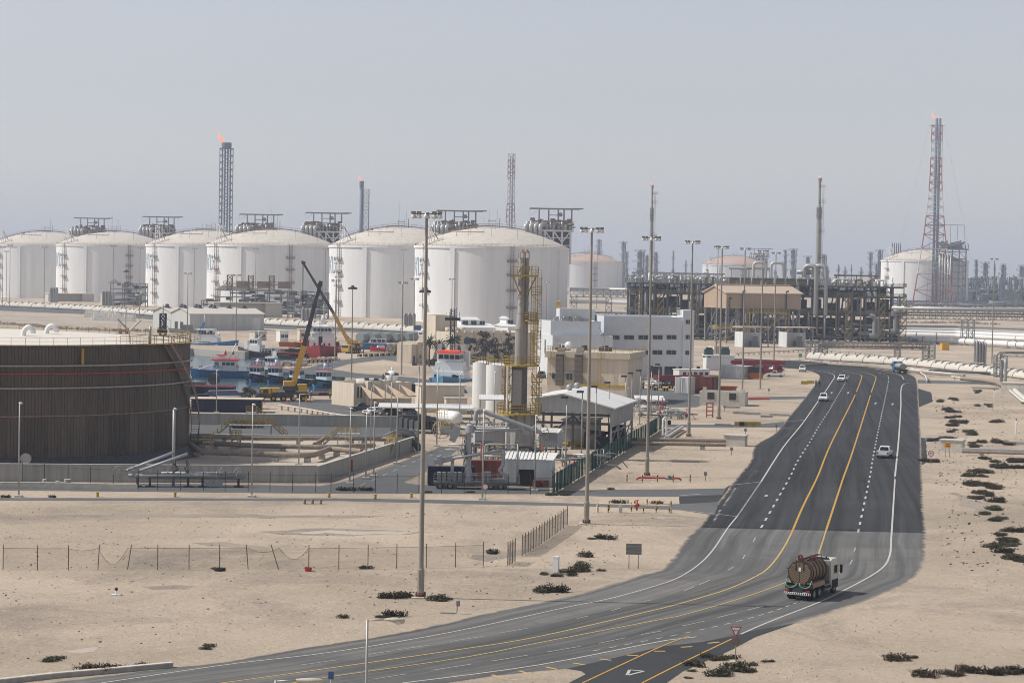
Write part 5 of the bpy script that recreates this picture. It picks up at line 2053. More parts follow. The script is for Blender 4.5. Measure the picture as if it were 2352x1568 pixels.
for u,vb,lab in((380,700,'cluster of silver vent pipes before the fourth white tank'),(938,754,'cluster of silver vent pipes left of the nearest white tank'),(122,694,'cluster of silver vent pipes at the leftmost low shed'),(242,702,'cluster of silver vent pipes left of the small pale block'),(703,742,'cluster of silver vent pipes behind the crane boom')):
 p=G(u,vb)
 t=thing('vent_cluster',lab,'vent pipes',(p.x,p.y,0),0,'clusters of silver vent pipes before the tanks')
 for i in range(3):
  q=MB()
  h=33*p.y/FPX
  q.path([(i*1.8-1.8,0,0),(i*1.8-1.8,0,h),(i*1.8-.9,.6,h),(i*1.8-.9,.6,0)],.5,8,.5)
  q.build('pipe',GALV,t)
#brown storage tank in the left foreground
BROWN=bpy.data.materials.new('brown_tank_cladding')
BROWN.use_nodes=True
_t=BROWN.node_tree
_L=_t.links.new
_b=_t.nodes['Principled BSDF']
_b.inputs['Roughness'].default_value=.62
_b.inputs['Metallic'].default_value=.15
_at=_t.nodes.new('ShaderNodeAttribute')
_at.attribute_name='panel'
_tc=_t.nodes.new('ShaderNodeTexCoord')
_mp=_t.nodes.new('ShaderNodeMapping')
_mp.inputs['Scale'].default_value=(1.2,1.2,.06)
_L(_tc.outputs['Object'],_mp.inputs[0])
_n=_t.nodes.new('ShaderNodeTexNoise')
_n.inputs['Detail'].default_value=5
_L(_mp.outputs[0],_n.inputs['Vector'])
_a=_t.nodes.new('ShaderNodeMath')
_a.operation='ADD'
_L(_at.outputs['Fac'],_a.inputs[0])
_L(_n.outputs[0],_a.inputs[1])
_r=_t.nodes.new('ShaderNodeMapRange')
_r.inputs[1].default_value,_r.inputs[2].default_value=.45,1.35
_L(_a.outputs[0],_r.inputs[0])
_x=_t.nodes.new('ShaderNodeMix')
_x.data_type='RGBA'
_x.inputs[6].default_value=(.044,.032,.023,1)
_x.inputs[7].default_value=(.112,.088,.068,1)
_L(_r.outputs[0],_x.inputs[0])
_L(_x.outputs[2],_b.inputs['Base Color'])
dT,RT,HT=340.0,30.0,16.7
cx=P(-27,900,dT).x
t=thing('brown_tank','big rusty brown ribbed storage tank with pale roof filling the left edge','storage tank',(cx,dT,0),0)
q=MB()
vals=[]
n=400
for part in((0.3,7.0,0),(7.02,14.2,1),(14.2,HT,1)):
 z0,z1,kk=part
 for i in range(n):
  a0,a1=2*pi*i/n,2*pi*(i+.84)/n
  a2=2*pi*(i+1)/n
  r=RT+(.0 if i%2 else .03)
  q.add([(r*cos(a0),r*sin(a0),z0),(r*cos(a1),r*sin(a1),z0),(r*cos(a1),r*sin(a1),z1),(r*cos(a0),r*sin(a0),z1)],[(0,1,2,3)])
  q.add([((r-.14)*cos(a1),(r-.14)*sin(a1),z0),((r-.14)*cos(a2),(r-.14)*sin(a2),z0),((r-.14)*cos(a2),(r-.14)*sin(a2),z1),((r-.14)*cos(a1),(r-.14)*sin(a1),z1)],[(0,1,2,3)])
  random.seed(int(i//4)*7+kk*991)
  v=R(0,.75)if kk==0 else R(.25,.6)
  vals+=[v,v*.5]
random.seed(21)
o=q.build('shell',BROWN,t)
at=o.data.attributes.new('panel','FLOAT','FACE')
at.data.foreach_set('value',vals)
q=MB()
q.lathe([(RT-.2,0),(RT-.2,HT+.05)],120).lathe([(RT+.05,6.9),(RT+.16,6.95),(RT+.16,7.05),(RT+.05,7.1)],120)
q.lathe([(RT-.1,HT),(RT+.25,HT),(RT+.25,HT+.18),(RT-.1,HT+.18)],120,smooth=False)
q.build('top_ring',STAIRM,t)
q=MB()
q.lathe([(RT-.1,HT+.1),(RT*.6,HT+.75),(RT*.25,HT+1.25),(.01,HT+1.4)],120)
q.build('roof',mat('roof_off_white',(.66,.62,.55),.7,0,.05,.1),t)
for z,m,r in((14.0,GALV,.12),(12.9,RED,.10),(10.9,GALV,.12)):
 q=MB()
 q.path([((RT+.5)*cos(a),(RT+.5)*sin(a),z)for a in[radians(-160+i*2.5)for i in range(66)]],r,6)
 for i in range(0,66,4):
  a=radians(-160+i*2.5)
  q.bar((RT*cos(a),RT*sin(a),z),((RT+.6)*cos(a),(RT+.6)*sin(a),z-.2),.05,4)
 q.build('ring_pipe',m,t)
q=MB()
aa=radians(-52)
q.path([((RT+.35)*cos(aa),(RT+.35)*sin(aa),HT-.3),((RT+.35)*cos(aa),(RT+.35)*sin(aa),14.2)],.2,8)
q.build('foam_pourer',YEL,t)
q=MB()
q.rail([((RT+.1)*cos(i*2*pi/96),(RT+.1)*sin(i*2*pi/96),HT+.15)for i in range(97)],1.05,.03,2.2,2)
q.build('roof_railing',YEL,t)
q=MB()
for x,y,s in((7.8,-12,.85),(9.7,-5,.9)):
 q=MB()
 q.path([(x,y,HT+.5),(x,y,HT+1.4+s*.3),(x+s*.85,y,HT+1.4+s*1.15),(x+s*1.7,y,HT+1.4+s*.3),(x+s*1.7,y,HT+1.3)],.36,10,.6)
 q.build('roof_vent',BOATW,t)
q=MB()
pts=[]
for i in range(41):
 a=radians(-12+42-i*.0)if False else radians(-22+i*.95)
 pts.append((a,HT-i*HT/41))
for(a,z),(a2,z2)in zip(pts,pts[1:]):
 for rr in(RT+.3,RT+1.5):
  q.beam((rr*cos(a),rr*sin(a),z),(rr*cos(a2),rr*sin(a2),z2),.1,.45)
 q.beam(((RT+.3)*cos(a),(RT+.3)*sin(a),z),((RT+1.5)*cos(a),(RT+1.5)*sin(a),z),.26,.05)
 rr=RT+1.5
 q.bar((rr*cos(a),rr*sin(a),z),(rr*cos(a),rr*sin(a),z+1.1),.035,4)
 q.bar((rr*cos(a),rr*sin(a),z+1.1),(rr*cos(a2),rr*sin(a2),z2+1.1),.035,4)
q.build('spiral_stair',STAIRM,t)
q=MB()
for i in range(9):
 a=radians(-30+i*3)
 q.box((RT+.6)*cos(a)-1.2,(RT+.6)*sin(a)-.7,HT+.05,(RT+.6)*cos(a)+1.0,(RT+.6)*sin(a)+.7,HT+.13)
for rr in(RT-1,RT+1.6):
 q.rail([(rr*cos(radians(-38+i*4)),rr*sin(radians(-38+i*4)),HT+.15)for i in range(12)],1.15,.04,1.2,3)
q.build('top_landing',YEL,t)
q=MB()
a=radians(-28)
q.bar((RT*cos(a),RT*sin(a),HT),(RT*cos(a),RT*sin(a),HT+2.6),.2,8)
for s in(-1,1):
 q.bar((RT*cos(a)-3+s*.1,RT*sin(a),HT+2.0),(RT*cos(a)-3+s*1.7,RT*sin(a),HT+3.6),.13,5)
q.bar((RT*cos(a)-3,RT*sin(a),HT),(RT*cos(a)-3,RT*sin(a),HT+2.0),.08,6)
q.build('roof_lamp',GALV,t)
q=MB()
a=radians(-104)
for u,v in((63,1046),):
 pp=P(63,1052,dT-29)
 q.bar((pp.x-cx,-RT-.2,1.4),(pp.x-cx,-RT+.3,1.4),.75,16)
q.build('manhole',GALV,t)
q=MB()
q.lathe([(RT+3.2,.02),(RT+.2,1.2)],80)
q.build('base_apron',DSTEEL,t)
#bund walls, low kerb walls
def wall(name,lab,pix,h,th,m=None,cat='wall',group=None,seam=True):
 pts=edge_pts(pix)
 c=pts[0]
 t=thing(name,lab,cat,(c.x,c.y,0),0,group)
 q=MB()
 for a,b in zip(pts,pts[1:]):
  a,b=a-c,b-c
  q.beam(a+Vector((0,0,h/2)),b+Vector((0,0,h/2)),th,h)
 q.build('panel_run',m or CONC,t)
 q=MB()
 for a,b in zip(pts,pts[1:]):
  a,b=a-c,b-c
  q.beam(a+Vector((0,0,h+.03)),b+Vector((0,0,h+.03)),th+.08,.08)
  if seam:
   L_=(b-a).length
   for i in range(1,int(L_/5)):
    o=a.lerp(b,i*5/L_)
    q.beam(o+Vector((0,0,.02)),o+Vector((0,0,h)),th+.03,.05)
 q.build('coping',CONCL,t)
 return t
wall('bund_wall','long grey concrete bund wall before the brown tank',[(-80,1104),(350,1107),(727,1108)],2.25,.35,cat='bund wall')
wall('bund_wall','grey concrete bund wall running up right beside the yard road',[(728,1107),(840,1070),(950,1034)],2.1,.35,cat='bund wall')
wall('bund_wall','grey concrete bund wall behind the pipework, parallel to the quay',[(425,974),(620,977),(820,980),(1000,984)],1.95,.35,cat='bund wall')
wall('kerb_wall','low pale concrete kerb wall with equipment behind, in front of the bund',[(-60,1121),(100,1122),(240,1125),(315,1127)],.75,.25,CONCL,'kerb wall')
wall('kerb_wall','low pale concrete kerb along the road at the bottom left corner',[(-40,1574),(120,1556),(235,1546),(330,1537),(395,1531)],.3,.4,CONC,'kerb wall',seam=False)
#bund pipework
GB='dusty brown pipes in the bund'
def bundpipe(lab,pix,r,z,m=None,bands=(),sup=7):
 t=run('pipeline',lab,pix,r,z,m or RUSTPIPE,GB,None,'pipeline',sup,12)
 for u,v in bands:
  q=MB()
  p=G(u,v,z)-t.location
  q.bar((p.x-.25,p.y,z),(p.x+.25,p.y,z),r*1.04,12)
  q.build('purple_band',mat('purple_band',(.10,.05,.25),.6),t)
bundpipe('thick dusty brown pipe nearest the bund wall with purple band',[(426,1014),(462,1037),(690,1045),(722,1044),(757,1030),(790,1033),(830,1036)],.42,1.1,None,[(589,1041)])
bundpipe('thick dusty brown pipe second from the bund wall, straight',[(430,1014),(560,1022),(740,1027),(860,1022)],.38,1.1,None,[(571,1022)])
bundpipe('brown pipe third from the bund wall, behind the yellow steps',[(430,1003),(600,1006),(770,1006),(900,1010)],.28,1.0)
bundpipe('brown pipe with stepped bend passing under the right yellow platform',[(722,1020),(746,1006),(870,1006),(905,1008)],.30,1.3,RUSTPIPE)
bundpipe('slim grey pipe farthest back in the bund',[(436,997),(640,1000),(960,1004)],.18,.9,GALV)
bundpipe('slim grey pipe rising over the right end of the bund',[(800,1003),(880,1002),(905,990),(930,988),(990,990)],.2,1.6,GALV)
for u,v,lab in((945,1036,'dark ribbed elbow pipe leaving the bund wall, nearest'),(938,1020,'dark ribbed elbow pipe leaving the bund wall, second'),(934,1012,'dark ribbed elbow pipe leaving the bund wall, third')):
 p=G(u,v)
 t=thing('elbow_pipe',lab,'pipe',(p.x,p.y,0),0,'elbow pipes at the bund wall')
 q=MB()
 q.path([(-2.5,.5,1.6),(-.6,.2,1.6),(.9,0,1.1),(1.3,-.2,-.1)],.55,12,.9)
 q.build('pipe',DSTEEL,t)
def walkway(lab,u,v,w,dpt,z,rz,st=((-1,'x'),(1,'x')),wallstep=None):
 p=G(u,v)
 t=thing('access_platform',lab,'access platform',(p.x,p.y,0),rz)
 q=MB()
 q.box(-w/2,-dpt/2,z-.12,w/2,dpt/2,z)
 q.build('deck',GALV,t)
 for x in(-w/2+.15,w/2-.15):
  for y in(-dpt/2+.1,dpt/2-.1):
   q=MB()
   q.beam((x,y,0),(x,y,z-.12),.14)
   q.build('leg',GALV,t)
 q=MB()
 for y in(-dpt/2,dpt/2):
  q.rail([(-w/2,y,z),(w/2,y,z)],1.1,.045,.7,3)
 q.build('railing',YEL,t)
 for s,ax in st:
  q=MB()
  L_=z*1.15
  a,b=((s*(w/2+L_),0,0),(s*w/2,0,z))if ax=='x' else((0,s*(dpt/2+L_),0),(0,s*dpt/2,z))
  q.stair(a,b,1.0,max(4,int(z/.22)))
  sx=q.build('stair',GALV,t)
  q=MB()
  for o in(-.5,.5):
   d_=Vector((0,o,0))if ax=='x' else Vector((o,0,0))
   for k in range(5):
    c_=Vector(a).lerp(Vector(b),k/4)+d_
    q.bar(c_,c_+Vector((0,0,1.05)),.04,4)
   for hgt in(.55,1.05):
    q.bar(Vector(a)+d_+Vector((0,0,hgt)),Vector(b)+d_+Vector((0,0,hgt)),.045,4)
  q.build('handrail',YEL,sx)
 return t
walkway('yellow railed platform bridging the pipes beside the tarpaulin heap',575,1006,7,2.4,2.2,radians(4))
walkway('yellow railed platform over the pipes near the right end of the bund',800,1030,3.6,3,2.4,radians(4),((-1,'x'),(-1,'y')))
walkway('small yellow railed steps crossing the big pipe by the tank',478,1040,1.6,1.6,1.7,0,((-1,'y'),))
walkway('steel steps over the second pipe in the middle of the bund',542,1028,1.6,1.4,1.6,0,((-1,'y'),))
walkway('yellow railed steps crossing the rear bund wall',577,975,1.8,2.2,2.2,radians(4),((1,'x'),))
walkway('concrete coloured steps over the right bund wall with yellow rails',905,1049,1.6,1.6,2.3,radians(-18),((-1,'y'),))
walkway('yellow railed steps low against the rear bund wall',732,976,3,1,.8,radians(3),())
p=G(570,983)
t=thing('tarpaulin_heap','dark tarpaulin covered heap behind the left yellow platform','heap',(p.x,p.y,0))
q=MB()
for i in range(9):
 q.ball((-2.4+i*.6,R(-.4,.4),.7),R(.6,.9),8,.9)
q.build('tarpaulin',mat('dark_net',(.035,.04,.042),.9,0,.4,2),t)
p=G(980,996)
t=thing('valve_skid','dark pipe manifold beside the bund wall near the tall mast','pipe manifold',(p.x,p.y,0))
q=MB()
for i in range(5):
 q.path([(-5+i*.9,0,0),(-5+i*.9,0,3-i*.2),(i*.7,0,3.2-i*.2),(i*.7+.4,0,0)],.16,6,.5)
q.build('pipe',DSTEEL,t)
q=MB()
q.box(-1.5,.5,0,1.5,2,2.8)
q.build('cabinet',DARK,t)
#the steel stack with yellow platforms
dK=342.0
c=P(1196,1050,dK)
t=thing('steel_stack','tall twin steel stack with yellow railed platforms in mid picture','stack',(c.x,dK,0),PHI(1196))
kk=dK/FPX
zK=lambda v:P(1198,v,dK).z
STK=mat('stack_grey',(.36,.34,.32),.55,.1,.14,.25,1)
q=MB()
r0,r1=12.6*kk,7.4*kk
q.lathe([(r0,zK(842)),(r0,zK(757)),(r0*1.08,zK(757)),(r0*1.08,zK(754)),(r0,zK(754)),(r1*1.1,zK(718)),(r1,zK(715)),(r1,zK(592))],28,c=(-.35,0))
for v in(720,684,655):
 q.lathe([(r1,zK(v)),(r1*1.2,zK(v)),(r1*1.2,zK(v-2)),(r1,zK(v-2))],24,c=(-.35,0),smooth=False)
q.build('main_flue',STK,t)
q=MB()
q.lathe([(r1*.78,zK(835)),(r1*.78,zK(592))],20,c=(r1*1.55-.35,.7))
q.build('second_flue',STK,t)
for xx,yy,r in((-.35,0,r1),(r1*1.55-.35,.7,r1*.78)):
 q=MB()
 z=zK(592)
 for i in range(6):
  q.bar((xx+r*cos(i*pi/3),yy+r*sin(i*pi/3),z-.2),(xx+r*cos(i*pi/3),yy+r*sin(i*pi/3),z+.8),.04,4)
 q.lathe([(r*1.25,z+.75),(.02,z+1.35)],16,c=(xx,yy))
 q.build('rain_cap',STAIRM,t)
 q=MB()
 for s in range(3):
  q.path([(xx+r*1.05*cos(s*2.09+2.4*pi*i/20),yy+r*1.05*sin(s*2.09+2.4*pi*i/20),zK(700)+(zK(600)-zK(700))*i/20)for i in range(21)],.07,4)
 q.build('spiral_strake',STK,t)
q=MB()
q.lathe([(27*kk,0),(27*kk,zK(950)),(20*kk,zK(945))],32)
for a in range(8):
 q.bar((27.5*kk*cos(a*pi/4+.3),27.5*kk*sin(a*pi/4+.3),0),(27.5*kk*cos(a*pi/4+.3),27.5*kk*sin(a*pi/4+.3),zK(950)),.16,6)
q.build('base_shell',STK,t)
q=MB()
w=16.5*kk
q.box(-w-.5,-w,zK(950),w-.3,w,zK(842))
q.build('duct_casing',mat('casing_dark',(.14,.135,.13),.6,0,.2,.4,1),t)
q=MB()
x0,x1=(1177-1198)*kk,(1204-1198)*kk-.5
q.box(x0,-w-.10,zK(928),x1,-w-.01,zK(850))
for i in range(3):
 q.box(x0+(x1-x0)*i/2-.05,-w-.2,zK(928),x0+(x1-x0)*i/2+.05,-w-.1,zK(850))
for i in range(9):
 z=zK(928)+(zK(850)-zK(928))*i/8
 q.box(x0,-w-.18,z,x1,-w-.1,z+.08)
q.build('access_panel',mat('panel_grey',(.40,.39,.38),.6,0,.1,.5),t)
def ring_platform(vt,vb,u0,u1,name='platform',th=1.0,round_=True):
 a,b=(u0-1198)*kk,(u1-1198)*kk
 z=zK(vb)
 q=MB()
 cx_,r=(a+b)/2,(b-a)/2
 if round_:
  q.lathe([(r*.35,z-.25),(r,z-.25),(r,z),(r*.35,z)],24,c=(cx_,0),smooth=False)
  pts=[(cx_+r*cos(i*pi/12),r*sin(i*pi/12),z)for i in range(25)]
 else:
  q.box(a,-2.2,z-.3,b,-.75,z).box(a,-.75,z-.3,-1.2,.8,z).box(1.3,-.75,z-.3,b,.8,z).box(a,.8,z-.3,b,2.2,z)
  pts=[(a,-2.2,z),(b,-2.2,z),(b,2.2,z),(a,2.2,z),(a,-2.2,z)]
  for s in(a+.4,b-.4):
   q.beam((s,-1.6,z-.3),(s*.3,-.6,z-3),.15)
 d_=q.build(name,YEL,t)
 q=MB()
 q.rail(pts,zK(vt)-z,.05,.9,3)
 q.build('railing',YEL,d_)
ring_platform(613,631,1168,1231,round_=False)
ring_platform(717,734,1199,1230)
ring_platform(818,837,1156,1237)
ring_platform(927,948,1142,1244)
ring_platform(1024,1042,1140,1250)
q=MB()
for x,y,v0,v1 in((1.5,-1.0,835,620),(1.9,-1.2,945,720),(-2.2,-1.2,945,830),(2.4,-.6,830,630),(.3,-2.0,960,948)):
 for dx in(-.28,.28):
  q.bar((x+dx,y,zK(v0)),(x+dx,y,zK(v1)+.8),.05,4)
 n_=int((zK(v1)-zK(v0))/.35)
 for i in range(n_):
  q.bar((x-.28,y,zK(v0)+i*.35),(x+.28,y,zK(v0)+i*.35),.025,4,caps=False)
 for i in range(n_//3):
  z=zK(v0)+2+i*1.05
  if z<zK(v1):
   q.path([(x-.3,y,z),(x-.36,y-.6,z),(x+.36,y-.6,z),(x+.3,y,z)],.03,4)
 for dx in(-.36,0,.36):
  q.bar((x+dx,y-.62,zK(v0)+2),(x+dx,y-.62,zK(v1)),.025,4)
q.build('caged_ladder',YEL,t)
for s in(-1,1):
 q=MB()
 for i in range(3):
  q.beam((s*2.6,1.0,zK(945)),(s*2.6,1.0,zK(842)),.16)
  z0_,z1_=zK(945)+i*2,zK(945)+i*2+2
  q.beam((s*2.6,-1.4,z0_),(s*1.4,-1.0,z1_),.1)
 q.beam((s*2.6,-1.4,zK(945)),(s*2.6,-1.4,zK(842)),.16)
 q.build('platform_frame',YEL,t)
for xa,xb_,v in((-3.0,-1.7,900),(1.4,3.0,875),(-3.0,-1.7,862),(1.4,3.0,905),(1.2,2.6,675),(1.2,2.6,775)):
 q=MB()
 q.box(xa,-1.9,zK(v)-.12,xb_,-.4,zK(v))
 q.rail([(xa,-.4,zK(v)),(xa,-1.9,zK(v)),(xb_,-1.9,zK(v)),(xb_,-.4,zK(v))],1.1,.05,.7,3)
 q.beam((xa,-1.8,zK(v)),(xb_,-1.8,zK(v)-1.6),.1)
 q.build('landing',YEL,t)
q=MB()
q.path([(-2.2,-1.9,0),(-2.2,-1.9,zK(840))],.16,6)
q.build('drain_pipe',BOATW,t)
p=G(1031,999)
t=thing('horizontal_tank','white horizontal gas tank on saddles left of the stack','tank',(p.x,p.y,0),radians(-62))
zc=P(1031,957,p.y).z
q=MB()
q.bar((-2.6,0,zc),(2.6,0,zc),1.1,20,caps=False)
for s in(-1,1):
 q.ball((s*2.6,0,zc),1.15,18)
q.build('vessel',BOATW,t)
for x in(-1.8,1.8):
 q=MB()
 q.box(x-.2,-.8,0,x+.2,.8,zc-.7)
 q.build('saddle',CONC,t)
q=MB()
q.rail([(-3.4,-1.6,.4),(3.4,-1.6,.4),(3.4,1.6,.4)],1.8,.04,1.1,3)
q.rail([(-1,-2.4,3.3),(4,-2.4,3.3)],1.2,.05,1)
q.build('railing',YEL,t)
for i,(u,v,lab)in enumerate(((1120,1056,'jumble of grey pipes under the left ribbed cabin'),(1090,1050,'jumble of grey valves and pipes behind the loading arm'),(1230,1062,'jumble of dark pipes at the foot of the stack'),(1335,1075,'jumble of grey flanged pipes behind the corrugated store'),(1500,958,'jumble of white pipes and valves beside the green fence end'),(1560,962,'jumble of grey pipes and valves before the cream block house'),(1075,990,'jumble of pipework and valves left of the stack base'),(1150,985,'jumble of pipework under the white canopy'),(1475,945,'jumble of pipework under the ribbed canopy'))):
 p=G(u,v)
 t=thing('pipework',lab,'pipework',(p.x,p.y,0))
 for j in range(14):
  q=MB()
  x,y,z=R(-4,4),R(-3,3),R(.5,2.4)
  k=R(0,1)
  m=random.choice((GALV,PIPE,STEEL,PIPE,DSTEEL)if i!=2 else(DARK,STEEL,DSTEEL))
  if k<.45:
   q.path([(x,y,0),(x,y,z),(x+R(1,4),y,z),(x+R(3,4),y,0)],R(.08,.17),7,.4)
   q.build('pipe',m,t)
  elif k<.75:
   q.bar((x-2,y,z),(x+2.5,y+R(-1,1),z),R(.08,.16),7)
   q.bar((x,y,z),(x,y,0),.06,5)
   q.build('pipe',m,t)
  else:
   q.bar((x,y,0),(x,y,z+.6),.1,6).ball((x,y,z*.5),.35,8).bar((x-.35,y,z+.6),(x+.35,y,z+.6),.05,6).bar((x,y-.3,z*.5),(x,y+.3,z*.5),.3,8)
   q.build('valve',random.choice((GALV,GALV,STEEL,RED)),t)
#loading arm trailer
LARM=mat('loading_arm_grey',(.33,.345,.36),.5,.1,.1,.6)
d=dep(1095,1122)
k=d/FPX
c=P(1095,1122,d)
t=thing('loading_arm_trailer','grey flatbed trailer carrying a folded marine loading arm','trailer',(c.x,d,0),PHI(1095))
X6=lambda u:(u-1095)*k
Z6=lambda v,u=1095:P(u,v,d).z
q=MB()
zd=Z6(1106)
q.box(X6(995),-1.25,zd-.35,X6(1194),1.25,zd)
q.box(X6(1002),-1.0,zd-.8,X6(1050),1.0,zd-.35).box(X6(1118),-1.0,zd-.8,X6(1165),1.0,zd-.35)
q.build('flatbed',mat('trailer_green_grey',(.10,.115,.11),.6,0,.15,.6),t)
q=MB()
q.rail([(X6(996),-1.2,zd),(X6(1193),-1.2,zd)],1.0,.03,1.3).rail([(X6(996),1.2,zd),(X6(1193),1.2,zd)],1.0,.03,1.3)
q.build('side_rail',GALV,t)
def wheel(t,x,y,r,w,name='wheel',ax='y'):
 q=MB()
 a,b=((x,y-w/2,r),(x,y+w/2,r))if ax=='y' else((x-w/2,y,r),(x+w/2,y,r))
 q.bar(a,b,r,18)
 o=q.build(name,BLACK,t)
 q=MB()
 e=.012
 a,b=((x,y-w/2-e,r),(x,y+w/2+e,r))if ax=='y' else((x-w/2-e,y,r),(x+w/2+e,y,r))
 q.bar(a,b,r*.55,12)
 q.build('rim',STEEL,o)
 return o
for u in(1011,1034,1127,1150):
 for y in(-.95,.95):
  wheel(t,X6(u),y,.43,.45)
q=MB()
for i in range(5):
 q.box(X6(1003+i*12),-.6,zd,X6(1012+i*12),.6,zd+1.2)
q.box(X6(1106),-.8,zd,X6(1127),.8,zd+1.3).bar((X6(1070),0,zd+.9),(X6(1097),0,zd+.9),.3,10).box(X6(1130),-.8,zd,X6(1165),.8,zd+.45)
q.build('hydraulic_unit',STEEL,t)
q=MB()
q.lathe([(.75,zd),(.42,zd+1.8),(.38,Z6(998)),(.38,Z6(992))],14,c=(X6(1074),0))
q.lathe([(.62,Z6(994)),(.62,Z6(988)),(.5,Z6(976)),(.2,Z6(972))],14,c=(X6(1077),0))
q.build('pedestal',LARM,t)
q=MB()
q.path([(X6(1088),-.2,Z6(966)),(X6(1092),-.2,Z6(942)),(X6(1098),-.2,Z6(941)),(X6(1238),-.2,Z6(989))],.30,10,.7)
q.build('outer_arm',LARM,t)
q=MB()
q.bar((X6(1054),.3,Z6(984)),(X6(1206),.3,Z6(988)),.22,8).bar((X6(1206),-.1,Z6(988)),(X6(1206),.7,Z6(988)),.45,14).beam((X6(1078),.3,Z6(980)),(X6(1170),.3,Z6(979)),.12,.12)
q.build('inner_arm',LARM,t)
def spoked(x,z,r,y=-.4):
 q=MB()
 n_=24
 q.path([(x+r*cos(2*pi*i/n_),y,z+r*sin(2*pi*i/n_))for i in range(n_+1)],.05,5)
 for i in range(6):
  q.bar((x,y,z),(x+r*cos(i*pi/3+.3),y,z+r*sin(i*pi/3+.3)),.045,5)
 q.bar((x,y-.15,z),(x,y+.3,z),.26,10)
 return q
spoked(X6(1012),Z6(987),1.15).build('sheave_wheel',GALV,t)
spoked(X6(1238),Z6(989),1.1).build('sheave_wheel',GALV,t)
q=MB()
q.beam((X6(1012),-.2,Z6(986)),(X6(1042),-.2,Z6(996)),.5,.5)
q.yprism([(X6(1029),Z6(1011)),(X6(1043),Z6(976)),(X6(1055),Z6(981)),(X6(1055),Z6(992)),(X6(1043),Z6(1016))],-.7,.5)
q.build('counterweight',LARM,t)
q=MB()
q.bar((X6(1038),-.6,Z6(1052)),(X6(1155),-.6,Z6(1031)),.2,10)
q.path([(X6(1155),-.6,Z6(1031)),(X6(1155),-.6,Z6(1066)),(X6(1146),-.6,Z6(1078)),(X6(1151),-.6,Z6(1084)),(X6(1162),-.6,Z6(1088)),(X6(1162),-.6,zd)],.24,10,.4)
q.build('hose_arm',LARM,t)
q=MB()
q.beam((X6(996),-.5,Z6(1062)),(X6(1042),-.5,Z6(1051)),.4,.7)
q.yprism([(X6(1003),Z6(1048)),(X6(1012),Z6(1046)),(X6(1017),Z6(1067)),(X6(1007),Z6(1070))],-1.0,.2)
q.build('counterweight',LARM,t)
q=MB()
q.bar((X6(1038),-.3,zd),(X6(1038),-.3,Z6(1054)),.22,8).bar((X6(1188),0,zd),(X6(1188),0,Z6(1012)),.14,8).box(X6(1185),-.3,Z6(1015),X6(1191),.3,Z6(1008)).path([(X6(1185),0,Z6(1012)),(X6(1182),0,Z6(1008)),(X6(1184),0,Z6(988))],.12,6)
q.build('support_post',LARM,t)
q=MB()
for i in range(12):
 q.path([(X6(1062)+R(-.4,.4),R(-.8,0),zd+R(0,5)),(X6(1064)+R(-.5,.5),R(-.8,0),zd+R(1,6)),(X6(1072),R(-.5,.3),zd+R(2,6))],.04,4)
q.build('hydraulic_hose',DSTEEL,t)
q=MB()
q.box(X6(1063),-.9,.35,X6(1080),-.3,.8)
q.build('yellow_chock',YEL,t)
d=dep(420,1118)
k=d/FPX
c=P(420,1118,d)
t=thing('dismantled_loading_arm','dismantled grey loading arm pipes with spoked wheels lying before bund wall','loading arm',(c.x,d,0),PHI(420))
X7=lambda u:(u-420)*k
Z7=lambda v,u=420:P(u,v,d).z
for z,y,a,b in((Z7(1092),0,295,565),(Z7(1098),1.2,320,562),(Z7(1088),.6,370,540)):
 q=MB()
 q.bar((X7(a),y,z),(X7(b),y,z),.22,10)
 for i in range(6):
  u=a+(b-a)*(i+.5)/6
  q.bar((X7(u)-.06,y,z),(X7(u)+.06,y,z),.3,10)
 q.build('arm_pipe',LARM,t)
for(u0,v0,u1,v1),y in(((291,1081,399,1039),.2),((320,1081,430,1042),-.3)):
 q=MB()
 q.bar((X7(u0),y,Z7(v0)),(X7(u1),y,Z7(v1)),.17,9).bar((X7(u0),y+.25,Z7(v0-3)),(X7(u1),y+.25,Z7(v1-3)),.06,5)
 q.build('arm_pipe',LARM,t)
for u,v,r in((275,1083,.75),(307,1084,.75),(514,1083,.6),(548,1085,.65)):
 spoked(X7(u),Z7(v),r).build('sheave_wheel',GALV,t)
for u in(317,345,432,465,547):
 q=MB()
 q.beam((X7(u),0,0),(X7(u),0,Z7(1094)),.3).box(X7(u)-.6,-.4,0,X7(u)+.6,.4,.15)
 q.build('support_post',DARK,t)
for u in(480,500):
 q=MB()
 q.yprism([(X7(u-14),Z7(1108)),(X7(u),Z7(1101)),(X7(u+12),Z7(1110)),(X7(u+4),Z7(1117)),(X7(u-6),Z7(1115))],-.4,.2)
 q.build('counterweight',LARM,t)
for u in(400,430):
 q=MB()
 for i in range(5):
  q.path([(X7(u)+R(-.4,.4),-.4,Z7(1062+R(-8,5))),(X7(u)+R(-.6,.6),-.5,Z7(1075)),(X7(u)+R(-.4,.4),-.3,Z7(1086))],.05,4)
 q.build('hanging_hose',DARK,t)
q=MB()
pp=X7(398)
q.bar((pp,1,0),(pp,1,Z7(942)),.19,8).path([(pp,1,Z7(942)),(pp,.9,Z7(939)),(pp+.3,.8,Z7(941))],.15,6)
q.build('vent_post',GALV,t)
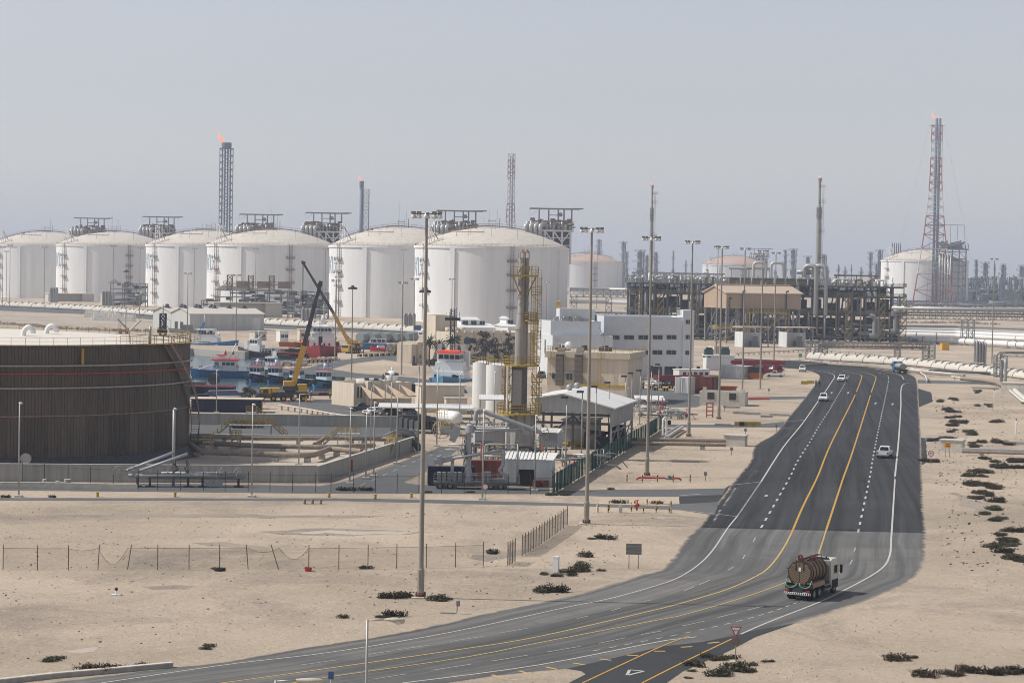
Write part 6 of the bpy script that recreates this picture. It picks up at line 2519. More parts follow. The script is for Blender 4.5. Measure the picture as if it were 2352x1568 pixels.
for u,v,w,h,m,lab in((102,1118,.5,1.0,CONCL,'small white drum behind the kerb wall'),(132,1119,.5,.8,CONCL,'short pale bollard cabinet behind the kerb wall'),(115,1120,.8,.6,RUST,'small rusty drum behind the kerb wall'),(155,1120,.9,1.1,CONC,'grey meter box behind the kerb wall'),(1232,1118,1.0,.9,RUST,'rusty oil drum beside the corrugated store, left one'),(1251,1118,1.0,.9,RUST,'rusty oil drum beside the corrugated store, right one')):
 p=G(u,v)
 q=MB()
 q.lathe([(.01,0),(w/2,0),(w/2,h*.45),(w/2+.03,h*.48),(w/2,h*.5),(w/2,h),(w*.4,h+.02),(.01,h+.02)],14)
 o=q.build('drum',m)
 o.location=(p.x,p.y,0)
 tag(o,lab,'drum')
#fences
def meshmat(name,col,dens):
 m=bpy.data.materials.new(name)
 m.use_nodes=True
 t=m.node_tree
 b=t.nodes['Principled BSDF']
 b.inputs['Base Color'].default_value=(*col,1)
 b.inputs['Roughness'].default_value=.7
 b.inputs['Alpha'].default_value=dens
 return m
WIRE=meshmat('wire_mesh',(.10,.09,.08),.16)
WIRE2=meshmat('dense_wire_mesh',(.13,.12,.10),.45)
POSTM=mat('fence_post',(.11,.095,.08),.8,0,.2,1)
def mesh_fence(lab,pix,h,m,name='wire_fence',dips=None,lean=None,post_r=.045,pm=None,group=None):
 pts=edge_pts(pix)
 c=pts[0]
 t=thing(name,lab,'fence',(c.x,c.y,0),0,group)
 for i,p in enumerate(pts):
  q=MB()
  l_=(lean or{}).get(i,0)
  q.bar((p.x-c.x,p.y-c.y,0),(p.x-c.x+l_,p.y-c.y,h),post_r,5)
  q.build('post',pm or POSTM,t)
 q=MB()
 for i,(a,b)in enumerate(zip(pts,pts[1:])):
  a,b=a-c,b-c
  n_=8
  tops=[]
  for j in range(n_+1):
   f=j/n_
   sag=.06+(dips or{}).get(i,0)*sin(pi*f)
   tops.append(h*.92*(1-sag))
  for j in range(n_):
   p0,p1=a.lerp(b,j/n_),a.lerp(b,(j+1)/n_)
   q.add([(p0.x,p0.y,.05),(p1.x,p1.y,.05),(p1.x,p1.y,tops[j+1]),(p0.x,p0.y,tops[j])],[(0,1,2,3)])
 q.build('wire_mesh',m,t)
 q=MB()
 for i,(a,b)in enumerate(zip(pts,pts[1:])):
  a,b=a-c,b-c
  for j in range(8):
   f0,f1=j/8,(j+1)/8
   d_=(dips or{}).get(i,0)
   q.bar(a.lerp(b,f0)+Vector((0,0,h*.92*(1-.06-d_*sin(pi*f0)))),a.lerp(b,f1)+Vector((0,0,h*.92*(1-.06-d_*sin(pi*f1)))),.018,4)
 q.build('top_wire',pm or POSTM,t)
 return t
mesh_fence('old sagging wire fence on leaning posts crossing the sand at left',[(7,1308),(86,1309),(157,1309),(225,1308),(293,1307),(362,1308),(434,1308),(504,1307),(570,1307),(640,1307),(709,1307),(778,1307),(845,1306),(911,1305),(979,1304),(1046,1302),(1110,1299)],2.35,WIRE,dips={3:.72,8:.2,9:.5,2:.1},lean={3:.12,4:.35,8:-.2,9:-.75})
mesh_fence('short stretch of close-set fence posts in the sand left of the diagonal fence',[(1166,1299),(1171,1297),(1177,1293),(1183,1290)],2.35,WIRE2)
mesh_fence('close-set wire fence running diagonally uphill across the sand',[(1199,1277),(1206,1272),(1213,1269),(1219,1265),(1225,1260),(1231,1257),(1238,1253),(1244,1248),(1250,1244),(1256,1240),(1262,1236),(1268,1232),(1275,1228),(1281,1223),(1288,1218),(1294,1213),(1303,1206)],2.2,WIRE2)
DGRN=mat('dark_green_post',(.02,.03,.028),.7)
mesh_fence('dark wire perimeter fence before the bund wall and trailer',[(51,1107),(102,1109),(156,1112),(208,1115),(260,1117),(317,1123),(362,1125),(415,1126),(467,1127),(517,1128),(570,1128),(620,1129),(672,1130),(725,1130),(760,1130),(812,1130),(862,1131),(912,1132),(962,1132),(1014,1133),(1066,1134),(1116,1134),(1167,1135),(1218,1136),(1268,1137)],2.5,meshmat('fine_mesh',(.03,.035,.035),.10),pm=DGRN)
pix=[(1269,1136),(1318,1106),(1388,1064),(1449,1029),(1523,984)]
pts=edge_pts(pix)
c=pts[0]
t=thing('green_fence','dark green cloth-covered fence running uphill beside the shed','fence',(c.x,c.y,0))
q=MB()
for a,b in zip(pts,pts[1:]):
 a,b=a-c,b-c
 L_=(b-a).length
 m_=max(1,int(L_/1.2))
 d_=(b-a).normalized()
 nn=Vector((-d_.y,d_.x,0))
 for i in range(m_):
  p0,p1=a.lerp(b,i/m_)+nn*R(-.06,.06),a.lerp(b,(i+1)/m_)+nn*R(-.06,.06)
  q.add([(p0.x,p0.y,.1),(p1.x,p1.y,.1),(p1.x,p1.y,2.6+R(-.08,.08)),(p0.x,p0.y,2.6+R(-.08,.08))],[(0,1,2,3)])
q.build('cloth',GREENF,t)
for a,b in zip(pts,pts[1:]):
 L_=(b-a).length
 m_=max(1,int(L_/3))
 for i in range(m_):
  o=a.lerp(b,i/m_)-c
  q=MB()
  q.bar((o.x+.12,o.y,0),(o.x+.12,o.y,2.7),.05,5).bar((o.x+.12,o.y,2.7),(o.x-.2,o.y,3.1),.035,4)
  q.build('post',DGRN,t)
#boats
WZ=WATER_Z
def hull(L,B,zk,zd,rise=.8,bow=.40,stern=.92,flare=.12,n=14):
 """a hull along +y, bow at +L/2: rings from stern to stem"""
 rings=[]
 for i in range(n+1):
  s=i/n
  w=B/2*(stern+(1-stern)*min(1,s/.3))
  if s>1-bow:
   w*=max(.015,1-((s-1+bow)/bow)**2.3)
  y=-L/2+L*s
  zdk=zd+rise*max(0,s-.35)**1.8*2.2
  f=1+flare*s
  yo=.05*L*max(0,s-.6)/.4
  rings.append([(-w*f,y+yo,zdk),(-w*.97,y+yo*.6,(zdk+zk)*.5),(-w*.8,y,zk+.2),(-w*.3,y,zk),(w*.3,y,zk),(w*.8,y,zk+.2),(w*.97,y+yo*.6,(zdk+zk)*.5),(w*f,y+yo,zdk)])
 q=MB()
 q.loft(rings,True,False)
 return q,rings
def house(q,x0,y0,z0,x1,y1,z1,tf=.0,tb=.0,ts=.0):
 """a deck house whose front, back and sides lean in towards the top"""
 v=[(x0,y0,z0),(x1,y0,z0),(x1,y1,z0),(x0,y1,z0),(x0+ts,y0+tb,z1),(x1-ts,y0+tb,z1),(x1-ts,y1-tf,z1),(x0+ts,y1-tf,z1)]
 return q.add(v,[(0,3,2,1),(4,5,6,7),(0,1,5,4),(1,2,6,5),(2,3,7,6),(3,0,4,7)])
def band(t,x0,y0,x1,y1,z0,z1,n,m=None,name='window',gap=.18,e=.03,lean=0):
 """windows round a wheelhouse, each its own pane"""
 m=m or GLASS
 for(a,b,nx)in(((x0,y1),(x1,y1),n),((x1,y0),(x1,y1),n),((x0,y0),(x0,y1),n)):
  for i in range(nx):
   f0,f1=(i+gap/2)/nx,(i+1-gap/2)/nx
   p=Vector((a[0]+(b[0]-a[0])*f0,a[1]+(b[1]-a[1])*f0,0))
   r=Vector((a[0]+(b[0]-a[0])*f1,a[1]+(b[1]-a[1])*f1,0))
   q=MB()
   q.beam((p.x,p.y,(z0+z1)/2),(r.x,r.y,(z0+z1)/2),e*2,z1-z0)
   q.build(name,m,t)
def mast(q,x,y,z0,z1,arms=2,w=1.2):
 q.bar((x,y,z0),(x,y,z1),.1,6)
 for i in range(arms):
  z=z0+(z1-z0)*(.5+.4*i/max(1,arms))
  q.bar((x-w/2,y,z),(x+w/2,y,z),.06,5)
 return q
def tyres(t,rings,k0,k1,z,side=0,r=.42,step=1):
 for i in range(k0,k1,step):
  for s in((0,7)if side==0 else(side,)):
   p=rings[i][0 if s==0 else 7]
   q=MB()
   x=p[0]+(-.12 if s==0 else .12)
   q.bar((x-.12,p[1],z),(x+.12,p[1],z),r,12)
   q.build('tyre_fender',BLACK,t)
def boat(name,lab,u,v,hd,cat='boat',group=None):
 p=G(u,v,WZ)
 return thing(name,lab,cat,(p.x,p.y,WZ),PHI(u)+radians(hd),group)
t=boat('crew_boat','royal blue and white crew boat with swept white panel at the quay',462,806,-104)
q,rg=hull(24,6,-.8,2.6,1.5,.3)
q.build('hull',mat('royal_blue',(.03,.16,.40),.4,0,.08,.4),t)
q=MB()
house(q,-3.12,-3,1.4,3.12,6.6,4.9,.6,1.2,.1)
q.build('white_sweep',BOATW,t)
q=MB()
house(q,-2.2,-1.5,4.9,2.2,4.5,5.6,.2,.2)
house(q,-2.6,-1.8,7.3,2.6,5.0,7.6,.2,.2)
house(q,-2.0,-1.0,5.6,2.0,4.2,7.3,-.3,.3)
q.build('bridge',BOATW,t)
band(t,-2.1,-.6,2.1,4.35,5.9,7.1,5)
q=MB()
for i in range(8):
 q=MB()
 q.box(3.06,-.2+i*.55,3.1,3.2,.05+i*.55,3.4)
 q.build('port_light',GLASS,t)
q=MB()
q.path([(-1.5,0,7.6),(-1.5,.5,9),(0,1,9.8),(1.5,.5,9),(1.5,0,7.6)],.3,7,.8)
q.build('radar_arch',BLUE,t)
q=MB()
mast(q,0,1,9.6,12.5,3,2)
q.ball((1.8,2.6,7.0),.7,10).ball((1.2,6.5,6.0),.5,10)
q.build('mast',BOATW,t)
q=MB()
q.rail([(-2.8,6,4.2),(-2.8,-2,4.9),(2.8,-2,4.9),(2.8,6,4.4)],.9,.04,1)
q.build('deck_rail',BOATW,t)
q=MB()
q.bar((3.05,-3,1.3),(3.5,-3,1.3),.6,12)
q.build('tyre_fender',BLACK,t)
q=MB()
q.yprism([(-3.1,0),(3.1,0),(3.1,.12),(-3.1,.12)],-11.5,9)
q.build('boot_stripe',BOATW,t)
t=boat('black_tug','black hulled workboat with white wheelhouse and bow mast, bow left',596,822,58)
q,rg=hull(15,4.6,-.8,2.0,1.5,.42)
q.build('hull',mat('hull_black',(.028,.032,.038),.5,0,.3,.5),t)
q=MB()
q.yprism([(-2.2,-.1),(2.2,-.1),(2.2,.45),(-2.2,.45)],-7,4)
q.build('boot_stripe',RUST,t)
q=MB()
house(q,-1.6,-1,1.8,1.6,3.4,4.2,.3,0)
house(q,-1.3,0,4.2,1.3,3.0,6.2,.3,.2)
house(q,-1.0,4.0,2.2,1.0,5.4,5.5,.2,0)
q.build('wheelhouse',BOATW,t)
band(t,-1.3,.2,1.3,2.9,4.8,5.8,3)
q=MB()
mast(q,0,.5,6.2,9.0,3,1.6)
q.bar((.6,2,5.5),(-.6,-1.5,7.5),.2,6).bar((-.8,0,6.2),(-.8,0,10.5),.04,4)
q.build('mast',BOATW,t)
q=MB()
q.rail([(-2.0,-6.8,1.9),(-2.0,-2,1.9)],1.6,.05,1).rail([(2.0,-6.8,1.9),(2.0,-2,1.9)],1.6,.05,1).rail([(-2,-6.8,1.9),(2,-6.8,1.9)],1.6,.05,1)
q.build('stern_rail',BOATW,t)
q=MB()
for i in range(6):
 q.cbox((R(-1.4,1.4),R(-5,-1.5),2.5),(R(.6,1.4),R(.6,1.4),1.2))
q.build('deck_gear',DARK,t)
tyres(t,rg,3,12,1.5,0,.4)
t=boat('red_ship','red offshore supply ship seen bow on with white bridge',734,826,176)
t.location.y+=17
q,rg=hull(36,10.4,-.8,3.4,1.3,.30,.95,.10,18)
q.build('hull',BOATR,t)
q=MB()
q.ball((0,18.2,.6),.75,12,1,1.6)
q.build('bulb',BOATR,t)
q=MB()
house(q,-4.2,5,3.4,4.2,11.5,6.2,.3,0,.2)
house(q,-3.6,5,6.2,3.6,10.5,8.0,.3,0,.2)
house(q,-4.0,4.6,8.0,4.0,10.6,8.25)
house(q,-2.8,5,8.25,2.8,9.6,10.2,-.3,.1,-.2)
house(q,-3.3,4.6,10.2,3.3,10.2,10.5)
house(q,-2.2,5.5,10.5,2.2,9,11,.8,.8,.8)
q.build('bridge',BOATW,t)
band(t,-2.95,5.4,2.95,9.85,8.9,9.9,5)
q=MB()
for x in(-2.4,-.8,.8,2.4):
 q=MB()
 q.box(x-.25,11.28,4.4,x+.25,11.5,5.2)
 q.build('port_light',GLASS,t)
q=MB()
q.cyl((0,7),.9,11,14,10,.5)
mast(q,0,7,14,17.5,3,2)
for x in(-3,-2.2,2.4,3.1):
 q.bar((x,6,10.5),(x,6,16+R(-1,2)),.05,4)
q.ball((-1.2,7,14.2),.5,8).bar((-1.4,7.2,12.5),(1.4,7.2,12.8),.12,5)
q.build('mast',BOATW,t)
q=MB()
q.rail([(-4.4,5,6.2),(-4.4,12,6.2),(4.4,12,6.2),(4.4,5,6.2)],1,.04,1).rail([(-4.2,5,8.25),(-4.2,11,8.25),(4.2,11,8.25),(4.2,5,8.25)],1,.04,1)
q.build('deck_rail',BOATW,t)
q=MB()
q.box(-4.9,-16,3.3,4.9,4,3.5)
for i in range(8):
 q.cbox((R(-3.5,3.5),R(-14,2),4.2),(R(1,2.5),R(1,3),R(1,1.8)))
q.build('after_deck',RUST,t)
def lettering(t,body,size,m,loc,rz):
 c=bpy.data.curves.new('lettering','FONT')
 c.body,c.size,c.extrude=body,size,.01
 o=bpy.data.objects.new('lettering',c)
 COL.objects.link(o)
 me=bpy.data.meshes.new_from_object(o.evaluated_get(bpy.context.evaluated_depsgraph_get()))
 bpy.data.objects.remove(o)
 me.materials.clear()
 me.materials.append(m)
 o=bpy.data.objects.new('lettering',me)
 COL.objects.link(o)
 o.parent,o.location,o.rotation_euler=t,loc,(radians(90),0,radians(rz))
lettering(t,'S.M. BULK IV',.75,BOATW,(3.4,16.0,3.95),160)
t=boat('red_barge','rusty red deck barge with tyre fenders left of the red ship',668,824,80)
t.location.y+=6
q,rg=hull(13,6,-.8,1.8,.3,.12,1,.02)
q.build('hull',BOATR,t)
tyres(t,rg,1,13,1.0,0,.45)
q=MB()
for i in range(7):
 q.cbox((R(-2,2),R(-5,4),2.4),(R(.6,1.6),R(.8,2),R(.8,1.6)))
q.rail([(-2.8,-6,1.9),(-2.8,5,1.9)],1.1,.05,1)
q.build('deck_gear',DARK,t)
t=boat('pilot_boat','blue hulled pilot boat with white cabin and red roof edges',512,867,84)
PB=mat('pilot_blue',(.012,.085,.22),.4,0,.1,.4)
q,rg=hull(16,4.4,-.7,1.9,.5,.36)
q.build('hull',PB,t)
q=MB()
house(q,-1.7,-3.9,1.9,1.7,3.0,4.6,.9,.1,.12)
v=[(-1.5,1.6,1.9),(1.5,1.6,1.9),(1.2,6.6,2.1),(-1.2,6.6,2.1),(-1.4,1.6,4.0),(1.4,1.6,4.0),(.9,6.3,2.3),(-.9,6.3,2.3)]
q.add(v,[(0,3,2,1),(4,5,6,7),(0,1,5,4),(1,2,6,5),(2,3,7,6),(3,0,4,7)])
house(q,-1.0,-.6,5.0,1.0,1.4,5.9,.3,.2,.1)
q.build('cabin',BOATW,t)
q=MB()
house(q,-1.95,-4.2,4.6,1.95,3.3,4.95,.6,0,.1)
house(q,-1.15,-.8,5.9,1.15,1.9,6.15,.3,0,.1)
q.build('red_roof',mat('signal_red',(.62,.025,.03),.5,0,.05,.5),t)
for y0,y1,m in((-3.2,-2.2,GLASST),(-2.0,-1.0,GLASST),(-.8,.1,GLASST),(1.0,2.0,mat('green_glass',(.05,.26,.20),.2))):
 for x in(-1.66,1.66):
  q=MB()
  q.beam((x,y0,3.75),(x,y1,3.75),.06,.9)
  q.build('window',m,t)
q=MB()
q.bar((0,-1.6,4.9),(0,-3.4,9.2),.14,6).bar((0,-.6,4.9),(0,-.6,8.6),.05,5).bar((-.8,-1.4,6.4),(.8,-1.4,6.4),.06,5)
for i in range(6):
 q.cbox((R(-.9,.9),R(-3.8,-2),5.3),(.35,.5,.6))
q.build('mast',BOATW,t)
for y in(-.2,-2.2):
 q=MB()
 q.add([(-.1,y,6.2),(.1,y,6.2),(.1,y-.8,6.2),(-.1,y-.8,6.2),(0,y-.4,7.6)],[(0,1,4),(1,2,4),(2,3,4),(3,0,4),(3,2,1,0)])
 q.build('folded_flag',RED,t)
q=MB()
q.rail([(1.9,-7.6,2.0),(1.95,-4,2.0),(1.95,1.5,2.0)],.95,.04,1.2).rail([(-1.9,-7.6,2.0),(-1.95,-4,2.0),(-1.95,1.5,2.0)],.95,.04,1.2)
q.build('deck_rail',GALV,t)
for y,z in((5.8,2.9),(-4.05,3.2),(-6.9,2.6)):
 q=MB()
 q.path([(-1.75,y+.3*cos(i*pi/6),z+.3*sin(i*pi/6))for i in range(13)],.09,6)
 q.build('life_ring',ORANGE,t)
for sx,rz in((-1.73,-90),(1.73,90)):
 lettering(t,'PILOT 2',.72,NAVY,(sx,2.4 if sx<0 else-.2,2.7),rz)
def tug(lab,u,v,hd,L=11.5,B=5.0,hi=1.0,dark=False):
 t=boat('harbour_tug',lab,u,v,hd,'tug boat','small blue tugs at the jetty')
 q,rg=hull(L,B,-.7,1.5,.9,.45,.9,.12)
 q.build('hull',BLUE if dark else LBLUE,t)
 q=MB()
 rgd=[[(x*1.03,y*1.01,z)for x,y,z in(r[0],r[7])]for r in rg]
 for s in(0,1):
  q.path([(r[s][0],r[s][1],r[s][2]-.25)for r in rgd],.2,6)
 q.build('rubbing_strake',BLACK,t)
 tyres(t,rg,2,13,.75,0,.48,1)
 q=MB()
 q.bar((-.6,rg[-1][0][1]+.2,1.6),(.6,rg[-1][0][1]+.2,1.6),.55,10)
 q.build('bow_fender',BLACK,t)
 q=MB()
 house(q,-1.5,-1.2,1.5,1.5,2.4,1.5+2.6*hi,.25,.1,.15)
 house(q,-1.7,-1.4,1.5+2.6*hi,1.7,2.5,1.7+2.6*hi)
 q.build('wheelhouse',BOATW,t)
 z=1.5+2.6*hi
 band(t,-1.42,-.8,1.42,2.28,z-1.35,z-.35,3)
 q=MB()
 q.box(-1.72,-1.42,z+.2,1.72,2.52,z+.3)
 q.build('roof_stripe',RED,t)
 q=MB()
 q.cyl((0,0),.45,z+.2,z+1.9,10,.35)
 q.build('funnel',BOATW,t)
 q=MB()
 for x,y in((-1.4,-1.2),(1.4,-1.2),(1.4,1.2),(-1.4,1.2)):
  q.bar((x,y,z+.2),(x,y,z+2.1),.06,5)
 for zz in(z+1.2,z+2.1):
  q.path([(-1.4,-1.2,zz),(1.4,-1.2,zz),(1.4,1.2,zz),(-1.4,1.2,zz),(-1.4,-1.2,zz)],.06,5)
 q.build('roof_rack',BLUE,t)
 q=MB()
 q.rail([(-2.1,-L*.4,1.5),(-2.1,0,1.5)],1,.05,1).rail([(2.1,-L*.4,1.5),(2.1,0,1.5)],1,.05,1)
 q.path([(2.2,-2,1.5),(2.2,-2,4.2),(1.4,2,4.4)],.07,5)
 q.build('deck_rail',GALV,t)
 return t
tug('small blue tug at the jetty nearest the pilot boat stern',592,876,160,10,4.2,.95,True)
tug('small blue tug at the jetty, second from the pilot boat',634,879,160,10,4.4,1.0,True)
tug('pale blue tug partly hidden behind the yellow crane boom',684,885,158,12,5.2,1.0)
tug('pale blue tug with blue roof rack right of the crane boom',746,889,156,12,5.4,1.0)
q=None
t=boat('moored_launch','white topped launch moored behind the small blue tugs',622,862,160)
q,rg=hull(10,4,-.6,1.3,.6)
q.build('hull',BLUE,t)
q=MB()
house(q,-1.4,-2,1.3,1.4,1.5,5.2,.2,.1,.1)
house(q,-.5,-3.2,1.3,.5,-2.4,6.6)
q.build('wheelhouse',BOATW,t)
band(t,-1.38,-1.6,1.38,1.42,3.9,4.7,3)
q=MB()
mast(q,0,-.5,5.2,8.5,2)
q.build('mast',GALV,t)
t=boat('escort_tug','white escort tug with orange bridge awning and dark lattice mast',1036,893,172)
q,rg=hull(26,9.6,-.8,2.4,1.4,.4)
q.build('hull',LBLUE,t)
q=MB()
house(q,-4.1,-6,2.4,4.1,6.5,4.6,.4,0,.2)
house(q,-3.6,-4,4.6,3.6,5.0,6.9,.3,0,.15)
house(q,-2.6,-2.5,6.9,2.6,4.0,9.2,-.35,.2,-.15)
house(q,-4.1,-5,4.6,-2.9,-2.5,9.6).xprism([(-5,4.6),(-2.5,4.6),(-2.8,9.6),(-4.6,9.6)],2.9,4.1)
q.build('superstructure',BOATW,t)
band(t,-2.72,-2,2.72,4.25,7.7,8.8,4)
q=MB()
house(q,-3.0,-3,9.2,3.0,4.9,9.45)
q.add([(-2.9,5.2,9.1),(2.9,5.2,9.1),(2.5,3.6,9.9),(-2.5,3.6,9.9)],[(0,1,2,3)])
q.build('orange_awning',mat('signal_orange',(.75,.07,.03),.6,0,.05,.5),t)
q=MB()
for x in(-3.9,3.9):
 q.bar((x,-3.5,9.6),(x+(.5 if x>0 else-.5),-3.8,11),.42,8)
q.build('funnel',DARK,t)
q=MB()
q.truss((0,-1,9.4),(0,-1,20),1.0,1.0,9,.06)
q.box(-1.9,-1.5,17.2,1.9,-.5,17.9)
for x in(-1.7,-.9,.8,1.7):
 q.bar((x,-1,16.8),(x,-1,19+R(0,2)),.06,4)
for s in(-1,1):
 q.bar((s*2,1,10.3),(s*2,2,11),.35,8).box(s*2-.4,.4,9.5,s*2+.4,1.2,10.4)
q.build('mast',mat('mast_navy',(.03,.04,.06),.6),t)
q=MB()
q.rail([(-3,-3,9.45),(-3,4.4,9.45),(3,4.4,9.45),(3,-3,9.45)],1.8,.05,.9,3).rail([(-4.3,-6,4.6),(-4.3,6.4,4.6),(4.3,6.4,4.6),(4.3,-6,4.6)],1,.05,1)
q.build('deck_rail',BOATW,t)
for i in range(7):
 q=MB()
 q.cbox((R(-3.5,3.5),R(6.8,10),3.4),(R(.5,1.5),R(.6,1.6),R(.8,1.5)))
 q.build('deck_gear',random.choice((BOATW,STEEL,DARK)),t)
q=MB()
for i in range(9):
 q.beam((-4.6,3+i*.3,2.6+i*.42),(-3.9,3+i*.3,2.6+i*.42),.25,.05)
q.build('side_stair',BOATW,t)
p=G(862,808)
t=thing('launch_on_stand','blue and white motor launch propped ashore before the fuel tanks','boat',(p.x,p.y,.9),PHI(862)+radians(84))
q,rg=hull(10.4,3.2,-.2,1.7,.6,.42)
q.build('hull',mat('launch_blue',(.02,.12,.28),.4),t)
q=MB()
house(q,-1.3,-3.6,1.8,1.3,2.2,2.3)
for y0,y1 in((-3.4,-.6),(-.4,2)):
 house(q,-1.2,y0,3.3,1.2,y1,3.5,.5,.1)
 for y in(y0+.1,(y0+y1)/2,y1-.2):
  for x in(-1.1,1.1):
   q.bar((x,y,2.3),(x,y-.2,3.4),.09,5)
q.build('cabin',BOATW,t)
q=MB()
house(q,-1.1,-3.2,2.3,1.1,1.4,3.25,.5,.1,.1)
q.build('window',GLASS,t)
for y in(-3,1.5):
 q=MB()
 q.beam((-1.2,y,-.9),(1.2,y,-.9),.3,.2).beam((-1,y,-.9),(-.7,y,.3),.15).beam((1,y,-.9),(.7,y,.3),.15)
 q.build('stand',RED,t)
t=boat('work_barge','dark workboat with hose drum and red deck edge beside the brown tank',470,905,82)
q,rg=hull(14,5,-.6,1.9,.4,.2)
q.build('hull',NAVY,t)
q=MB()
for s in(0,7):
 q.path([r[s]for r in rg],.14,5)
q.build('red_rail',RED,t)
q=MB()
q.bar((-1.2,-2.2,3.6),(1.2,-2.2,3.6),1.35,18).bar((-1.35,-2.2,3.6),(1.35,-2.2,3.6),.7,14)
q.build('hose_drum',DSTEEL,t)
q=MB()
q.bar((-.9,5,2.8),(-.9,-.5,2.8),.45,8).box(-1,.2,1.9,.4,1.6,3.0)
q.rail([(-2.3,-6.5,1.9),(-2.3,5,1.9)],1,.05,1)
q.build('deck_gear',GALV,t)
t=boat('small_launch','small white launch with red roof line seen over the brown tank roof',146,935-150,90)
t.location=(P(146,762,700).x,700,WZ)
q,rg=hull(12,4,-.6,1.6)
q.build('hull',BOATW,t)
q=MB()
house(q,-1.4,-3,1.6,1.4,2,4,.6)
q.build('cabin',BOATW,t)
q=MB()
house(q,-1.6,-3.3,4,1.6,2,4.3)
q.build('roof',RED,t)
#mobile cranes
def crane(lab,u,v,hd,L,boom,yellow_to,tip_y=0.0,hook=None,wheels=4,jib_dark=DSTEEL):
 d=dep(u,v)
 c=P(u,v,d)
 t=thing('mobile_crane',lab,'mobile crane',(c.x,d,0),PHI(u)+radians(hd),'yellow mobile cranes on the quay')
 q=MB()
 q.box(-L/2,-1.3,.7,L/2,1.3,1.6)
 q.box(-L/2+1.8,-1.35,1.6,L/2,1.35,1.9)
 q.build('carrier',DSTEEL,t)
 q=MB()
 x=-L/2
 q.yprism([(x-.7,.6),(x-.7,1.5),(x-.35,2.7),(x+1.8,2.8),(x+1.9,.6)],-1.3,1.3)
 q.box(x+1.95,-1.3,1.6,x+3.6,1.3,2.8)
 cb=q.build('cab',CRANEY,t)
 q=MB()
 q.box(x+.1,-1.33,1.7,x+1.2,-1.29,2.5).box(x+.1,1.29,1.7,x+1.2,1.33,2.5)
 q.beam((x-.6,0,1.75),(x-.36,0,2.6),2.3,.06)
 q.build('window',GLASS,cb)
 for i in range(wheels):
  for y in(-1.15,1.15):
   xx=-L/2+2.3+i*(L-3.4)/(wheels-1)
   q=MB()
   q.bar((xx,y-.22,.62),(xx,y+.22,.62),.62,16)
   w_=q.build('wheel',BLACK,t)
   q=MB()
   q.bar((xx,y-.24,.62),(xx,y+.24,.62),.33,12)
   q.build('rim',CRANEY,w_)
 q=MB()
 q.cyl((1.0,0),1.1,1.9,2.3,14)
 q.box(-.6,-1.3,2.3,3.6,1.3,3.2)
 q.build('turntable',DSTEEL,t)
 q=MB()
 q.box(2.6,-1.4,2.0,4.4,1.4,3.6).box(-.4,-1.2,3.2,1.8,1.2,4.2)
 q.build('superstructure',CRANEY,t)
 inv=(Matrix.Translation(t.location)@Matrix.Rotation(t.rotation_euler.z,4,'Z')).inverted()
 pts=[inv@P(uu,vv,d+dy)for uu,vv,dy in boom]
 q=MB()
 q.beam(pts[0],pts[1],.95,1.1)
 e=(pts[1]-pts[0]).normalized()
 for i in range(1,6):
  o=pts[0].lerp(pts[1],i/5)
  q.beam(o-e*.1,o+e*.1,1.03,1.18)
 q.build('boom_base',CRANEY,t)
 n_=3
 q=MB()
 for i in range(n_):
  a,b=pts[1].lerp(pts[2],i/n_),pts[1].lerp(pts[2],(i+1)/n_)
  w=.82-.1*i
  q.beam(a,b,w,w*1.1).beam(b-e*.15,b+e*.15,w*1.25,w*1.35)
 q.beam(pts[2]-e*.3,pts[2]+e*.9,.9,.7)
 q.bar(pts[2]+Vector((0,-.5,.2)),pts[2]+Vector((0,.5,.2)),.5,12)
 q.build('boom_extension',jib_dark,t)
 q=MB()
 q.bar(pts[0].lerp(pts[1],.45),Vector((1.6,0,3.2)),.16,8)
 q.build('lift_cylinder',GALV,t)
 if hook:
  hp=inv@P(hook[0],hook[1],d+boom[-1][2])
  q=MB()
  for s in(-.28,-.1,.1,.28):
   q.bar(Vector((hp.x+s,hp.y,pts[2].z)),Vector((hp.x+s,hp.y,hp.z+1.4)),.035,4)
  q.build('hoist_rope',DSTEEL,t)
  q=MB()
  q.cbox((hp.x,hp.y,hp.z+.9),(.8,.45,1.3)).path([(hp.x,hp.y,hp.z+.3),(hp.x,hp.y,hp.z-.3),(hp.x+.35,hp.y,hp.z-.6),(hp.x+.5,hp.y,hp.z-.1)],.12,6)
  q.build('hook_block',DARK,t)
 for s in(-1,1):
  q=MB()
  q.box(L/2-.8,s*1.3,.3,L/2-.4,s*2.6,.6).box(L/2-.75,s*2.4,0,L/2-.45,s*2.7,1.2)
  q.build('outrigger',CRANEY,t)
 return t
crane('yellow mobile crane on the near quay with boom raised across the harbour',655,921,4,9.6,[(670,895,0),(698,795,0),(735,655,0)],.4,hook=(736,790))
crane('yellow mobile crane behind the red ship with boom leaning left',808,811,60,7.5,[(806,795,0),(766,719,0),(697,605,0)],.4,hook=(695,690),wheels=4)
p=G(765,918)
t=thing('flatbed_trailer','black flatbed trailer loaded with red steel behind the near crane','trailer',(p.x,p.y,0),PHI(765)+radians(3))
q=MB()
q.box(-5,-1.2,.9,4.2,1.2,1.25)
for i in range(9):
 q.beam((-5+i*1.1,-1.2,1.2),(-5+i*1.1,-1.2,2.2),.08)
q.build('bed',DARK,t)
q=MB()
q.box(-5,-1.0,1.26,3.5,1.0,1.6)
q.build('steel_load',BOATR,t)
for x in(2.2,3.4):
 for y in(-1,1):
  wheel(t,x,y,.5,.4)
